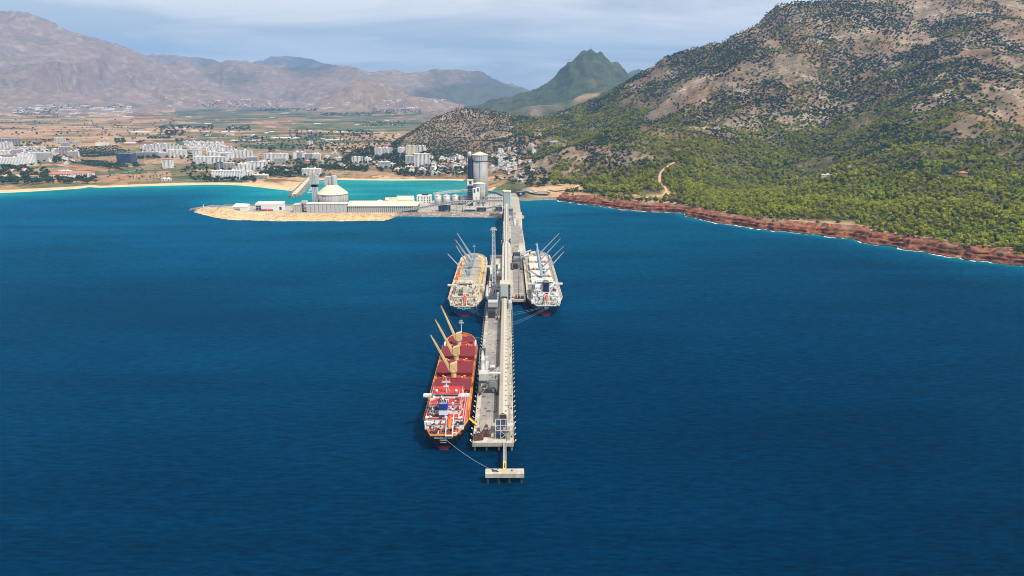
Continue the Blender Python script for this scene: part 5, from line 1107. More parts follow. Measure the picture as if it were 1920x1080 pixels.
    MB().box(-.85, .85, -20.5, 0, -.5, .05).build('deck', CONC_D, c); e = MB().box(-.85, .85, -30.5, -20.5, -.5, .08).build('yellow_end', YEL, c)
    MB().box(-.3, .3, -28, -23, .085, .11).build('lettering_plate', DARK, e)
    for s in (-1, 1):
        m = MB()
        for k in range(16): m.beam((s * .82, -30 + k * 2, .05), (s * .82, -30 + k * 2, 1.15), .08)
        m.beam((s * .82, -30.4, 1.15), (s * .82, 0, 1.15), .1).beam((s * .82, -30.4, .6), (s * .82, 0, .6), .07); m.build('handrail', STEEL_L, c)
    # belt gallery on the jetty
    g = thing('jetty_gallery', 'long cream-roofed belt gallery standing along the outer jetty', 'conveyor', (-2.75, 372, DZ)); L = 632 - 372
    MB().box(-2.1, 2.1, 0, L, .05, 6.6).build('wall', mat('gallery_wall', (.40, .37, .31), .8, .1, .2), g)
    n = 34
    rl = MB().add([(-2.5, 0, 6.55), (-.2, 0, 7.7), (-.2, L / n - .06, 7.7), (-2.5, L / n - .06, 6.55), (-2.5, 0, 6.4), (-.2, 0, 7.55), (-.2, L / n - .06, 7.55), (-2.5, L / n - .06, 6.4)], [(0, 1, 2, 3), (7, 6, 5, 4), (0, 4, 5, 1), (2, 6, 7, 3), (0, 3, 7, 4), (1, 5, 6, 2)]).mesh('roof_sheet')
    rr_ = MB().add([(-.2, 0, 7.7), (2.5, 0, 6.5), (2.5, L / n - .06, 6.5), (-.2, L / n - .06, 7.7), (-.2, 0, 7.55), (2.5, 0, 6.35), (2.5, L / n - .06, 6.35), (-.2, L / n - .06, 7.55)], [(0, 1, 2, 3), (7, 6, 5, 4), (0, 4, 5, 1), (2, 6, 7, 3), (0, 3, 7, 4), (1, 5, 6, 2)]).mesh('roof_sheet')
    vm = MB().box(-.35, .35, -.5, .5, -.1, .55).tube((0, 0, .5), (.3, 0, .8), .22, .15, 6).mesh('vent'); vm.materials.append(STEEL)
    rl.materials.append(GALR); rr_.materials.append(GALR)
    for k in range(n):
        for me in (rl, rr_): o = link('roof_sheet', me, g); o.location = (0, k * L / n, 0)
        v = link('vent', vm, g); v.location = (1.7, k * L / n + 3.6, 6.95)
        if k % 2 == 0:
            m = MB()
            for s in (-1, 1): m.beam((s * 1.9, k * L / n + 2, 0), (s * 1.9, k * L / n + 2, 2.6), .4)
            m.build('trestle', STEEL, g)
    MB().box(-1.9, 1.9, -.08, 0, 2.8, 6.4).build('end_opening_shade', DARK, g)  # dark plate paints the shade inside the open gallery end
    # tail end frame
    f = thing('tail_frame', 'open steel tail frame and stair at the seaward end of the gallery', 'frame', (-2.6, 361, DZ))
    for x in (-4.4, -1.5, 1.6, 4.2):
        for y in (-7.5, -1, 7): MB().beam((x, y, 0), (x, y, 5.4), .3).build('post', STEEL_L, f)
    m = MB()
    for y in (-7.5, -1, 7): m.beam((-4.4, y, 5.4), (4.2, y, 5.4), .3, .4)
    for x in (-4.4, -1.5, 1.6, 4.2): m.beam((x, -7.5, 5.4), (x, 7, 5.4), .3, .4)
    m.beam((-1.5, -7.5, .3), (4.2, -7.5, 5.2), .25).beam((4.2, -7.5, .3), (-1.5, -7.5, 5.2), .25).beam((1.6, -1, .3), (-4.4, -1, 5.2), .25).build('brace', STEEL_L, f)
    MB().box(-4.6, 2.2, -1, 7.4, 4.2, 4.45).build('platform', NAVY, f); MB().box(-4.2, 1.4, -6.8, -1.4, .3, 2.6).build('tail_drum_casing', NAVY, f); MB().box(2.6, 6.4, -3, 1, 5.6, 5.8).build('landing', STEEL_L, f)
    m = MB()
    for a, b in (((2.6, -3), (6.4, -3)), ((6.4, -3), (6.4, 1)), ((6.4, 1), (2.6, 1))): m.beam((*a, 6.8), (*b, 6.8), .12).beam((*a, 6.3), (*b, 6.3), .1)
    m.beam((6.3, -2.9, 0), (6.3, -2.9, 6.8), .16).beam((6.3, .9, 0), (6.3, .9, 6.8), .16).build('rail', STEEL_L, f)
    MB().tube((4.4, -12, 4.6), (4.4, 20, 4.8), .35, .35, 8).build('pipe', CONC, f)
    # lamp posts and a pipe along the seaward side
    for i, y in enumerate([395, 432, 468, 508, 552, 596]):
        lp = thing('lamp_post', 'slim grey lamp post on the jetty edge, %s from the seaward end' % ['first', 'second', 'third', 'fourth', 'fifth', 'sixth'][i], 'lamp', (1.6, y, DZ), 0, 'lamp posts along the jetty')
        MB().tube((0, 0, 0), (0, 0, 10), .16, .1, 8).build('pole', STEEL, lp); MB().beam((0, 0, 10), (-1.3, 0, 10.3), .12).build('arm', STEEL, lp); MB().box(-1.9, -1.1, -.25, .25, 10.15, 10.35).build('lamp_head', STEEL_L, lp)
        b = MB().box(-.7, .7, -1.0, 1.0, 0, 1.1).build('cabinet', STEEL_L, lp)
    p = thing('pipe_run', 'pale pipe run with valves along the seaward edge of the jetty', 'pipe', (1.0, 352, DZ))
    MB().box(-.5, -.1, 0, 280, .1, .5).build('duct', mat('duct', (.50, .43, .32), .8), p); MB().tube((.3, 0, .35), (.3, 280, .35), .16, .16, 6).build('pipe', STEEL_L, p)
    for y in (44, 108, 170, 232):
        m = MB()
        for k in range(3): m.beam((-.8 + k * .7, y + k * .5, 0), (-.8 + k * .7, y + k * .5, 1.8), .18)
        m.tube((-1, y, 1.2), (1, y + 1.2, 1.2), .25, .25, 6).build('valve_stand', STEEL, p)
build_jetty()
# ------------------------------------------------------------------ clamshell grabs on the deck
def grab(label, x, y, rz):
    g = thing('clamshell_grab', label, 'grab', (x, y, DZ + .03), rz, 'clamshell grabs on the jetty end')
    for s in (-1, 1):
        vs = []
        for yy in (-2.1, 2.1): vs += [(s * .05, yy, .1), (s * 2.6, yy, .35), (s * 2.9, yy, 1.9), (s * 1.3, yy, 2.7), (s * .15, yy, 2.3)]
        MB().add(vs, [(0, 1, 2, 3, 4), (9, 8, 7, 6, 5), (0, 5, 6, 1), (1, 6, 7, 2), (2, 7, 8, 3), (3, 8, 9, 4), (4, 9, 5, 0)]).build('jaw', RUST, g)
        for yy in (-1.5, 1.5): MB().beam((s * 2.3, yy, 2.2), (s * .45, yy * .4, 5.6), .3).build('arm', RUST, g)
    MB().box(-.9, .9, -.9, .9, 5.5, 6.4).build('head_block', RUST, g); MB().box(-.5, .5, -1.4, 1.4, 2.4, 3.3).build('sheave_block', DARK, g)
    MB().tube((0, 0, 6.4), (0, 0, 7.2), .2, .2, 6).build('shackle', DARK, g)
grab('rusty clamshell grab at the jetty corner', -16.7, 353.9, .15)
grab('darker rusty clamshell grab behind the corner one', -12.3, 358.2, -.2)
# ------------------------------------------------------------------ portal machines
def lattice(mb, p, q, w0, w1, n, r=.16):
    p = Vector(p); q = Vector(q); d = (q - p).normalized(); up = Vector((1, 0, 0)); a = up - d * up.dot(d); a.normalize(); b = d.cross(a)
    def c(k, f): w = w0 + (w1 - w0) * f; sx, sy = ((-1, -1), (1, -1), (1, 1), (-1, 1))[k]; return p.lerp(q, f) + a * (sx * w / 2) + b * (sy * w / 2)
    for k in range(4):
        mb.beam(c(k, 0), c(k, 1), r * 1.6)
        for i in range(n):
            f0, f1 = i / n, (i + 1) / n; k2 = (k + 1) % 4
            mb.beam(c(k, f0), c(k2, f1) if i % 2 else c(k2, f0), r); mb.beam(c(k2, f0) if i % 2 else c(k, f0), c(k, f1) if i % 2 else c(k2, f1), r)
    return mb
def portal(t, hw, y0, y1, z, m, legw=1.0):
    for x in (-hw, hw):
        for y in (y0, y1):
            MB().beam((x, y, .9), (x, y, z), legw).build('leg', m, t)
            b = MB().box(x - .7, x + .7, y - 2.2, y + 2.2, .25, 1.3).build('bogie', DARK, t)
            for k in range(4): MB().tube((x - .3, y - 1.6 + k * 1.05, .42), (x + .3, y - 1.6 + k * 1.05, .42), .38, .38, 10).build('wheel', STEEL, b)
    m2 = MB()
    for x in (-hw, hw): m2.beam((x, y0, z), (x, y1, z), legw, legw * 1.2).beam((x, y0, 2.0), (x, y1, 2.0), .6, .6)
    for y in (y0, y1): m2.beam((-hw, y, z), (hw, y, z), legw, legw * 1.2)
    m2.build('portal_beam', m, t)
    m3 = MB()
    for x in (-hw, hw): m3.beam((x, y0, 2.2), (x, y1, z - .6), .35).beam((x, y1, 2.2), (x, y0, z - .6), .35)
    m3.build('brace', m, t)
def near_loader():
    t = thing('ship_loader', 'grey travelling loader on rails beside the red-decked ship', 'loader', (-12.6, 428, DZ + .03))
    portal(t, 5.5, -11, 10, 9.5, STEEL)
    MB().box(-6.4, -.6, -12.5, 22, 9.9, 10.4).build('platform', STEEL_L, t)
    MB().box(-6.0, .3, -13.5, -5.5, 10.4, 14.6).build('machinery_house', CLAD, t)
    m = MB().tube((-3.6, -4.5, 12.2), (-4.6, 14, 12.6), 1.55, 1.45, 14).tube((-4.6, 14.2, 12.6), (-5.4, 36, 12.4), 1.3, 1.1, 14); m.build('boom_tube', STEEL_L, t, True)
    m = MB()
    for s in (-1, 1):
        m.beam((-4.4 + s * 2.2, -5, 11), (-5.4 + s * 1.8, 38, 10.8), .3); m.beam((-4.4 + s * 2.2, -5, 13.6), (-5.4 + s * 1.8, 38, 13.2), .22)
        for k in range(14): y = -5 + k * 3.2; m.beam((-4.4 + s * 2.2 - k * .07, y, 11), (-4.4 + s * 2.2 - k * .08, y + 3.2, 13.5 - k * .03), .15); m.beam((-4.4 + s * 2.2 - k * .07, y, 11), (-4.4 + s * 2.2 - k * .07, y, 13.5 - k * .03), .15)
    m.build('boom_truss', STEEL, t)
    MB().box(-7.2, -3.4, 35, 40, 9.6, 13.6).build('boom_head', DARK, t); MB().tube((-5.6, 37.5, 9.6), (-6.8, 37.5, 2.5), .9, .7, 10).build('spout', DARK, t)
    MB().box(.8, 4.2, 2.2, 6.6, 10.4, 13.6).build('electrical_house', CLAD, t); MB().box(1.1, 3.9, 2.1, 2.19, 11.2, 13.0).build('door', STEEL, t)
    m = MB(); lattice(m, (-2, -9.5, 9.0), (8.0, 4.5, 12.0), 2.0, 2.0, 7, .16); m.build('tripper_truss', STEEL_L, t)
    MB().beam((.5, -6.5, 12.8), (8.2, -6.5, 12.8), 1.9, .7).build('cross_conveyor', CREAM, t); MB().box(.6, 5.2, -12, -6, 5, 9).build('hopper', STEEL, t)
    MB().box(-4.4, 4.8, -10.2, -8.4, 3.2, 3.5).build('walkway', STEEL_L, t); MB().beam((-4.6, -11.6, .5), (1.4, -10.8, 8.4), .5, .25).build('stair', STEEL_L, t)
    m = MB()
    for z in (15.4, 14.9): m.beam((-6.2, -13.6, z), (.4, -13.6, z), .1).beam((-6.2, -13.6, z), (-6.2, -5.4, z), .1).beam((.4, -13.6, z), (.4, -5.4, z), .1)
    m.build('handrail', YEL, t); MB().box(-3.2, -1.2, 22, 24.5, 10.4, 13).build('cab', CLAD, t)
near_loader()
def harbour_crane():
    t = thing('harbour_crane', 'tall harbour crane with an upright lattice jib on the inner berth', 'crane', (-12.9, 598, DZ + .03))
    portal(t, 5.6, -18, 4, 9, STEEL, 1.3)
    for x in (-5.6, 5.6): MB().box(x - .9, x + .9, -22, -16, .3, 3.2).build('bogie_cover', CONC, t); MB().box(x - .7, x + .7, -24.5, -22.02, .3, 1.5).build('buffer', mat('buffer_tan', (.45, .27, .12), .7), t)
    MB().box(-6, 6, -18, 4, 9.6, 10.3).build('portal_deck', DARK, t)
    MB().lathe(0, -5, [(3.2, 10.3), (3.2, 12.2)], 20).build('slewing_ring', STEEL, t)
    MB().box(-3.6, 3.6, -16, 6, 12.2, 13.2).build('turntable', DARK, t)
    c = MB().box(-4.2, 4.2, -20.5, -12.5, 11.6, 16.4).build('counterweight', CLAD, t)
    for k in range(3): MB().box(-4.26, 4.26, -20.62, -20.5, 12.6 + k * 1.3, 12.9 + k * 1.3).build('band', STEEL, c)
    MB().box(-3.3, 3.3, -12.3, 2, 13.2, 17.5).build('machinery_house', DARK, t); MB().box(-5.6, -3.5, -3, 2.5, 13.4, 17).build('side_house', STEEL_L, t); MB().box(3.4, 5.4, 3, 6, 15, 18).build('cab', CLAD, t)
    m = MB().beam((-2.8, -1, 17), (-1.4, 12, 26), .7).beam((2.8, -1, 17), (1.4, 12, 26), .7).beam((-2.5, -12, 17), (-1.2, 11, 26.5), .5).beam((2.5, -12, 17), (1.2, 11, 26.5), .5).beam((-1.5, 12, 26), (1.5, 12, 26), .6); m.build('a_frame', DARK, t)
    m = MB(); lattice(m, (0, 8, 16), (-2.0, 106, 58.5), 3.6, 2.4, 26, .26) if False else None
    m = MB(); lattice(m, (0, 46, 14), (-.6, 62, 66), 3.4, 2.6, 22, .26); m.build('jib', mat('jib_paint', (.42, .46, .48), .6, .1, .8), t)
    MB().box(-2.2, 2.2, 44.5, 47.5, 12.5, 14.6).build('jib_foot', STEEL, t)
    for s in (-1, 1): MB().beam((s * 1.6, 2, 13.2), (s * 1.6, 46, 13.6), .8, 1.0).build('jib_cradle', DARK, t)
    m = MB().box(-3.4, 2.2, 60.6, 63.4, 66, 66.8).box(-2.6, 1.4, 61, 63, 66.8, 68.2)
    for x in (-3.0, -1.4, .3, 1.8): m.tube((x, 61.6, 66.2), (x, 62.4, 66.2), .9, .9, 12)
    m.build('jib_head', STEEL_L, t)
    m = MB()
    for x in (-.7, .7): m.tube((x, 10, 26), (x - .6, 62, 67), .08, .08, 5)
    m.build('stay_rope', ROPE, t)
    for k in range(6): MB().box(-5.9 + (k % 2) * 6, -1.5 + (k % 2) * 6, 8 + k * 5, 11 + k * 5, 7 + k * .3, 10 + k * .5).build('walkway_box', [STEEL, STEEL_L, DARK][k % 3], t)
    MB().tube((-6.4, 20, 10), (-6.9, 52, 12), 1.5, 1.3, 14).build('discharge_tube', STEEL_L, t, True)
    portal_legs = MB()
    for x in (-5.6, 5.6):
        for y in (30, 54): portal_legs.beam((x, y, 0), (x, y, 10), .8)
    portal_legs.beam((-5.6, 30, 10), (-5.6, 54, 10), .8).beam((5.6, 30, 10), (5.6, 54, 10), .8).beam((-5.6, 30, 10), (5.6, 30, 10), .8).beam((-5.6, 54, 10), (5.6, 54, 10), .8); portal_legs.build('rear_portal', STEEL, t)
harbour_crane()
# unloader feeding the blue ship
t = thing('ship_unloader', 'pale roofed unloader house between blue ship and high gallery', 'loader', (-11.5, 742, DZ + .03)); portal(t, 5.8, -24, 14, 8, STEEL)
MB().box(-1.2, 6.2, -2, 26, 8.8, 12.5).build('house', STEEL, t); MB().prism([(-1.6, -2.5), (6.6, -2.5), (6.6, 26.5), (-1.6, 26.5)], 12.5, [13.0, 13.4, 13.4, 13.0]).build('roof', CONC, t)
MB().tube((3.2, -22, 12), (3.2, -3, 12.2), 2.4, 2.4, 16).build('dust_filter', WHITE, t, True); MB().box(.5, 6, -38, -27, 8.5, 11.5).build('lower_house', CLAD, t)
for k in range(3): MB().beam((-2, -14 + k * 3.4, 12.5), (-19.5, -16 + k * 3.4, 14 - k * .4), 1.2, 1.0).build('loading_arm', [CREAM, STEEL, CREAM][k], t)
MB().box(-7, -4.6, -30, -22, 8.5, 14).build('side_house', WHITE, t)
m = MB()
for k in range(12): m.beam((-6 + (k % 4) * 3.2, -24 + k * 3, 8), (-4.5 + (k % 4) * 2.6, -22 + k * 3, 13), .3)
m.build('pipework', STEEL, t)
# loader reaching over the white ship
t = thing('ship_loader', 'dark loader with a long boom reaching over the white-decked ship', 'loader', (11.2, 790, DZ + .03)); portal(t, 5.2, -22, 8, 9, STEEL)
MB().box(-5.6, 5.6, -22, 8, 9.6, 10.2).build('platform', DARK, t); MB().box(-5, 4, -2, 6, 10.2, 15).build('machinery_house', DARK, t); MB().box(-4, 1, -18, -8, 10.2, 13).build('motor_house', STEEL, t)
MB().beam((2, 0, 13), (17, 4, 17.5), 2.0, 1.6).build('boom', STEEL_L, t); MB().beam((2, -10, 12), (15, -14, 14.5), 1.6, 1.4).build('boom', STEEL_L, t); MB().tube((15, 3.4, 16.6), (15.5, 3.4, 13), .9, .7, 10).build('spout', DARK, t)
m = MB()
for k in range(14): x = -5 + (k * 2.7) % 10; m.beam((x, -20 + k * 2, 10), (x + 1.5, -18 + k * 2, 14.5), .28).tube((x, -19 + k * 2, 11), (x + 2, -19 + k * 2, 11.4), .5, .5, 6)
m.build('pipework', STEEL, t); MB().tube((4, 30, 0), (4, 30, 13), .9, .8, 10).build('filter_column', STEEL_L, t); MB().box(2, 6, 28, 32, 9, 12).build('filter_head', WHITE, t)
# boom lamp mast and machinery on the inner berth
t = thing('lamp_mast', 'tall dark lighting mast standing on the inner berth', 'mast', (11.3, 652, DZ)); MB().tube((0, 0, 0), (0, 0, 27), .42, .25, 8).build('pole', DARK, t); MB().box(-.9, .9, -.5, .5, 26.6, 27.4).build('lamp_head', STEEL, t)
t = thing('pump_skid', 'open pump skid with rusty pipes at the end of the inner berth', 'machinery', (12, 649, DZ - .02)); MB().box(-4.2, 4.4, -4.2, 5, 0, .3).build('base', DARK, t)
for k in range(7): MB().tube((-3.4 + k * 1.1, -3.5, 1.1), (-3.4 + k * 1.1, 3.5, 1.2), .32, .32, 7).build('pipe', [RUST, STEEL_L, DARK][k % 3], t)
MB().box(-4.4, 4.6, 5, 6.4, .3, 2.6).build('cabinet', CREAM, t)
for x in (-4.1, 4.3): MB().beam((x, -4, .3), (x, 5, 2.6), .2).build('frame', STEEL, t)
for k, (x, m_) in enumerate(((3.0, ORNG), (5.0, REDP))): tt = thing('hose_reel', ['orange hose reel beside the gallery tower', 'red hose reel on the corner of the inner berth'][k], 'reel', (x + 2.4, 650 + k * -3, DZ)); MB().tube((-.5, 0, 1.3), (.5, 0, 1.3), 1.1, 1.1, 14).build('drum', m_, tt); MB().box(-.8, .8, -.9, .9, 0, .4).build('base', DARK, tt)
# ------------------------------------------------------------------ high gallery to the shore
t = thing('transfer_tower', 'grey-green panelled transfer tower joining the two galleries', 'tower', (-2.2, 624, DZ)); zt = 20
MB().box(-4.4, 3.0, -2, 12, 9, zt).build('house', CLAD, t); MB().box(-4.1, -.9, -2.12, -2.0, 9.6, zt - .8).build('panel', mat('sage_panel', (.40, .47, .45), .5, .06, .4), t); MB().box(-.5, 2.7, -2.12, -2.0, 9.6, zt - .8).build('panel', MATS['sage_panel'], t)
MB().box(-5.0, 5.4, -1.6, 14, zt, zt + .9).build('roof', GALR, t); MB().box(3.0, 5.0, -1, 11, 3, zt - .1).build('stair_shaft', NAVY, t)
m = MB()
for k in range(5): m.beam((3.2, -1.3, 1 + k * 3.4), (5.2, -1.3, 3.6 + k * 3.4), .5, .2)
m.build('stair_flight', STEEL_L, t)
for x in (-4.1, 2.7):
    for y in (-1.6, 11.6): MB().beam((x, y, 0), (x, y, 9), .7).build('leg', STEEL, t)
MB().box(3.2, 6.4, -14, -2, 0, 6).build('switch_house', CLAD, t)
g = thing('high_gallery', 'high cream belt gallery on trestles between tower and shore', 'conveyor', (-1.4, 638, DZ)); L = 1150 - 638; z0, z1 = 16, 20
def ramp_box(x0, x1, y0, y1, za, zb, h): return MB().prism([(x0, y0), (x1, y0), (x1, y1), (x0, y1)], [za, za, zb, zb], [za + h, za + h, zb + h, zb + h])
def zz(y): return z0 + (z1 - z0) * y / L
ys = list(range(0, L, 32)) + [L]
for a, b in zip(ys[:-1], ys[1:]):
    w = 1.0 if a < 190 else .72
    ramp_box(-4.2 * w, -1.9 * w, a, b - .1, zz(a) + .1, zz(b) + .1, 2.3).build('roof_strip', GALR, g); ramp_box(2.2 * w, 4.6 * w, a, b - .1, zz(a), zz(b), 2.2).build('roof_strip', GALR, g)
    ramp_box(-1.25 * w, 1.65 * w, a, b - .1, zz(a) + 1.2, zz(b) + 1.2, 2.4).build('ridge_housing', STEEL_L if a < 190 else CLAD, g)
    ramp_box(-4.0 * w, 4.3 * w, a, b - .1, zz(a) - .9, zz(b) - .9, .88).build('girder', STEEL, g)
    c = (a + b) / 2; m = MB()
    for s in (-1, 1): m.beam((s * 3.4 * w, c, zz(c) - .9), (s * 4.2, c, 0), .8)
    m.beam((-3.6, c, 8), (3.6, c, 8), .5).beam((-3.8, c, .8), (3.5, c, zz(c) - 1.5), .3).build('trestle', STEEL, g)
for yb in (196, 204): MB().box(-5.6, -3.6, yb, yb + 5, zz(yb) - 1, zz(yb) + 4).build('junction_box', DARK, g); MB().box(3.6, 5.6, yb, yb + 5, zz(yb) - 1, zz(yb) + 4).build('junction_box', DARK, g)
for sx in (-6.4, 4.8): MB().box(sx, sx + 1.6, 206, 212, zz(200) - 1, zz(200) + 1.2).build('landing', WHITE, g)
t = thing('shore_tower', 'tall sage grey transfer tower where the jetty meets the quay', 'tower', (-.4, 1178, DZ)); 
MB().prism([(-6.6, -6), (-5, -7.5), (5, -7.5), (6.6, -6), (6.6, 7), (-6.6, 7)], 16, 40).build('house', MATS['sage_panel'], t); MB().prism([(-6.9, -6.2), (-5.1, -7.9), (5.1, -7.9), (6.9, -6.2), (6.9, 7.3), (-6.9, 7.3)], 40, 41.5).build('roof', CREAM, t)
for x in (-3.4, .2, 3.6): MB().box(x, x + .4, -7.65, -7.5, 16.5, 39.5).build('seam', CLAD_D, t)
for x in (-5.6, 5.6):
    for y in (-6, 6): MB().beam((x, y, -.05), (x, y, 16), 1.0).build('leg', STEEL, t)
MB().box(-3, 3, -6, 5, 4, 15.9).build('chute_house', STEEL, t); m = MB()
for k in range(8): m.beam((-6, -7 - k * 6, 5 + k * .8), (6, -8 - k * 6, 6 + k * .8), .5).box(-6 + k, -4 + k, -12 - k * 5, -8 - k * 5, 1, 6)
m.build('pipework', STEEL_L, t); MB().tube((5.5, -52, 2), (5.5, 0, 14), .9, .9, 10).build('air_duct', CLAD, t); MB().tube((0, -28, 15.5), (0, -7, 18), 1.5, 1.5, 12).build('feed_tube', CREAM, t)
t = thing('junction_house', 'dark steel junction house straddling the jetty root', 'building', (0, 1118, DZ)); MB().box(-7, 9, -6, 8, 9, 18).build('house', STEEL, t); MB().box(-7.4, 9.4, -6.4, 8.4, 18, 18.5).build('roof', DARK, t)
for x in (-6.4, 8.4):
    for y in (-5, 7): MB().beam((x, y, -.05), (x, y, 9), .9).build('leg', STEEL, t)
t = thing('pump_house', 'cluster of small grey pump houses on the jetty root', 'building', (13, 1085, DZ - .05))
for k in range(6): MB().box(-7 + (k % 3) * 5, -4 + (k % 3) * 5, -20 + k * 7, -15 + k * 7, 0, 3 + (k * 2) % 5).build('casing', [CLAD, WHITE, STEEL_L][k % 3], t)
for k in range(5): MB().beam((-8 + k * 4, 28, 0), (-8 + k * 4, 28, 5), .4).build('post', STEEL, t)
truck('van', 'small yellow vehicle on the trestle road', 13.5, 905, 1.5, YEL, YEL, 5, None, DZ)['category'] = 'van'
# ------------------------------------------------------------------ ships
def text_part(body, size, m, parent, loc, rot):
    cu = bpy.data.curves.new('lettering', 'FONT'); cu.body = body; cu.size = size; cu.align_x = 'CENTER'; cu.align_y = 'CENTER'; cu.extrude = 0.03
    tmp = bpy.data.objects.new('lettering', cu); COL.objects.link(tmp); dg = bpy.context.evaluated_depsgraph_get(); me = bpy.data.meshes.new_from_object(tmp.evaluated_get(dg))
    bpy.data.objects.remove(tmp); me.materials.clear(); me.materials.append(m); o = link('lettering', me, parent); o.location = loc; o.rotation_euler = rot; return o
def P3(n, c, **k): return mat(n, c, k.pop('rough', .5), k.pop('var', .12), k.pop('scale', .5), **k)
RUSTY = (0.17, 0.07, 0.035)
def hull_shape(L, B, zd, sheer, q=1.2):
    # station: y (0..1), half beam at deck, at mid, at boot top, below; deck height
    st = [(0.0, .54, .51, .24 * q, .12 * q, 0), (.02, .64, .61, .33 * q, .2 * q, 0), (.06, .80, .77, min(.74, .48 * q), min(.6, .36 * q), 0), (.11, .95, .93, .80, .62, 0), (.17, 1, .995, .96, .88, 0), (.30, 1, 1, 1, 1, 0), (.74, 1, 1, 1, 1, 0), (.82, .985, .97, .93, .86, .15), (.88, .92, .86, .76, .66, .45), (.93, .78, .66, .52, .42, .8), (.965, .58, .42, .28, .2, 1), (.99, .32, .16, .06, .05, 1), (1.0, .10, .04, .02, .02, 1)]
    return [(y * L, a * B / 2, b * B / 2, c * B / 2, d * B / 2, zd + f * sheer) for y, a, b, c, d, f in st]
def ship(name, label, cx, y0, L, B, zd, C, rz=0):
    t = thing(name, label, 'ship', (cx, y0, 0), rz); S = hull_shape(L, B, zd, C.get('sheer', 2.6), C.get('stern', 1.2)); n = len(S)
    zb = C.get('boot', 2.4)
    def shell(levels, closed_top=False):
        vs, fs = [], []; k = len(levels(S[0]))
        for s in S:
            for (hw, z, dy) in levels(s): vs.append((-hw, s[0] + dy, z))
        o = len(vs)
        for s in S:
            for (hw, z, dy) in levels(s): vs.append((hw, s[0] + dy, z))
        for i in range(n - 1):
            for j in range(k - 1):
                a = i * k + j; fs.append((a, a + 1, a + k + 1, a + k)); fs.append((o + a + 1, o + a, o + a + k, o + a + k + 1))
        for j in range(k - 1): fs.append((j + 1, j, o + j, o + j + 1)); q = (n - 1) * k + j; fs.append((q, q + 1, o + q + 1, o + q))
        return MB().add(vs, fs)
    ov = lambda s, z: 3.2 * max(0, 1 - s[0] / (.12 * L)) * (1 - z / zd) ** 1.2 if s[0] < .12 * L else 0
    shell(lambda s: [(s[1], s[5] + .02, 0), (s[1] * .985, s[5] - 1.4, ov(s, zd - 1)), (s[2], s[5] * .62, ov(s, zd * .62)), ((s[3] + s[2]) / 2, zd * .42, ov(s, zd * .42)), (s[3], zb, ov(s, zb))]).build('hull', C['hull'], t, False)
    shell(lambda s: [(s[3] * .999, zb, ov(s, zb)), (s[4] * .9 + s[3] * .1, .6, ov(s, .6)), (s[4] * .9, -2.5, ov(s, 0))]).build('boot_topping', C['bootm'], t)
    out = [(s[1] - .12, s[0], s[5]) for s in S]
    dk = MB(); vs = [(-a, y, z - .06) for a, y, z in out] + [(a, y, z - .06) for a, y, z in out]; dk.add(vs, [(i, i + 1, n + i + 1, n + i) for i in range(n - 1)]); d = dk.build('deck', C['deck'], t)
    # bulwark and rails
    def edge(i0, i1, h, th, m, nm):
        mb = MB()
        for s in (-1, 1):
            for i in range(i0, i1):
                a, b = out[i], out[i + 1]; mb.add([(s * a[0], a[1], a[2] - .05), (s * b[0], b[1], b[2] - .05), (s * b[0], b[1], b[2] + h), (s * a[0], a[1], a[2] + h), (s * (a[0] - th), a[1], a[2] - .05), (s * (b[0] - th), b[1], b[2] - .05), (s * (b[0] - th), b[1], b[2] + h), (s * (a[0] - th), a[1], a[2] + h)], [(0, 1, 2, 3), (7, 6, 5, 4), (3, 2, 6, 7), (0, 3, 7, 4), (1, 5, 6, 2)])
        return mb.build(nm, m, t)
    edge(8, n - 1, 1.3, .35, C['rail'], 'bulwark'); edge(0, 3, 1.0, .25, C['rail'], 'bulwark')
    MB().box(-out[0][0], out[0][0], -.02, .25, out[0][2] - .05, out[0][2] + 1.0).build('stern_rail', C['rail'], t)
    m = MB()
    for s in (-1, 1):
        for y in np.arange(.12 * L, .88 * L, 3.0): m.beam((s * (B / 2 - .3), y, zd - .05), (s * (B / 2 - .3), y, zd + 1.05), .1)
        for z in (.55, 1.05): m.beam((s * (B / 2 - .3), .11 * L, zd + z), (s * (B / 2 - .3), .885 * L, zd + z), .12)
    m.build('side_rail', C['rail'], t)
    MB().box(-B / 2 + .5, -B / 2 + 2.0, .2 * L, .85 * L, zd - .04, zd + .012).build('deck_walk', C['walk'], t); MB().box(B / 2 - 2.0, B / 2 - .5, .2 * L, .85 * L, zd - .04, zd + .012).build('deck_walk', C['walk'], t)
    # hatches
    for i, (a, b, hw) in enumerate(C['hatches']):
        a -= y0; b -= y0; h = zd + C.get('coam', 2.0); zt = h + 1.0
        c = MB().box(-hw, hw, a, b, zd - .05, h).build('hatch_coaming', C['coamm'], t)
        k = C.get('leaves', 4); cv = C['cover'][i % len(C['cover'])]
        for q in range(k):
            ya, yb = a + (b - a) * q / k, a + (b - a) * (q + 1) / k
            lift = C.get('fold', 0.0) * (1 if q % 2 else 0)
            MB().prism([(-hw - .4, ya + .08), (hw + .4, ya + .08), (hw + .4, yb - .08), (-hw - .4, yb - .08)], h, [zt, zt, zt + .25, zt + .25]).build('hatch_cover', cv, t)
        m = MB()
        for yy in np.arange(a + 1.5, b, 2.6):
            for s in (-1, 1): m.beam((s * (hw + .02), yy, zd), (s * (hw + .02), yy, h - .1), .5, .3)
        m.build('coaming_stays', C['coamm'], t, kind='stuff')
    if C.get('trim'):
        for (a, b, hw) in C['hatches']:
            for s in (-1, 1): MB().box(s * (hw + 1.2) - .55, s * (hw + 1.2) + .55, a - y0 - 1, b - y0 + 1, zd + .02, zd + 2.6).build('hatch_rail', C['trim'], t)
            MB().box(-hw - 1.7, hw + 1.7, a - y0 - 2.0, a - y0 - 1.05, zd + .02, zd + 2.4).build('hatch_rail', C['trim'], t)
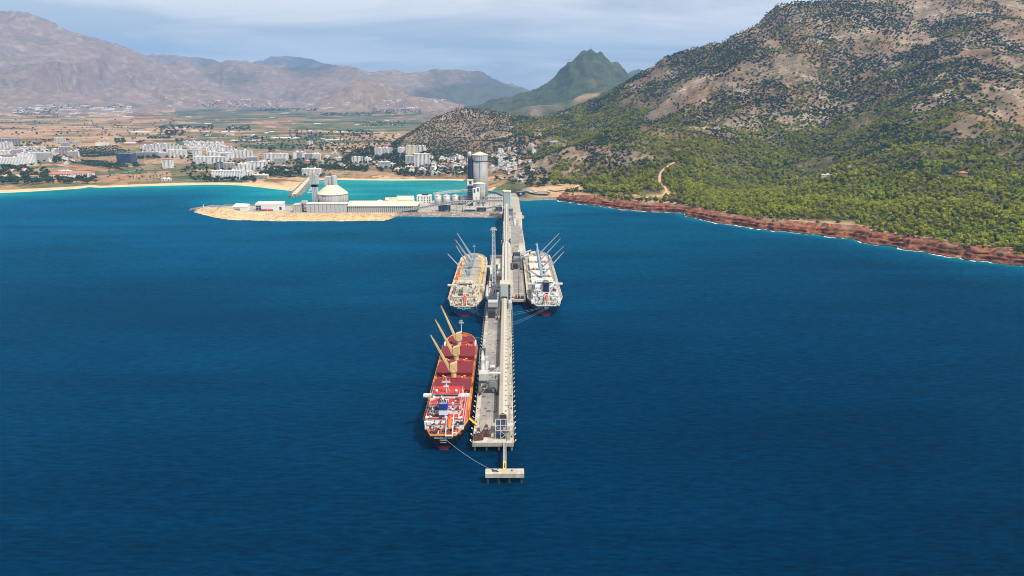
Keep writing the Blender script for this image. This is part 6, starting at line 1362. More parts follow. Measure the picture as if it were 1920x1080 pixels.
    # cross-deck houses, vents
    rnd = random.Random(int(L * 10) + int(B))
    PH = C.get('ped', 6.5)
    for (yc, xc, tip) in C['cranes']:
        yy = yc - y0; x = xc - cx
        p = MB().lathe(x, yy, [(1.9, zd), (1.7, zd + 2), (1.7, zd + PH - .8), (2.3, zd + PH - .4), (2.3, zd + PH)], 14).build('crane_pedestal', C['crane'], t)
        hz = zd + PH
        hd = Vector((tip[0] - xc, tip[1] - yc, 0)).normalized(); sd = Vector((-hd.y, hd.x, 0)); c0 = Vector((x, yy, 0))
        def bxo(f0, f1, s0, s1, za, zb2, mm, nm, tp=0): 
            pts = [c0 + hd * f0 + sd * s0, c0 + hd * f1 + sd * s0, c0 + hd * f1 + sd * s1, c0 + hd * f0 + sd * s1]
            return MB().prism([(q.x, q.y) for q in pts], za, [zb2, zb2 - tp, zb2 - tp, zb2]).build(nm, mm, t)
        bxo(-2.3, 2.2, -1.9, 1.9, hz, hz + C.get('house_h', 7.5), C['crane'], 'crane_house', 1.6); bxo(1.4, 2.6, -2.6, -1.95, hz + 1, hz + 4, GLASS, 'crane_cab')
        root = c0 + hd * 2.2 + Vector((0, 0, hz + .6)); tp = Vector((tip[0] - cx, tip[1] - y0, tip[2]))
        j = MB()
        for s in (-1, 1): j.taper(root + sd * s * 1.2, tp + sd * s * .25, .75, 1.5, .4, .7)
        u = (tp - root)
        for k in range(7): q = root + u * ((k + .6) / 7.4); w = 1.2 - .95 * (k + .6) / 7.4; j.beam(q - sd * w, q + sd * w, .5, .6)
        if C.get('solid_jib'): j.taper(root, tp, 2.2, 1.2, .5, .6)
        jo = j.build('crane_jib', C['jib'], t); MB().beam(tp - u.normalized() * 2.2, tp + u.normalized() * .5, .85, 1.1).build('jib_tip', C['tip'], jo)
        m = MB(); ht = c0 + Vector((0, 0, hz + C.get('house_h', 7.5)))
        for s in (-1, 1): m.tube(ht + sd * s * .9, tp + sd * s * .2, .07, .07, 4)
        m.tube(tp, Vector((tp.x, tp.y, tp.z - 7)), .07, .07, 4); m.build('crane_ropes', DARK, jo)
        MB().box(x - 4.6, x + 4.6, yy - 2.4, yy + 2.4, zd + .0, zd + 2.3).build('mast_house', C['masthouse'], t)
        for s in (-1, 1):
            for q in range(2): MB().lathe(x + s * (5.6 + q * 1.6), yy + (q - .5) * 2, [(.45, zd), (.45, zd + 2), (.8, zd + 2.1), (.8, zd + 2.7)], 8).build('vent', C['rail'], t)
    # forecastle
    fy = .885 * L; fz = zd + C.get('sheer', 2.6)
    MB().box(-6, 6, fy - 4, fy + 3, fz - 2.6, fz + .3).build('forecastle_house', C['wall'], t)
    for s in (-1, 1):
        MB().tube((s * 2.2, .945 * L, fz + .6), (s * 4.2, .945 * L, fz + .6), .9, .9, 10).build('windlass', C['gear'], t); MB().box(s * .48 * B - .5 - s * 1.6, s * .48 * B + .5 - s * 1.6, .84 * L, .9 * L, fz - 2.4, fz + .9).build('bow_shelter', C['house'], t)
    MB().tube((0, .955 * L, fz), (0, .955 * L, fz + 12.5), .3, .2, 8).build('foremast', C['mastm'], t); m = MB().box(-1.9, 1.9, .955 * L - .5, .955 * L + .5, fz + 11.6, fz + 11.85).box(-1.4, 1.4, .955 * L - .4, .955 * L + .4, fz + 13.2, fz + 13.45).tube((0, .955 * L, fz + 12.5), (0, .955 * L, fz + 14.5), .12, .08, 6); m.build('mast_platform', C['mastm'], t)
    # deck clutter
    m = MB()
    for _ in range(60):
        s = rnd.choice((-1, 1)); x = s * rnd.uniform(B / 2 - 4.2, B / 2 - 2.2); y = rnd.uniform(.2 * L, .86 * L); m.box(x - rnd.uniform(.15, .5), x + .4, y, y + rnd.uniform(.4, 2.5), zd, zd + rnd.uniform(.3, 1.1))
    for s in (-1, 1): m.tube((s * (B / 2 - 3.2), .2 * L, zd + .5), (s * (B / 2 - 3.2), .86 * L, zd + .5), .18, .18, 5)
    m.build('deck_fittings', C['gear'], t, kind='stuff')
    # accommodation
    A = C['acc']; z = zd
    for i, (ya, yb, hw, h) in enumerate(A['tiers']):
        w = MB().box(-hw, hw, ya, yb, z - .03, z + h).build('deck_house', C['house'], t)
        ext = A.get('over', .7)
        MB().box(-hw - ext, hw + ext, ya - ext, yb + ext * .5, z + h, z + h + .18).build('house_deck', C['hdeck'], t)
        m = MB()
        for s in (-1, 1):
            for y in np.arange(ya - ext + .1, yb, 2.2): m.beam((s * (hw + ext - .1), y, z + h + .1), (s * (hw + ext - .1), y, z + h + 1.15), .09)
            m.beam((s * (hw + ext - .1), ya - ext + .1, z + h + 1.15), (s * (hw + ext - .1), yb, z + h + 1.15), .1); m.beam((s * (hw + ext - .1), ya - ext + .1, z + h + .65), (s * (hw + ext - .1), yb, z + h + .65), .08)
        m.beam((-hw - ext + .1, ya - ext + .1, z + h + 1.15), (hw + ext - .1, ya - ext + .1, z + h + 1.15), .1); m.build('deck_rail', C['wallrail'], t)
        for x in np.linspace(-hw + 1.2, hw - 1.2, 6): MB().box(x - .35, x + .35, ya - .05, ya, z + 1.2, z + 2.0).build('porthole', GLASS, w)
        MB().box(-hw + 2.6, -hw + 3.5, ya - .06, ya, z + .1, z + 2.0).build('door', C['gear'], w)
        for s in (-1, 1):
            m = MB()
            for y in np.arange(ya + 1.5, yb - 1, 2.4): m.box(s * hw - .05, s * hw + .05, y, y + .8, z + 1.2, z + 2.0)
            m.build('side_windows', GLASS, w, kind='stuff')
        z += h + .18
    m, m2, m3 = MB(), MB(), MB(); zz_ = zd
    for i, (ya, yb, hw, h) in enumerate(A['tiers']):
        zz_ += h + .18; nx = A['tiers'][i + 1] if i < 3 else (A['bridge'][0], 0, A['bridge'][2], 0)
        for _ in range(26):
            x = rnd.uniform(-hw, hw); y = rnd.uniform(ya, yb)
            if abs(x) < nx[2] + .4 and y > nx[0] - .6: y = rnd.uniform(ya, max(ya + .3, nx[0] - .7))
            a, b, c = rnd.uniform(.25, 1.0), rnd.uniform(.25, 1.0), rnd.uniform(.4, 1.9); (m, m2, m3)[rnd.choice((0, 0, 1, 2))].box(x - a, x + a, y - b, y + b, zz_, zz_ + c)
    for _ in range(46):
        x = rnd.uniform(-B * .36, B * .36); y = rnd.uniform(.8, A['tiers'][0][0] - .6); a, c = rnd.uniform(.2, .8), rnd.uniform(.4, 1.6); (m, m2, m3)[rnd.choice((0, 1, 2))].box(x - a, x + a, y - .4, y + .4, zd - .05, zd + c)
    m.build('house_fittings', C['house'], t, kind='stuff'); m2.build('house_gear', C['gear'], t, kind='stuff'); m3.build('dark_fittings', DARK, t, kind='stuff')
    ya, yb, hw, h = A['bridge']
    b = MB().box(-hw, hw, ya, yb, z - .02, z + h).build('wheelhouse', C['house'], t); MB().box(-hw + .3, hw - .3, yb, yb + .06, z + 1.1, z + 2.4).build('window_band', GLASS, b); MB().box(-hw + .5, hw - .5, ya - .06, ya, z + 1.2, z + 2.3).build('window_band', GLASS, b)
    MB().box(-hw - .3, hw + .3, ya - .3, yb + .6, z + h, z + h + .2).build('compass_deck', C['hdeck'], t)
    wy = A['wing_y']
    for s in (-1, 1):
        MB().box(min(s * hw, s * B / 2), max(s * hw, s * B / 2), wy, wy + 2.6, z - .25, z - .022).build('bridge_wing', C['wing'], t)
        m = MB().box(min(s * hw, s * B / 2), max(s * hw, s * B / 2), wy - .08, wy + .08, z - .02, z + 1.15).box(min(s * hw, s * B / 2), max(s * hw, s * B / 2), wy + 2.5, wy + 2.65, z - .02, z + 1.15).box(s * B / 2 - .08, s * B / 2 + .08, wy - .1, wy + 2.66, z - .02, z + 1.15); m.build('wing_screen', C['house'], t)
        MB().beam((s * (B / 2 - .8), wy + 1.2, z - .3), (s * hw, wy + 1.2, z - 3.6), .5, .4).build('wing_strut', C['house'], t); MB().box(s * (B / 2 - 1.2) - .7, s * (B / 2 - 1.2) + .7, wy + .3, wy + 2.2, z - .02, z + 1.2).build('wing_console', C['house'], t)
    zt = z + h + .2
    m = MB().tube((0, ya + 1.5, zt), (0, ya + 1.5, zt + 9), .32, .2, 8).box(-2.6, 2.6, ya + 1.2, ya + 1.7, zt + 6.4, zt + 6.8).box(-1.6, 1.6, ya + .9, ya + 2.1, zt + 4.0, zt + 4.2)
    for x in (-2, 0, 2): m.tube((x, ya + 1.4, zt + 6.8), (x, ya + 1.4, zt + 8.6), .08, .05, 5)
    m.beam((-1.8, ya + 3.5, zt), (0, ya + 1.6, zt + 6), .2).beam((1.8, ya + 3.5, zt), (0, ya + 1.6, zt + 6), .2); m.build('radar_mast', C['house'], t); MB().box(-1.9, 1.9, ya + 1.0, ya + 1.25, zt + 7.2, zt + 7.5).build('radar_scanner', C['house'], t)
    for s in (-1, 1): MB().lathe(s * (hw - 1.6), ya + 2, [(.5, zt), (.9, zt + .9), (.7, zt + 1.6), (.1, zt + 1.9)], 10).build('satellite_dome', C['house'], t)
    # funnel
    fx, fya, fyb, fw, fz0, fz1 = A['funnel']
    def fbox(za, zb2, m, nm, par, g=0): return MB().prism([(fx - fw - g, fya - g), (fx + fw + g, fya - g), (fx + fw + g, fyb - 1 + g), (fx + fw * .6, fyb + g), (fx - fw * .6, fyb + g), (fx - fw - g, fyb - 1 + g)], za, zb2).build(nm, m, par)
    fo = fbox(fz0, fz1, C['funnel'], 'funnel', t)
    if C.get('band'): fbox(fz0 + (fz1 - fz0) * .42, fz0 + (fz1 - fz0) * .66, C['band'], 'funnel_band', fo, .05)
    MB().box(fx - fw * .8, fx + fw * .8, fya + .4, fyb - .8, fz1, fz1 + .5).build('funnel_top', STEEL_L, fo)
    for k in range(5): xx = fx - fw * .6 + k * fw * .3; MB().tube((xx, fya + 1.2 + (k % 2) * 1.4, fz1 + .5), (xx, fya + .7 + (k % 2) * 1.4, fz1 + 2.3), .3, .3, 8).build('exhaust', DARK, fo)
    # free-fall lifeboat on its ramp
    lx, ly, lz = A['boat']; 
    for s in (-1, 1):
        MB().beam((lx + s * 1.9, ly - 4, lz - 1.2), (lx + s * 1.9, ly + 8, lz + 5.2), .45, .5).build('ramp_rail', C['house'], t); MB().beam((lx + s * 1.9, ly + 8, zd), (lx + s * 1.9, ly + 8, lz + 7.6), .5).build('ramp_post', C['house'], t); MB().beam((lx + s * 1.9, ly - 3.6, zd - .5), (lx + s * 1.9, ly - 3.6, lz - .8), .45).build('ramp_post', C['house'], t)
    MB().beam((lx - 1.9, ly + 8, lz + 7.6), (lx + 1.9, ly + 8, lz + 7.6), .5).build('ramp_beam', C['house'], t); MB().beam((lx - 1.9, ly - 4, lz - 1.2), (lx + 1.9, ly - 4, lz - 1.2), .4).build('ramp_beam', C['house'], t)
    ax = Vector((0, -12, -6.4)).normalized(); up = Vector((0, -6.4, 12)).normalized(); o0 = Vector((lx, ly + 6.6, lz + 4.9)) + up * 1.2; vs = []; fs = []; prof = [(0, .35), (.6, 1.0), (2, 1.3), (5, 1.3), (7, 1.0), (8.4, .45), (8.9, .05)]
    for (d_, r_) in prof:
        for k in range(8): a = 2 * math.pi * k / 8; q = o0 + ax * d_ + Vector((1, 0, 0)) * (r_ * math.cos(a)) + up * (r_ * math.sin(a) * .9); vs.append(q)
    for i in range(len(prof) - 1):
        for k in range(8): fs.append((i * 8 + k, i * 8 + (k + 1) % 8, i * 8 + 8 + (k + 1) % 8, i * 8 + 8 + k))
    fs.append(tuple(range(7, -1, -1))); fs.append(tuple(range(48, 56))); lb = MB().add(vs, fs).build('lifeboat', C['boat'], t, True)
    q = o0 + ax * 1.6 + up * 1.2; MB().beam(q - Vector((.6, 0, 0)), q + Vector((.6, 0, 0)), 1.2, .7).build('lifeboat_hatch', C['boat'], lb)
    # stern gear and bollards
    m = MB()
    for s in (-1, 1):
        m.tube((s * 5.5, 4.5, zd + .8), (s * 8.2, 4.5, zd + .8), .8, .8, 9).box(s * 5 - .7, s * 5 + .7, 6, 8, zd, zd + 1.5)
        for y in (1.6, 3.2, 8.5): m.tube((s * (6 + y * .3), y, zd), (s * (6 + y * .3), y, zd + .9), .28, .3, 6)
    m.build('mooring_winch', C['gear'], t); 
    for s in (-1, 1): MB().box(s * (B * .36) - 1.2, s * (B * .36) + 1.2, 8, 13, zd - .02, zd + 2.6).build('stern_store', C['house'], t); MB().beam((s * B * .30, 15, zd), (s * B * .36, 22, zd + 6.5), .4).build('davit', C['house'], t)
    MB().box(-.35, .35, 4.0, 7.5, -2, 2.0).build('rudder', C['bootm'], t)
    # a grating gangway hangs off the side
    # name on the stern
    sl_ = math.atan2(1.25, 2.2)
    for k, (txt, sz) in enumerate(C['name']): text_part(txt, sz, C['letter'], t, (0, ov(S[0], zd - 2.0 - k * 1.5) - .42 - .12 * k, zd - 1.45 - k * 1.35), (R(90 - 20), 0, 0)) if False else text_part(txt, sz, C['letter'], t, (0, -.12 + .04 * k, zd - 1.25 - k * 1.35), (R(90), 0, 0))
    return t
SHW = P3('ship_white', (.74, .74, .73), dirt=(.5, .42, .33), dirt_amt=.18, streak=True)
GOLD = P3('crane_buff', (.68, .53, .25), dirt=(.42, .26, .1), dirt_amt=.25)
ORANGE = P3('lifeboat_orange', (.82, .13, .015), rough=.35)
BOOT = P3('boot_red', (.36, .02, .035), dirt=(.16, .03, .03), dirt_amt=.4)
red = dict(hull=P3('hull_black', (.012, .013, .018), rough=.45, dirt=(.05, .03, .025), dirt_amt=.3, streak=True), bootm=BOOT, deck=P3('deck_red', (.46, .075, .02), rough=.75, dirt=RUSTY, dirt_amt=.45), rail=P3('rail_orange', (.72, .30, .10)), walk=P3('walk_orange', (.66, .26, .03), rough=.7, dirt=(.40, .10, .03), dirt_amt=.5), cover=[P3('cover_maroon', (.165, .008, .015), rough=.6, dirt=(.10, .012, .015), dirt_amt=.35)], coamm=P3('coaming_maroon', (.17, .012, .018), rough=.6), crane=GOLD, jib=GOLD, tip=DARK, masthouse=P3('masthouse_red', (.28, .03, .025), rough=.7), house=SHW, hdeck=P3('house_deck_red', (.40, .022, .03), rough=.7, dirt=(.52, .09, .02), dirt_amt=.45), wing=SHW, wall=P3('fore_red', (.26, .02, .025)), wallrail=SHW, gear=P3('gear_red', (.34, .06, .03), rough=.7, dirt=(.08, .04, .03), dirt_amt=.5), mastm=SHW, funnel=P3('funnel_blue', (.012, .05, .27)), band=SHW, boat=ORANGE, letter=SHW,
    hatches=[(408, 426, 11.8), (437, 458, 11.8), (469, 490, 11.8), (500, 513, 9.2)], cranes=[(431.5, -36.4, (-51.2, 432, 42.0)), (463.5, -37.0, (-51.4, 465, 42.2)), (495, -37.2, (-50.2, 496, 43.4))],
    acc=dict(over=.25, tiers=[(8.5, 48, 11.2, 2.9), (9.2, 46, 10.4, 2.8), (15.5, 44, 9.2, 2.7), (16, 42, 8.8, 2.7)], bridge=(25, 35, 7.4, 2.8), wing_y=27, funnel=(-.6, 10.5, 17, 2.5, 13, 24.6), boat=(3.4, 3.0, 11.8)), name=[('APOLLO ELAFONISOS', 1.05), ('MAJURO', 1.0), ('IMO 9598024', .65)], house_h=6.6, coam=1.9, leaves=3)
t_red = ship('bulk_carrier', 'bulk carrier with dark red hatches and buff cranes nearest the jetty end', -36.4, 350, 170, 27.6, 10.0, red)
# its gangway and side ladder
gw = thing('gangway', 'yellow gangway from the red-decked ship down to the jetty', 'gangway', (-22.9, 374, 8.6)); MB().beam((-.4, .3, .6), (4.6, -3.4, -1.9), 1.3, .3).build('walkway', YEL, gw)
for s in (-1, 1): MB().beam((-.4, .3 + s * .6, 1.6), (4.6, -3.4 + s * .6, -.9), .12).build('handrail', YEL, gw)
SKY = P3('crane_blue_grey', (.34, .42, .50), dirt=(.24, .28, .32), dirt_amt=.3)
CRM = P3('deck_cream', (.47, .40, .28), rough=.75, dirt=(.40, .27, .15), dirt_amt=.4)
blue = dict(hull=P3('hull_blue', (.006, .075, .20), rough=.45, dirt=(.02, .06, .13), dirt_amt=.3, streak=True), bootm=BOOT, deck=CRM, rail=P3('rail_cream', (.66, .56, .38)), walk=P3('walk_tan', (.50, .38, .22), rough=.8), cover=[P3('cover_grey', (.30, .30, .29), rough=.6, dirt=(.2, .19, .18), dirt_amt=.35)], coamm=P3('coaming_grey', (.36, .34, .29), rough=.6), trim=P3('hatch_yellow', (.74, .42, .02)), crane=P3('crane_slate', (.22, .28, .34)), jib=SKY, tip=P3('tip_crimson', (.50, .03, .10)), masthouse=CRM, house=P3('house_cream', (.68, .655, .59), dirt=(.5, .38, .24), dirt_amt=.25, streak=True), hdeck=CRM, wing=P3('wing_sage', (.40, .50, .38)), wall=CRM, wallrail=SHW, gear=P3('gear_brown', (.26, .17, .09), rough=.8), mastm=SKY, funnel=P3('funnel_cream', (.66, .60, .48)), boat=P3('lifeboat_red', (.72, .07, .03), rough=.35), letter=P3('letter_pale', (.62, .80, .90)),
    hatches=[(682, 706, 9.8), (716, 741, 9.8), (752, 774, 9.8), (784, 802, 8.6)], cranes=[(711, -42.0, (-62.3, 703, 38.6)), (746, -41.4, (-56.0, 738, 39.8)), (766, -40.8, (-55.4, 716, 51.0)), (793, -40.4, (-57.2, 769, 48.4))],
    acc=dict(over=.25, tiers=[(11, 56, 12.5, 2.9), (12, 54, 11, 2.8), (20, 52, 9.5, 2.7), (20.8, 50, 8.5, 2.7)], bridge=(30, 42, 6.6, 2.8), wing_y=31, funnel=(.5, 17, 25, 2.0, 13, 25), boat=(.4, 6, 11.6)), name=[('VENUS ISLAND', 1.9), ('MAJURO', .85)], house_h=5.0, ped=5.0, stern=1.7, coam=2.0)
t_blue = ship('bulk_carrier', 'blue-hulled bulk carrier with grey hatches in yellow frames', -40.2, 604, 218, 34.4, 10.2, blue)
for k, (x, y) in enumerate([(-54.4, 708), (-54.0, 728), (-53.6, 772)]):
    c = thing('hopper_cover', ['red pyramid cover on the blue ship, nearest its bridge', 'red pyramid cover on the blue ship, middle of three', 'red pyramid cover on the blue ship, nearest its bow'][k], 'cover', (x, y, 10.25), 0, 'red covers on the blue ship'); c.scale = (.75, .6, .8); MB().add([(-2.6, -4, 0), (2.6, -4, 0), (2.6, 4, 0), (-2.6, 4, 0), (0, 2, 5.2)], [(3, 2, 1, 0), (0, 1, 4), (1, 2, 4), (2, 3, 4), (3, 0, 4)]).build('hood', P3('cover_red', (.62, .04, .02)), c); MB().box(-2.8, 2.8, -4.2, 4.2, -.05, .3).build('skirt', RUST, c)
WCV = P3('cover_ivory', (.57, .545, .47), rough=.65, dirt=(.46, .40, .30), dirt_amt=.35)
GREYB = P3('crane_steel_blue', (.20, .27, .36), dirt=(.14, .17, .21), dirt_amt=.3)
white = dict(hull=P3('hull_navy', (.010, .022, .055), rough=.45, dirt=(.03, .035, .05), dirt_amt=.3, streak=True), bootm=BOOT, deck=P3('deck_grey_tan', (.33, .30, .255), rough=.8, dirt=(.25, .2, .15), dirt_amt=.4), rail=SHW, walk=CRM, cover=[WCV], coamm=P3('coaming_pale', (.46, .43, .36), rough=.65), crane=GREYB, jib=SKY, tip=DARK, masthouse=P3('masthouse_dark', (.10, .10, .11)), house=P3('house_white', (.72, .74, .74), dirt=(.48, .47, .45), dirt_amt=.25, streak=True), hdeck=P3('house_deck_pale', (.52, .56, .53), rough=.7, dirt=(.36, .38, .36), dirt_amt=.4), wing=P3('wing_green', (.36, .58, .48)), wall=STEEL, wallrail=SHW, gear=P3('gear_grey', (.30, .24, .19), rough=.8), mastm=SKY, funnel=P3('funnel_navy', (.010, .014, .05)), boat=P3('lifeboat_scarlet', (.80, .10, .03), rough=.35), letter=SHW,
    hatches=[(677, 704, 10.6), (712, 736, 10.6), (745, 773, 10.6), (785, 808, 10.2)], cranes=[(708.5, 37.0, (59.8, 708, 40.0)), (740.5, 37.0, (62.0, 730, 41.8)), (779, 37.2, (61.2, 772, 42.0)), (813, 37.4, (62.4, 806, 42.0))],
    acc=dict(over=.25, tiers=[(12, 58, 13, 2.9), (13, 56, 12, 2.8), (22, 54, 10.5, 2.7), (23, 52, 9.5, 2.7)], bridge=(33, 45, 8, 2.8), wing_y=34, funnel=(.6, 20, 29, 2.6, 13, 27.5), boat=(.8, 6.5, 11.8)), name=[('BELLA', 1.3), ('VALLETTA', .8)], house_h=5.0, ped=5.0, stern=1.3, coam=1.8)
t_white = ship('bulk_carrier', 'dark navy-hulled bulk carrier with ivory hatches beyond the jetty', 36.2, 606, 228, 34.6, 10.2, white)
j = MB().taper((36.6 - 36.2, 700 - 606, 15), (32.9 - 36.2, 745 - 606, 40.5), 3.0, 2.0, 1.4, 1.2); jo = j.build('derrick_boom', GREYB, t_white)
for k, (x, y) in enumerate([(43.6, 709), (29.4, 741), (43.8, 777)]):
    c = thing('cargo_grab', ['red cargo grab on the white-decked ship, nearest its bridge', 'red cargo grab on the white-decked ship, on the jetty side', 'red cargo grab on the white-decked ship, nearest its bow'][k], 'grab', (x, y, 10.25), 0, 'red grabs on the white-decked ship')
    for s in (-1, 1): MB().prism([(s * .1, -1.8), (s * 2.6, -1.8), (s * 2.6, 1.8), (s * .1, 1.8)] if s > 0 else [(-2.6, -1.8), (-.1, -1.8), (-.1, 1.8), (-2.6, 1.8)], 0, [3.2, 2.2, 2.2, 3.2] if s > 0 else [2.2, 3.2, 3.2, 2.2]).build('jaw', REDP, c)
    MB().box(-.6, .6, -.6, .6, 3.0, 4.4).build('head_block', REDP, c)
# ------------------------------------------------------------------ mooring lines
def mooring(label, p, q, sag=1.2, r=.05):
    o = MB().rope([a - b for a, b in zip(p, p)], [b - a for a, b in zip(p, q)], r, sag, 14).build('mooring_line', ROPE); o.location = p; tag(o, label, 'rope', 'mooring lines')
mooring('slack mooring line from the red-decked stern to the dolphin', (-36.0, 350.2, 8.8), (-8.2, 318.8, 6.6), 1.5, .075)
for k, (x, z, qy) in enumerate([(-38.5, 8.6, 583), (-36, 8.6, 590), (-33, 8.8, 598), (-30, 9, 606)]):
    mooring(['outermost mooring line from the blue stern to the jetty', 'second mooring line from the blue stern to the jetty', 'third mooring line from the blue stern to the jetty', 'innermost mooring line from the blue stern to the jetty'][k], (x, 604.2, z), (-19.2, qy, 6.6), .5)
for k, (x, z, qy) in enumerate([(30, 8.8, 598), (32, 8.8, 590), (34, 7.6, 566), (36, 7.4, 560)]):
    mooring(['shortest mooring line from the navy stern to the jetty', 'second mooring line from the navy stern to the jetty', 'third mooring line from the navy stern to the jetty', 'longest mooring line from the navy stern to the jetty'][k], (x, 606.2, z), (3.0, qy, 6.6), .8)
mooring('mooring line from the bow of the red-decked ship to the jetty', (-30.5, 512, 12.6), (-19.2, 530, 6.6), .5)
mooring('thin mooring line from the red-decked bow to the jetty face', (-31.5, 514, 12.6), (-19.2, 523, 6.6), .4)
# ------------------------------------------------------------------ town
def wallm(n, c): return mat('wall_' + n, c, .85, .06, .15, dirt=tuple(v * .72 for v in c), dirt_amt=.22, streak=True)
WC = dict(w=wallm('white', (.80, .80, .78)), c=wallm('cream', (.72, .65, .53)), g=wallm('grey', (.46, .46, .46)), b=wallm('beige', (.58, .49, .38)), d=wallm('slate', (.16, .19, .25)), n=wallm('navy', (.05, .075, .14)), p=wallm('mauve', (.40, .33, .38)), k=wallm('pink', (.62, .30, .28)), t=wallm('taupe', (.36, .31, .28)))
RC = dict(w=mat('roof_pale', (.66, .64, .60), .85, .08, .2), g=mat('roof_grey', (.30, .31, .32), .85, .1, .2), r=mat('roof_tile', (.52, .17, .10), .85, .15, .6, dirt=(.36, .13, .09), dirt_amt=.4), d=mat('roof_dark', (.12, .13, .15), .8))
RAIL = mat('balcony_slab', (.70, .70, .68), .8, .06, .3)
def block(px0, px1, pyb, pyt, label, wall='w', bay=None, roof='w', depth=14.0, rz=0.0, hip=False, name='apartment_block', cat='building', bays='alt', group=None):
    x, y, z = ground_at((px0 + px1) / 2, pyb); dist = math.hypot(x, y) * cp + (H - z) * sp
    W = (px1 - px0) * dist / F / max(.75, math.cos(rz)); hgt = (pyb - pyt) * dist / F * 1.02; hx = W / 2; hy = depth / 2
    t = thing(name, label, cat, (x, y + hy, z - .5), rz - math.atan2(x, y) * .35, group); h = max(hgt, 3.2) + .5
    MB().box(-hx, hx, -hy, hy, -2, h).build('wall', WC[wall], t)
    if hip: MB().add([(-hx - .9, -hy - .9, h), (hx + .9, -hy - .9, h), (hx + .9, hy + .9, h), (-hx - .9, hy + .9, h), (-hx * .4, 0, h + min(hx, hy) * .45), (hx * .4, 0, h + min(hx, hy) * .45)], [(3, 2, 1, 0), (0, 1, 5, 4), (1, 2, 5), (2, 3, 4, 5), (3, 0, 4)]).build('roof', RC[roof], t)
    else:
        MB().box(-hx - .35, hx + .35, -hy - .35, hy + .35, h, h + .7).build('roof', RC[roof], t)
        for k in range(1 + int(W > 22)): MB().box(-hx * .5 + k * hx * .8, -hx * .5 + k * hx * .8 + 4, -2, 3, h + .7, h + 3.2).build('stair_head', WC[wall], t)
    nf = max(1, int(round(h / 3.1))); fh = h / nf; nb = max(2, int(round(W / 3.8))); bw = W / nb
    win, bal, rec, side = MB(), MB(), MB(), MB()
    for b in range(nb):
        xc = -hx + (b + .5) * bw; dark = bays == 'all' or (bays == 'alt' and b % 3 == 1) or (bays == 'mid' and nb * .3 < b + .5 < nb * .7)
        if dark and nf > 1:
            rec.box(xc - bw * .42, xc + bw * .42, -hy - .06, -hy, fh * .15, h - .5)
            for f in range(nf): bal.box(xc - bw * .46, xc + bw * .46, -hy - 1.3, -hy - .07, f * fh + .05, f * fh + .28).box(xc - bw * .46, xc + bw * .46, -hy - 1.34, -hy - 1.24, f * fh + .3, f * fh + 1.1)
        else:
            for f in range(nf): win.box(xc - bw * .2, xc + bw * .2, -hy - .09, -hy, f * fh + .95, f * fh + fh * .82)
    for s in (-1, 1):
        for b in range(3):
            yc = -hy + (b + .5) * depth / 3
            for f in range(nf): side.box(s * hx - .08, s * hx + .08, yc - .8, yc + .8, f * fh + 1.0, f * fh + fh * .8)
    win.build('windows', GLASS, t, kind='stuff'); side.build('side_windows', GLASS, t, kind='stuff'); rec.build('bay_panels', WC[bay] if bay else mat('bay_shade', (.14, .15, .18), .7), t, kind='stuff'); bal.build('balconies', RAIL, t, kind='stuff')  # flat bay panels; without their own colour, recess shade is painted in
    return t
B_ = block
B_(363, 376, 295, 283, 'slim white tower block with a grey hipped roof', roof='g', hip=True)
B_(364.5, 389.5, 309, 296, 'white balcony block in the front row below the hipped tower')
B_(390, 420, 308, 296, 'longer white balcony block in the front row beside the dark building', bays='alt')
B_(389, 406, 296, 286, 'white block with dark blue bays behind the front row', bay='n', bays='alt')
B_(407, 421, 293, 284.5, 'white block with a grey roof partly hidden behind the pale-roofed one', roof='g')
B_(407, 432, 302, 289, 'white block with a broad pale roof and shaded end', bays='mid', bay='t')
B_(433, 471, 297, 284, 'long white stepped block with dark vertical bays, tallest of its cluster')
B_(422, 438, 286, 277.5, 'small white block behind the long stepped one', roof='g')
B_(463, 482, 306, 296, 'grey-white block with continuous balcony rows below the long stepped one', wall='g', bays='all')
B_(497, 538, 301, 290, 'long white block with narrow dark slits, right of the bare red field')
B_(514, 534, 308, 298, 'grey block with balcony rows in front of the long slit block', wall='g', bays='all')
B_(447, 463.5, 322, 309, 'white-sided dark-fronted block beside the blue one', bay='d', bays='alt', depth=18, rz=.35)
B_(463.5, 496, 319, 306, 'block with navy and maroon panels between white bays', bay='n', bays='alt', roof='w', depth=16)
B_(487, 509, 308, 303, 'low white terrace behind the navy panelled block')
B_(400, 452, 337, 322.5, 'white beach hotel with a regular grid of windows', bays='none', depth=18, rz=-.05, name='beach_hotel', cat='hotel')
B_(408, 420, 318, 306, 'dark slate building behind the white beach hotel', wall='d', roof='d')
B_(420, 437, 319, 307, 'taupe block with pale end bay behind the beach hotel', wall='t', rz=.3)
for k, (a, b, c, d) in enumerate([(453, 459, 332, 325), (461, 467, 330, 324), (468, 476, 331, 323)]): B_(a, b, c, d, ['small white arched house next to the beach hotel', 'small white house second from the beach hotel', 'white house with a red awning third from the beach hotel'][k], name='beach_house', cat='house', depth=9, bays='none')
B_(475, 500, 336, 329, 'low cream beach restaurant with a wide terrace', wall='c', bays='all', name='beach_restaurant', depth=16)
B_(551, 572.5, 299, 287, 'white block with a purple-blue middle on the open ground', bay='n', bays='mid')
B_(572, 585.5, 302, 290, 'mauve-grey block attached beside the purple-centred one', wall='p')
B_(585.8, 600, 302, 289.5, 'pale grey block at the end of the row by the bare field', wall='w', bays='alt', bay='p')
B_(570, 580, 310, 303, 'small pink house below the purple-centred block', wall='k', roof='r', hip=True, name='pink_house', cat='house', depth=9)
B_(626, 639, 302, 297, 'white house alone among scrub behind the bay', name='white_house', cat='house', depth=9)
B_(660, 679, 307, 296, 'white block with stepped roof right of the lone white house', roof='w')
B_(684, 694, 307, 296.5, 'narrow white block near the reed bed')
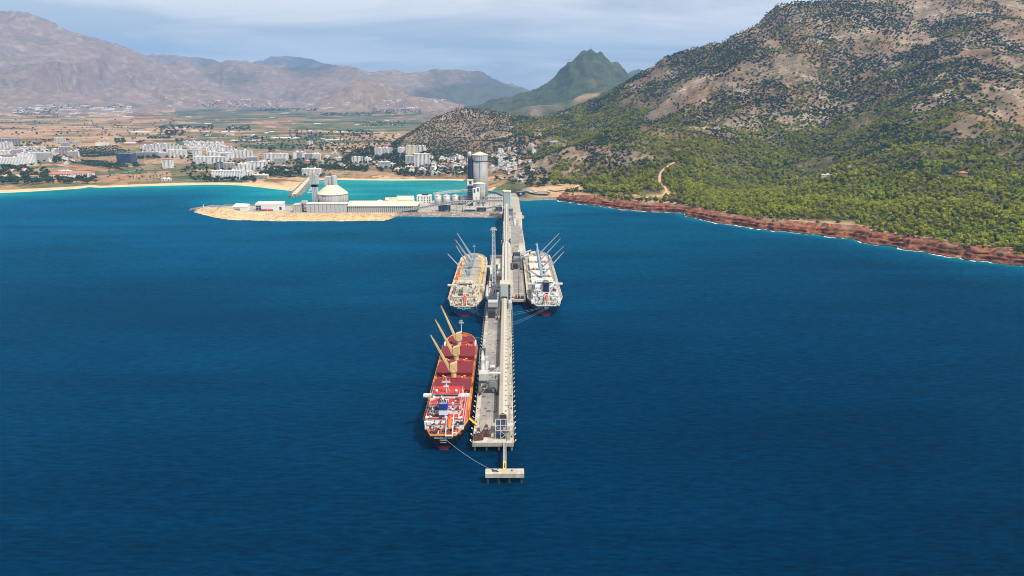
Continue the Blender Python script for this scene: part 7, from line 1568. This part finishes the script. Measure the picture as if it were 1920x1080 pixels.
B_(661, 687, 313, 308, 'low mauve row of houses below the stepped-roof block', wall='p', roof='d', name='house_row', cat='house')
B_(567, 600, 329, 318, 'white villa complex with red arches behind the fishing mole', bay='k', bays='alt', depth=16, name='villa_complex')
B_(600, 609, 264, 260.5, 'small white farm building far out on the fields', name='farm_building', depth=10)
B_(577, 586, 272, 266, 'white farmhouse by the trees on the fields', name='farm_building', depth=10)
B_(703, 735, 291, 278.5, 'white stepped block with a dark corner below the stony hill', roof='w', bay='p')
B_(746, 759, 291, 278.5, 'plain cream-white block with a dark stair slot below the stony hill', wall='w', bays='none')
B_(761, 782, 292, 275.5, 'tall plain cream block below the stony hill', wall='c', bays='none', depth=18)
B_(782, 798, 286, 275, 'white block right behind the tall cream one', wall='w')
B_(760, 775, 307, 293.5, 'bare grey block in front of the tall cream one', wall='g', bays='none')
B_(777, 805, 311, 290, 'white hotel with blue glass bays and a broad white front', bay='d', bays='alt', roof='w', depth=18, name='hotel', cat='hotel')
B_(709, 731, 317, 305, 'white framed block with blue glass, second row from the bay shore', bay='d', bays='all')
B_(731, 741, 313, 308, 'low white house with an arched porch beside the framed block', name='white_house', cat='house', depth=9)
B_(740, 757, 322, 317.5, 'low cream house above the bay shore', wall='c', name='cream_house', cat='house', depth=10)
B_(760, 775, 319, 313, 'white house with a shaded porch above the bay shore', name='white_house', cat='house', depth=10)
B_(720, 736, 277, 272.5, 'white house with a red roof above the stepped block', roof='r', hip=True, name='white_house', cat='house', depth=12)
B_(222, 247, 306, 291, 'large dark navy block with a blank white end wall', wall='n', bays='none', roof='g', depth=26, rz=-.38)
B_(266, 290, 284, 274, 'white block with dark panels at the left of the back row', bay='p')
B_(290, 317, 285, 272.5, 'taller white block with open roof frames in the back row')
B_(321, 338, 282, 274, 'pale grey block at the right of the back row', wall='w', roof='g')
B_(316, 347, 296, 283, 'white block with many slim bays in front of the back row')
B_(258, 297, 296, 287, 'long low beige unfinished building behind the dark trees', wall='b', roof='w', bays='all')
B_(299, 316, 297, 288, 'low beige shell building beside the long unfinished one', wall='b', roof='w', bays='all')
B_(306, 322, 316, 301, 'white tower house with a red hipped roof on the green field', roof='r', hip=True, depth=16, bay='p', name='tower_house')
B_(303, 319, 340, 336.5, 'small white beach bar on the sand', name='beach_bar', cat='hut', depth=8)
B_(-4, 29, 274, 263, 'wide blue-grey block at the far left edge', wall='d', roof='w')
B_(-6, 18, 281, 270, 'white stepped block at the left edge below the blue-grey one')
B_(39, 77, 283, 277.5, 'long low pale terrace in the left part of town', wall='w', roof='w')
B_(52, 73, 299, 287, 'white block with a pale overhanging roof in the left part of town', roof='w', wall='g')
B_(66, 92, 303, 290, 'grey-white block with balcony rows at the right end of the left town', wall='g', bays='all', roof='w')
B_(38, 61, 308, 292, 'white block with square windows above the dry field', bays='none')
B_(0, 24, 293, 285, 'pale block with a grey end in the middle of the left town', roof='w')
B_(24, 36, 296, 284, 'narrow mauve-grey block in the left town', wall='p')
B_(9, 33, 300, 293, 'low dark red-roofed building in the left town', wall='p', roof='r')
B_(-6, 38, 313, 299.5, 'long white block with small windows directly above the resort trees', bays='none')
B_(99, 114, 290, 281.5, 'white block with dark centre on the dry ground left of the orchard', bay='d', bays='mid')
B_(114, 129, 290, 278.5, 'grey-brown block beside the dark-centred one', wall='t')
B_(116, 127, 278, 269.5, 'mauve block standing behind the grey-brown one', wall='p', bay='d')
B_(129, 144, 295, 286, 'white open-framed house at the orchard corner', bays='all')
B_(104, 119, 268, 260, 'cream tower block alone on the dry slope', wall='c')
B_(138, 149, 275, 267, 'small beige block by the top of the orchard', wall='b')
B_(181, 198, 274, 268.5, 'white hangar with a rounded roof above the orchard', bays='none', name='hangar', depth=18)
B_(90, 128, 334, 328, 'left wing of the red-roofed beach resort', roof='r', hip=True, bays='alt', depth=20, name='resort_wing', cat='hotel')
B_(126, 166, 333, 326, 'right wing of the red-roofed beach resort', roof='r', hip=True, bays='alt', depth=20, name='resort_wing', cat='hotel')
B_(112, 128, 329, 322.5, 'white central hall of the red-roofed beach resort', bays='none', depth=18, name='resort_hall', cat='hotel')
def long_house(px0, py0, px1, py1, label):
    a = ground_at(px0, py0); b = ground_at(px1, py1); L = math.hypot(b[0] - a[0], b[1] - a[1]); t = thing('holiday_house', label, 'house', (a[0], a[1], a[2]), math.atan2(b[1] - a[1], b[0] - a[0]))
    MB().box(0, L, -7, 7, -2, 8).build('wall', WC['w'], t); MB().add([(-1, -8, 8), (L + 1, -8, 8), (L + 1, 8, 8), (-1, 8, 8), (-1, 0, 12), (L + 1, 0, 12)], [(3, 2, 1, 0), (0, 1, 5, 4), (2, 3, 4, 5), (1, 2, 5), (3, 0, 4)]).build('roof', RC['r'], t); m = MB()
    for k in range(int(L / 6)): m.box(k * 6 + 2, k * 6 + 4, -7.1, -7, 1, 2.6).box(k * 6 + 2, k * 6 + 4, -7.1, -7, 4.4, 6)
    m.build('windows', GLASS, t, kind='stuff')
    for k in range(int(L / 9)): MB().box(k * 9 + 4, k * 9 + 4.4, -7.6, -4, 9, 10.6).build('chimney', WC['w'], t)
long_house(4, 338, 22, 320, 'long red-roofed row house at the left edge of the beach')
long_house(36, 332, 46, 319, 'shorter red-roofed row house second from the left edge')
B_(56, 68, 338, 332, 'small red-roofed villa between row houses and resort', roof='r', hip=True, depth=10, name='villa', cat='house')
# --- town houses and village
HOUSES = {}
def small_house(px, py, kind, label, group, s=1.0):
    x, y, z = ground_at(px, py)
    if kind not in HOUSES:
        r = random.Random(kind); hx, hy, h = r.uniform(3.6, 6.5), r.uniform(3.4, 5), r.choice((3.4, 6.2, 6.4, 9))
        w = MB().box(-hx, hx, -hy, hy, -3, h).mesh('wall'); w.materials.append(WC['wwcwwgwb'[kind % 8]])
        if kind % 5 == 2: ro = MB().add([(-hx - .6, -hy - .6, h), (hx + .6, -hy - .6, h), (hx + .6, hy + .6, h), (-hx - .6, hy + .6, h), (-hx * .4, 0, h + 1.9), (hx * .4, 0, h + 1.9)], [(3, 2, 1, 0), (0, 1, 5, 4), (1, 2, 5), (2, 3, 4, 5), (3, 0, 4)]).mesh('roof'); ro.materials.append(RC['r'])
        else: ro = MB().box(-hx - .3, hx + .3, -hy - .3, hy + .3, h, h + .5).box(-hx * .6, hx * .1, -1.5, 2, h + .5, h + 2.6).mesh('roof'); ro.materials.append(RC['wgw'[kind % 3]])
        wi = MB()
        for f in range(max(1, int(h / 3))):
            for q in (-.6, 0, .6): wi.box(hx * q - .7, hx * q + .7, -hy - .1, -hy, f * 3 + 1, f * 3 + 2.3)
        wi = wi.mesh('windows'); wi.materials.append(GLASS); HOUSES[kind] = (w, ro, wi)
    t = thing('village_house', label, 'house', (x, y, z), random.uniform(-.5, .5), group); t.scale = (s, s, s); w, ro, wi = HOUSES[kind]
    link('wall', w, t); link('roof', ro, t); link('windows', wi, t, 'stuff')
rnd = random.Random(21); n = 0
VL = {2: 'small red-roofed village house', 0: 'small flat-roofed white village house', 5: 'small flat-roofed grey village house', 7: 'small flat-roofed beige village house'}
def village(reg, cnt, where, grp):
    for _ in range(cnt):
        px = rnd.uniform(reg[0], reg[1]); py = rnd.uniform(reg[2], reg[3]); k = rnd.randrange(24)
        col = 'red-roofed' if k % 5 == 2 else {'w': 'flat-roofed white', 'c': 'flat-roofed cream', 'g': 'flat-roofed grey', 'b': 'flat-roofed beige'}['wwcwwgwb'[k % 8]]
        small_house(px, py, k, 'small %s house %s' % (col, where), grp, rnd.uniform(.85, 1.2))
village((800, 880, 297, 318), 56, 'in the village between hotel and tall silo', 'village houses left of the tall silo')
village((770, 882, 316, 331), 30, 'in the low street behind the bay shore', 'houses behind the bay shore')
village((922, 968, 280, 325), 52, 'on the village slope right of the tall silo', 'village houses right of the tall silo')
village((960, 1002, 270, 345), 26, 'at the wooded edge of the village', 'houses at the village edge')
village((-4, 150, 277, 309), 34, 'among the blocks of the left town', 'houses among the left blocks')
village((440, 545, 298, 330), 22, 'among the blocks behind the beach hotel', 'houses among the hotel blocks')
village((555, 640, 286, 314), 12, 'on the open ground behind the mole', 'houses behind the mole')
village((640, 720, 300, 320), 10, 'among the scrub behind the reed bed', 'houses among the scrub')
for r in range(4):
    for k in range(17):
        px = 345 + k * 4.6 + r * 3 + rnd.uniform(-1, 1); py = 267 + r * 4.6 + k * .12 + rnd.uniform(-.5, .5)
        small_house(px, py, 100 + (r * 17 + k) % 3 * 8, 'small white terraced villa in the rows behind the tower blocks', 'terraced villas behind the tower blocks', .95)
B_(1031, 1046, 273, 267, 'lone grey villa on the slope above the village', wall='g', roof='w', name='villa', cat='house', depth=12)
B_(1545, 1578, 332, 329.5, 'long low white-roofed farm shed in the clearing', roof='w', name='farm_shed', cat='shed', depth=10, bays='none')
B_(1590, 1598, 318, 315.5, 'tiny grey hut above the long farm shed', wall='g', name='hut', cat='hut', depth=6, bays='none')
B_(1800, 1811, 340, 336, 'small orange-walled house among the pines', wall='k', roof='r', hip=True, name='forest_house', cat='house', depth=9, bays='none')
# --- greenhouses and far settlement
GH = mat('greenhouse_film', (.66, .65, .62), .5, .1, .05)
def greenhouse(px0, px1, py, label, grp, d=30, h=4.5):
    a = ground_at(px0, py); b = ground_at(px1, py); x, y, z = ground_at((px0 + px1) / 2, py); W = abs(b[0] - a[0]) if abs(b[1] - a[1]) < 900 else (px1 - px0) * y / F
    t = thing('greenhouse', label, 'greenhouse', (x, y, z), 0, grp); n = 4
    for k in range(n): y0, y1 = k * d / n, (k + 1) * d / n; MB().add([(-W / 2, y0, -3), (W / 2, y0, -3), (W / 2, y1, -3), (-W / 2, y1, -3), (-W / 2, y0, h * .7), (W / 2, y0, h * .7), (W / 2, y1, h * .7), (-W / 2, y1, h * .7), (-W / 2, (y0 + y1) / 2, h), (W / 2, (y0 + y1) / 2, h)], [(0, 1, 5, 4), (1, 2, 6, 9, 5), (2, 3, 7, 6), (3, 0, 4, 8, 7), (4, 5, 9, 8), (6, 7, 8, 9)]).build('bay', GH, t)
greenhouse(430, 486, 264.5, 'very long white greenhouse crossing the middle of the fields', None, 40); greenhouse(505, 560, 260, 'long pale greenhouse right of the very long one', None, 60); greenhouse(243, 275, 249, 'pale greenhouse block on the brown fields', None, 60); greenhouse(232, 252, 269, 'small pale greenhouse beside a dark tree clump', None, 20); greenhouse(412, 436, 248, 'wide white greenhouse near the middle hedges', None, 60); greenhouse(610, 640, 263, 'pale greenhouse beside the branching road', None, 30)
for k in range(70):
    px = rnd.uniform(-10, 235); py = rnd.choice((rnd.uniform(196, 214), rnd.uniform(200, 222))); w = rnd.uniform(4, 16); greenhouse(px, px + w, py, 'pale far greenhouse among many below the left mountain', 'greenhouses below the left mountain', 50, 6)
for k in range(46):
    px = rnd.uniform(250, 850); py = rnd.uniform(188, 206) if px > 560 else rnd.uniform(186, 200); w = rnd.uniform(2, 9); greenhouse(px, px + w, py, 'tiny pale far shed at the foot of the central hills', 'far sheds at the foot of the hills', 40, 8)
for k in range(26):
    px = rnd.uniform(300, 760); py = rnd.uniform(212, 262); w = rnd.uniform(3, 12); greenhouse(px, px + w, py, 'pale shed scattered among the middle fields', 'sheds among the middle fields', 30, 5)
# --- trees of the plain
PT = scatter_plain()
# resort and mole trees as individuals
def broad(px, py, label, grp, s):
    x, y, z = ground_at(px, py); t = thing('broadleaf_tree', label, 'tree', (x, y, z), rnd.uniform(0, 6.28), grp); t.scale = (s, s, s); k = rnd.randrange(3); link('trunk', BROAD_ME[k][0], t); link('crown', BROAD_ME[k][1], t)
for _ in range(120): broad(rnd.uniform(-4, 92), rnd.choice((rnd.uniform(334, 347), rnd.uniform(316, 334))), 'dark green tree in the grove round the red-roofed row houses', 'trees round the row houses', rnd.uniform(1.1, 1.9))
for _ in range(64): broad(rnd.uniform(90, 186), rnd.uniform(335.5, 345), 'dark green tree in front of the red-roofed resort', 'trees in front of the resort', rnd.uniform(.9, 1.5))
for _ in range(70): broad(rnd.uniform(490, 575), rnd.uniform(317, 335), 'large dark green tree in the grove behind the sandy spit', 'trees behind the sandy spit', rnd.uniform(1.1, 1.9))
for _ in range(46): broad(rnd.uniform(358, 480), rnd.uniform(336, 342), 'dark green tree along the front of the beach hotel', 'trees along the beach hotel', rnd.uniform(.9, 1.6))
forest('plain_trees', 'dark trees, orchards and hedges scattered over the plain', 'trees', *PT, KINDS['broad'], 3, 7)
PALMF = MB(); prn = random.Random(2)
for k in range(22):
    a = 6.283 * k / 22; e = prn.uniform(-.3, 1.1); d = Vector((math.cos(a) * math.cos(e), math.sin(a) * math.cos(e), math.sin(e))); sd = Vector((-math.sin(a), math.cos(a), 0)) * .45; p0 = Vector((0, 0, 7)); p1 = p0 + d * 1.7; p2 = p0 + d * 2.9 + Vector((0, 0, -1.0)); PALMF.add([p0 - sd * .3, p0 + sd * .3, p1 + sd, p1 - sd, p2 + sd * .2, p2 - sd * .2], [(0, 1, 2, 3), (3, 2, 4, 5)])
PALMF = PALMF.mesh('palm_fronds'); PALMF.materials.append(PALM_M); PALMT = MB().tube((0, 0, -1), (.3, 0, 4), .32, .25, 7).tube((.3, 0, 4), (0, 0, 7), .25, .22, 7).mesh('palm_trunk'); PALMT.materials.append(BARK)
for i, (px, py) in enumerate([(243.5, 336.5), (250.5, 336), (257, 336), (283, 335.5), (288.5, 335.5), (294.5, 335), (301, 334.5)]):
    x, y, z = ground_at(px, py); t = thing('palm_tree', 'palm %s along the green beachfront, counted from the creek' % ['first', 'second', 'third', 'fourth', 'fifth', 'sixth', 'seventh'][i], 'tree', (x, y, z), i, 'row of beachfront palms'); t.scale = (1.1,) * 3; link('trunk', PALMT, t); link('crown', PALMF, t)
# --- yard where jetty road meets the land
PARK = mat('yard_asphalt', (.22, .21, .20), .9, .12, .1)
ribbon('road', 'grey yard road leading from the quay into the village', [(972, 366), (990, 365), (1012, 364), (1032, 363)], 10, PARK, .8)
for k, (px, py, m1, lab) in enumerate([(995, 366, WHITE, 'white van parked first on the yard by the blue shed'), (1004, 365.5, WHITE, 'white van parked second on the yard by the blue shed'), (1030, 364, WHITE, 'white van parked alone further along the yard')]):
    x, y, z = ground_at(px, py); v = truck('van', lab, x, y, .1, m1, m1, 6, None, z + .9); v['category'] = 'van'
x, y, z = ground_at(977, 366.5); t = thing('blue_shed', 'dark blue shed on the yard behind the shore tower', 'shed', (x, y, z)); MB().box(-9, 9, -4, 4, -1, 6).build('wall', NAVY, t); MB().box(-9.3, 9.3, -4.3, 4.3, 6, 6.5).build('roof', STEEL, t); MB().box(-3, 1, -4.1, -4, 0, 4).build('door', STEEL_L, t)
# mast on the pointed peak
x, y, z = D(1107, 97, 5000); t = thing('radio_mast', 'thin radio mast on top of the pointed peak', 'mast', (x, y, height1(x, y) - 3)); MB().tube((0, 0, 0), (0, 0, 36), .6, .3, 5).build('pole', STEEL, t); MB().box(-1.5, 1.5, -.6, .6, 28, 30).build('antenna', STEEL_L, t)

# ------------------------------------------------------------------ the air
def build_haze():
    mb = MB().box(-15500, 15500, -6500, 20000, -14, 1750)
    m = bpy.data.materials.new('haze'); m.use_nodes = True; nt = m.node_tree; nt.nodes.clear()
    out = nt.nodes.new('ShaderNodeOutputMaterial'); v = nt.nodes.new('ShaderNodeVolumePrincipled')
    v.inputs['Color'].default_value = (0.19, 0.47, 0.96, 1); v.inputs['Density'].default_value = HAZE; v.inputs['Anisotropy'].default_value = 0.0
    nt.links.new(v.outputs[0], out.inputs['Volume'])
    o = mb.build('haze', m, kind='stuff'); o['label'] = 'thin bluish summer haze over the bay and hills'; o['category'] = 'haze'
    o.display_type = 'BOUNDS'
HAZE = 6.6e-5
build_haze()
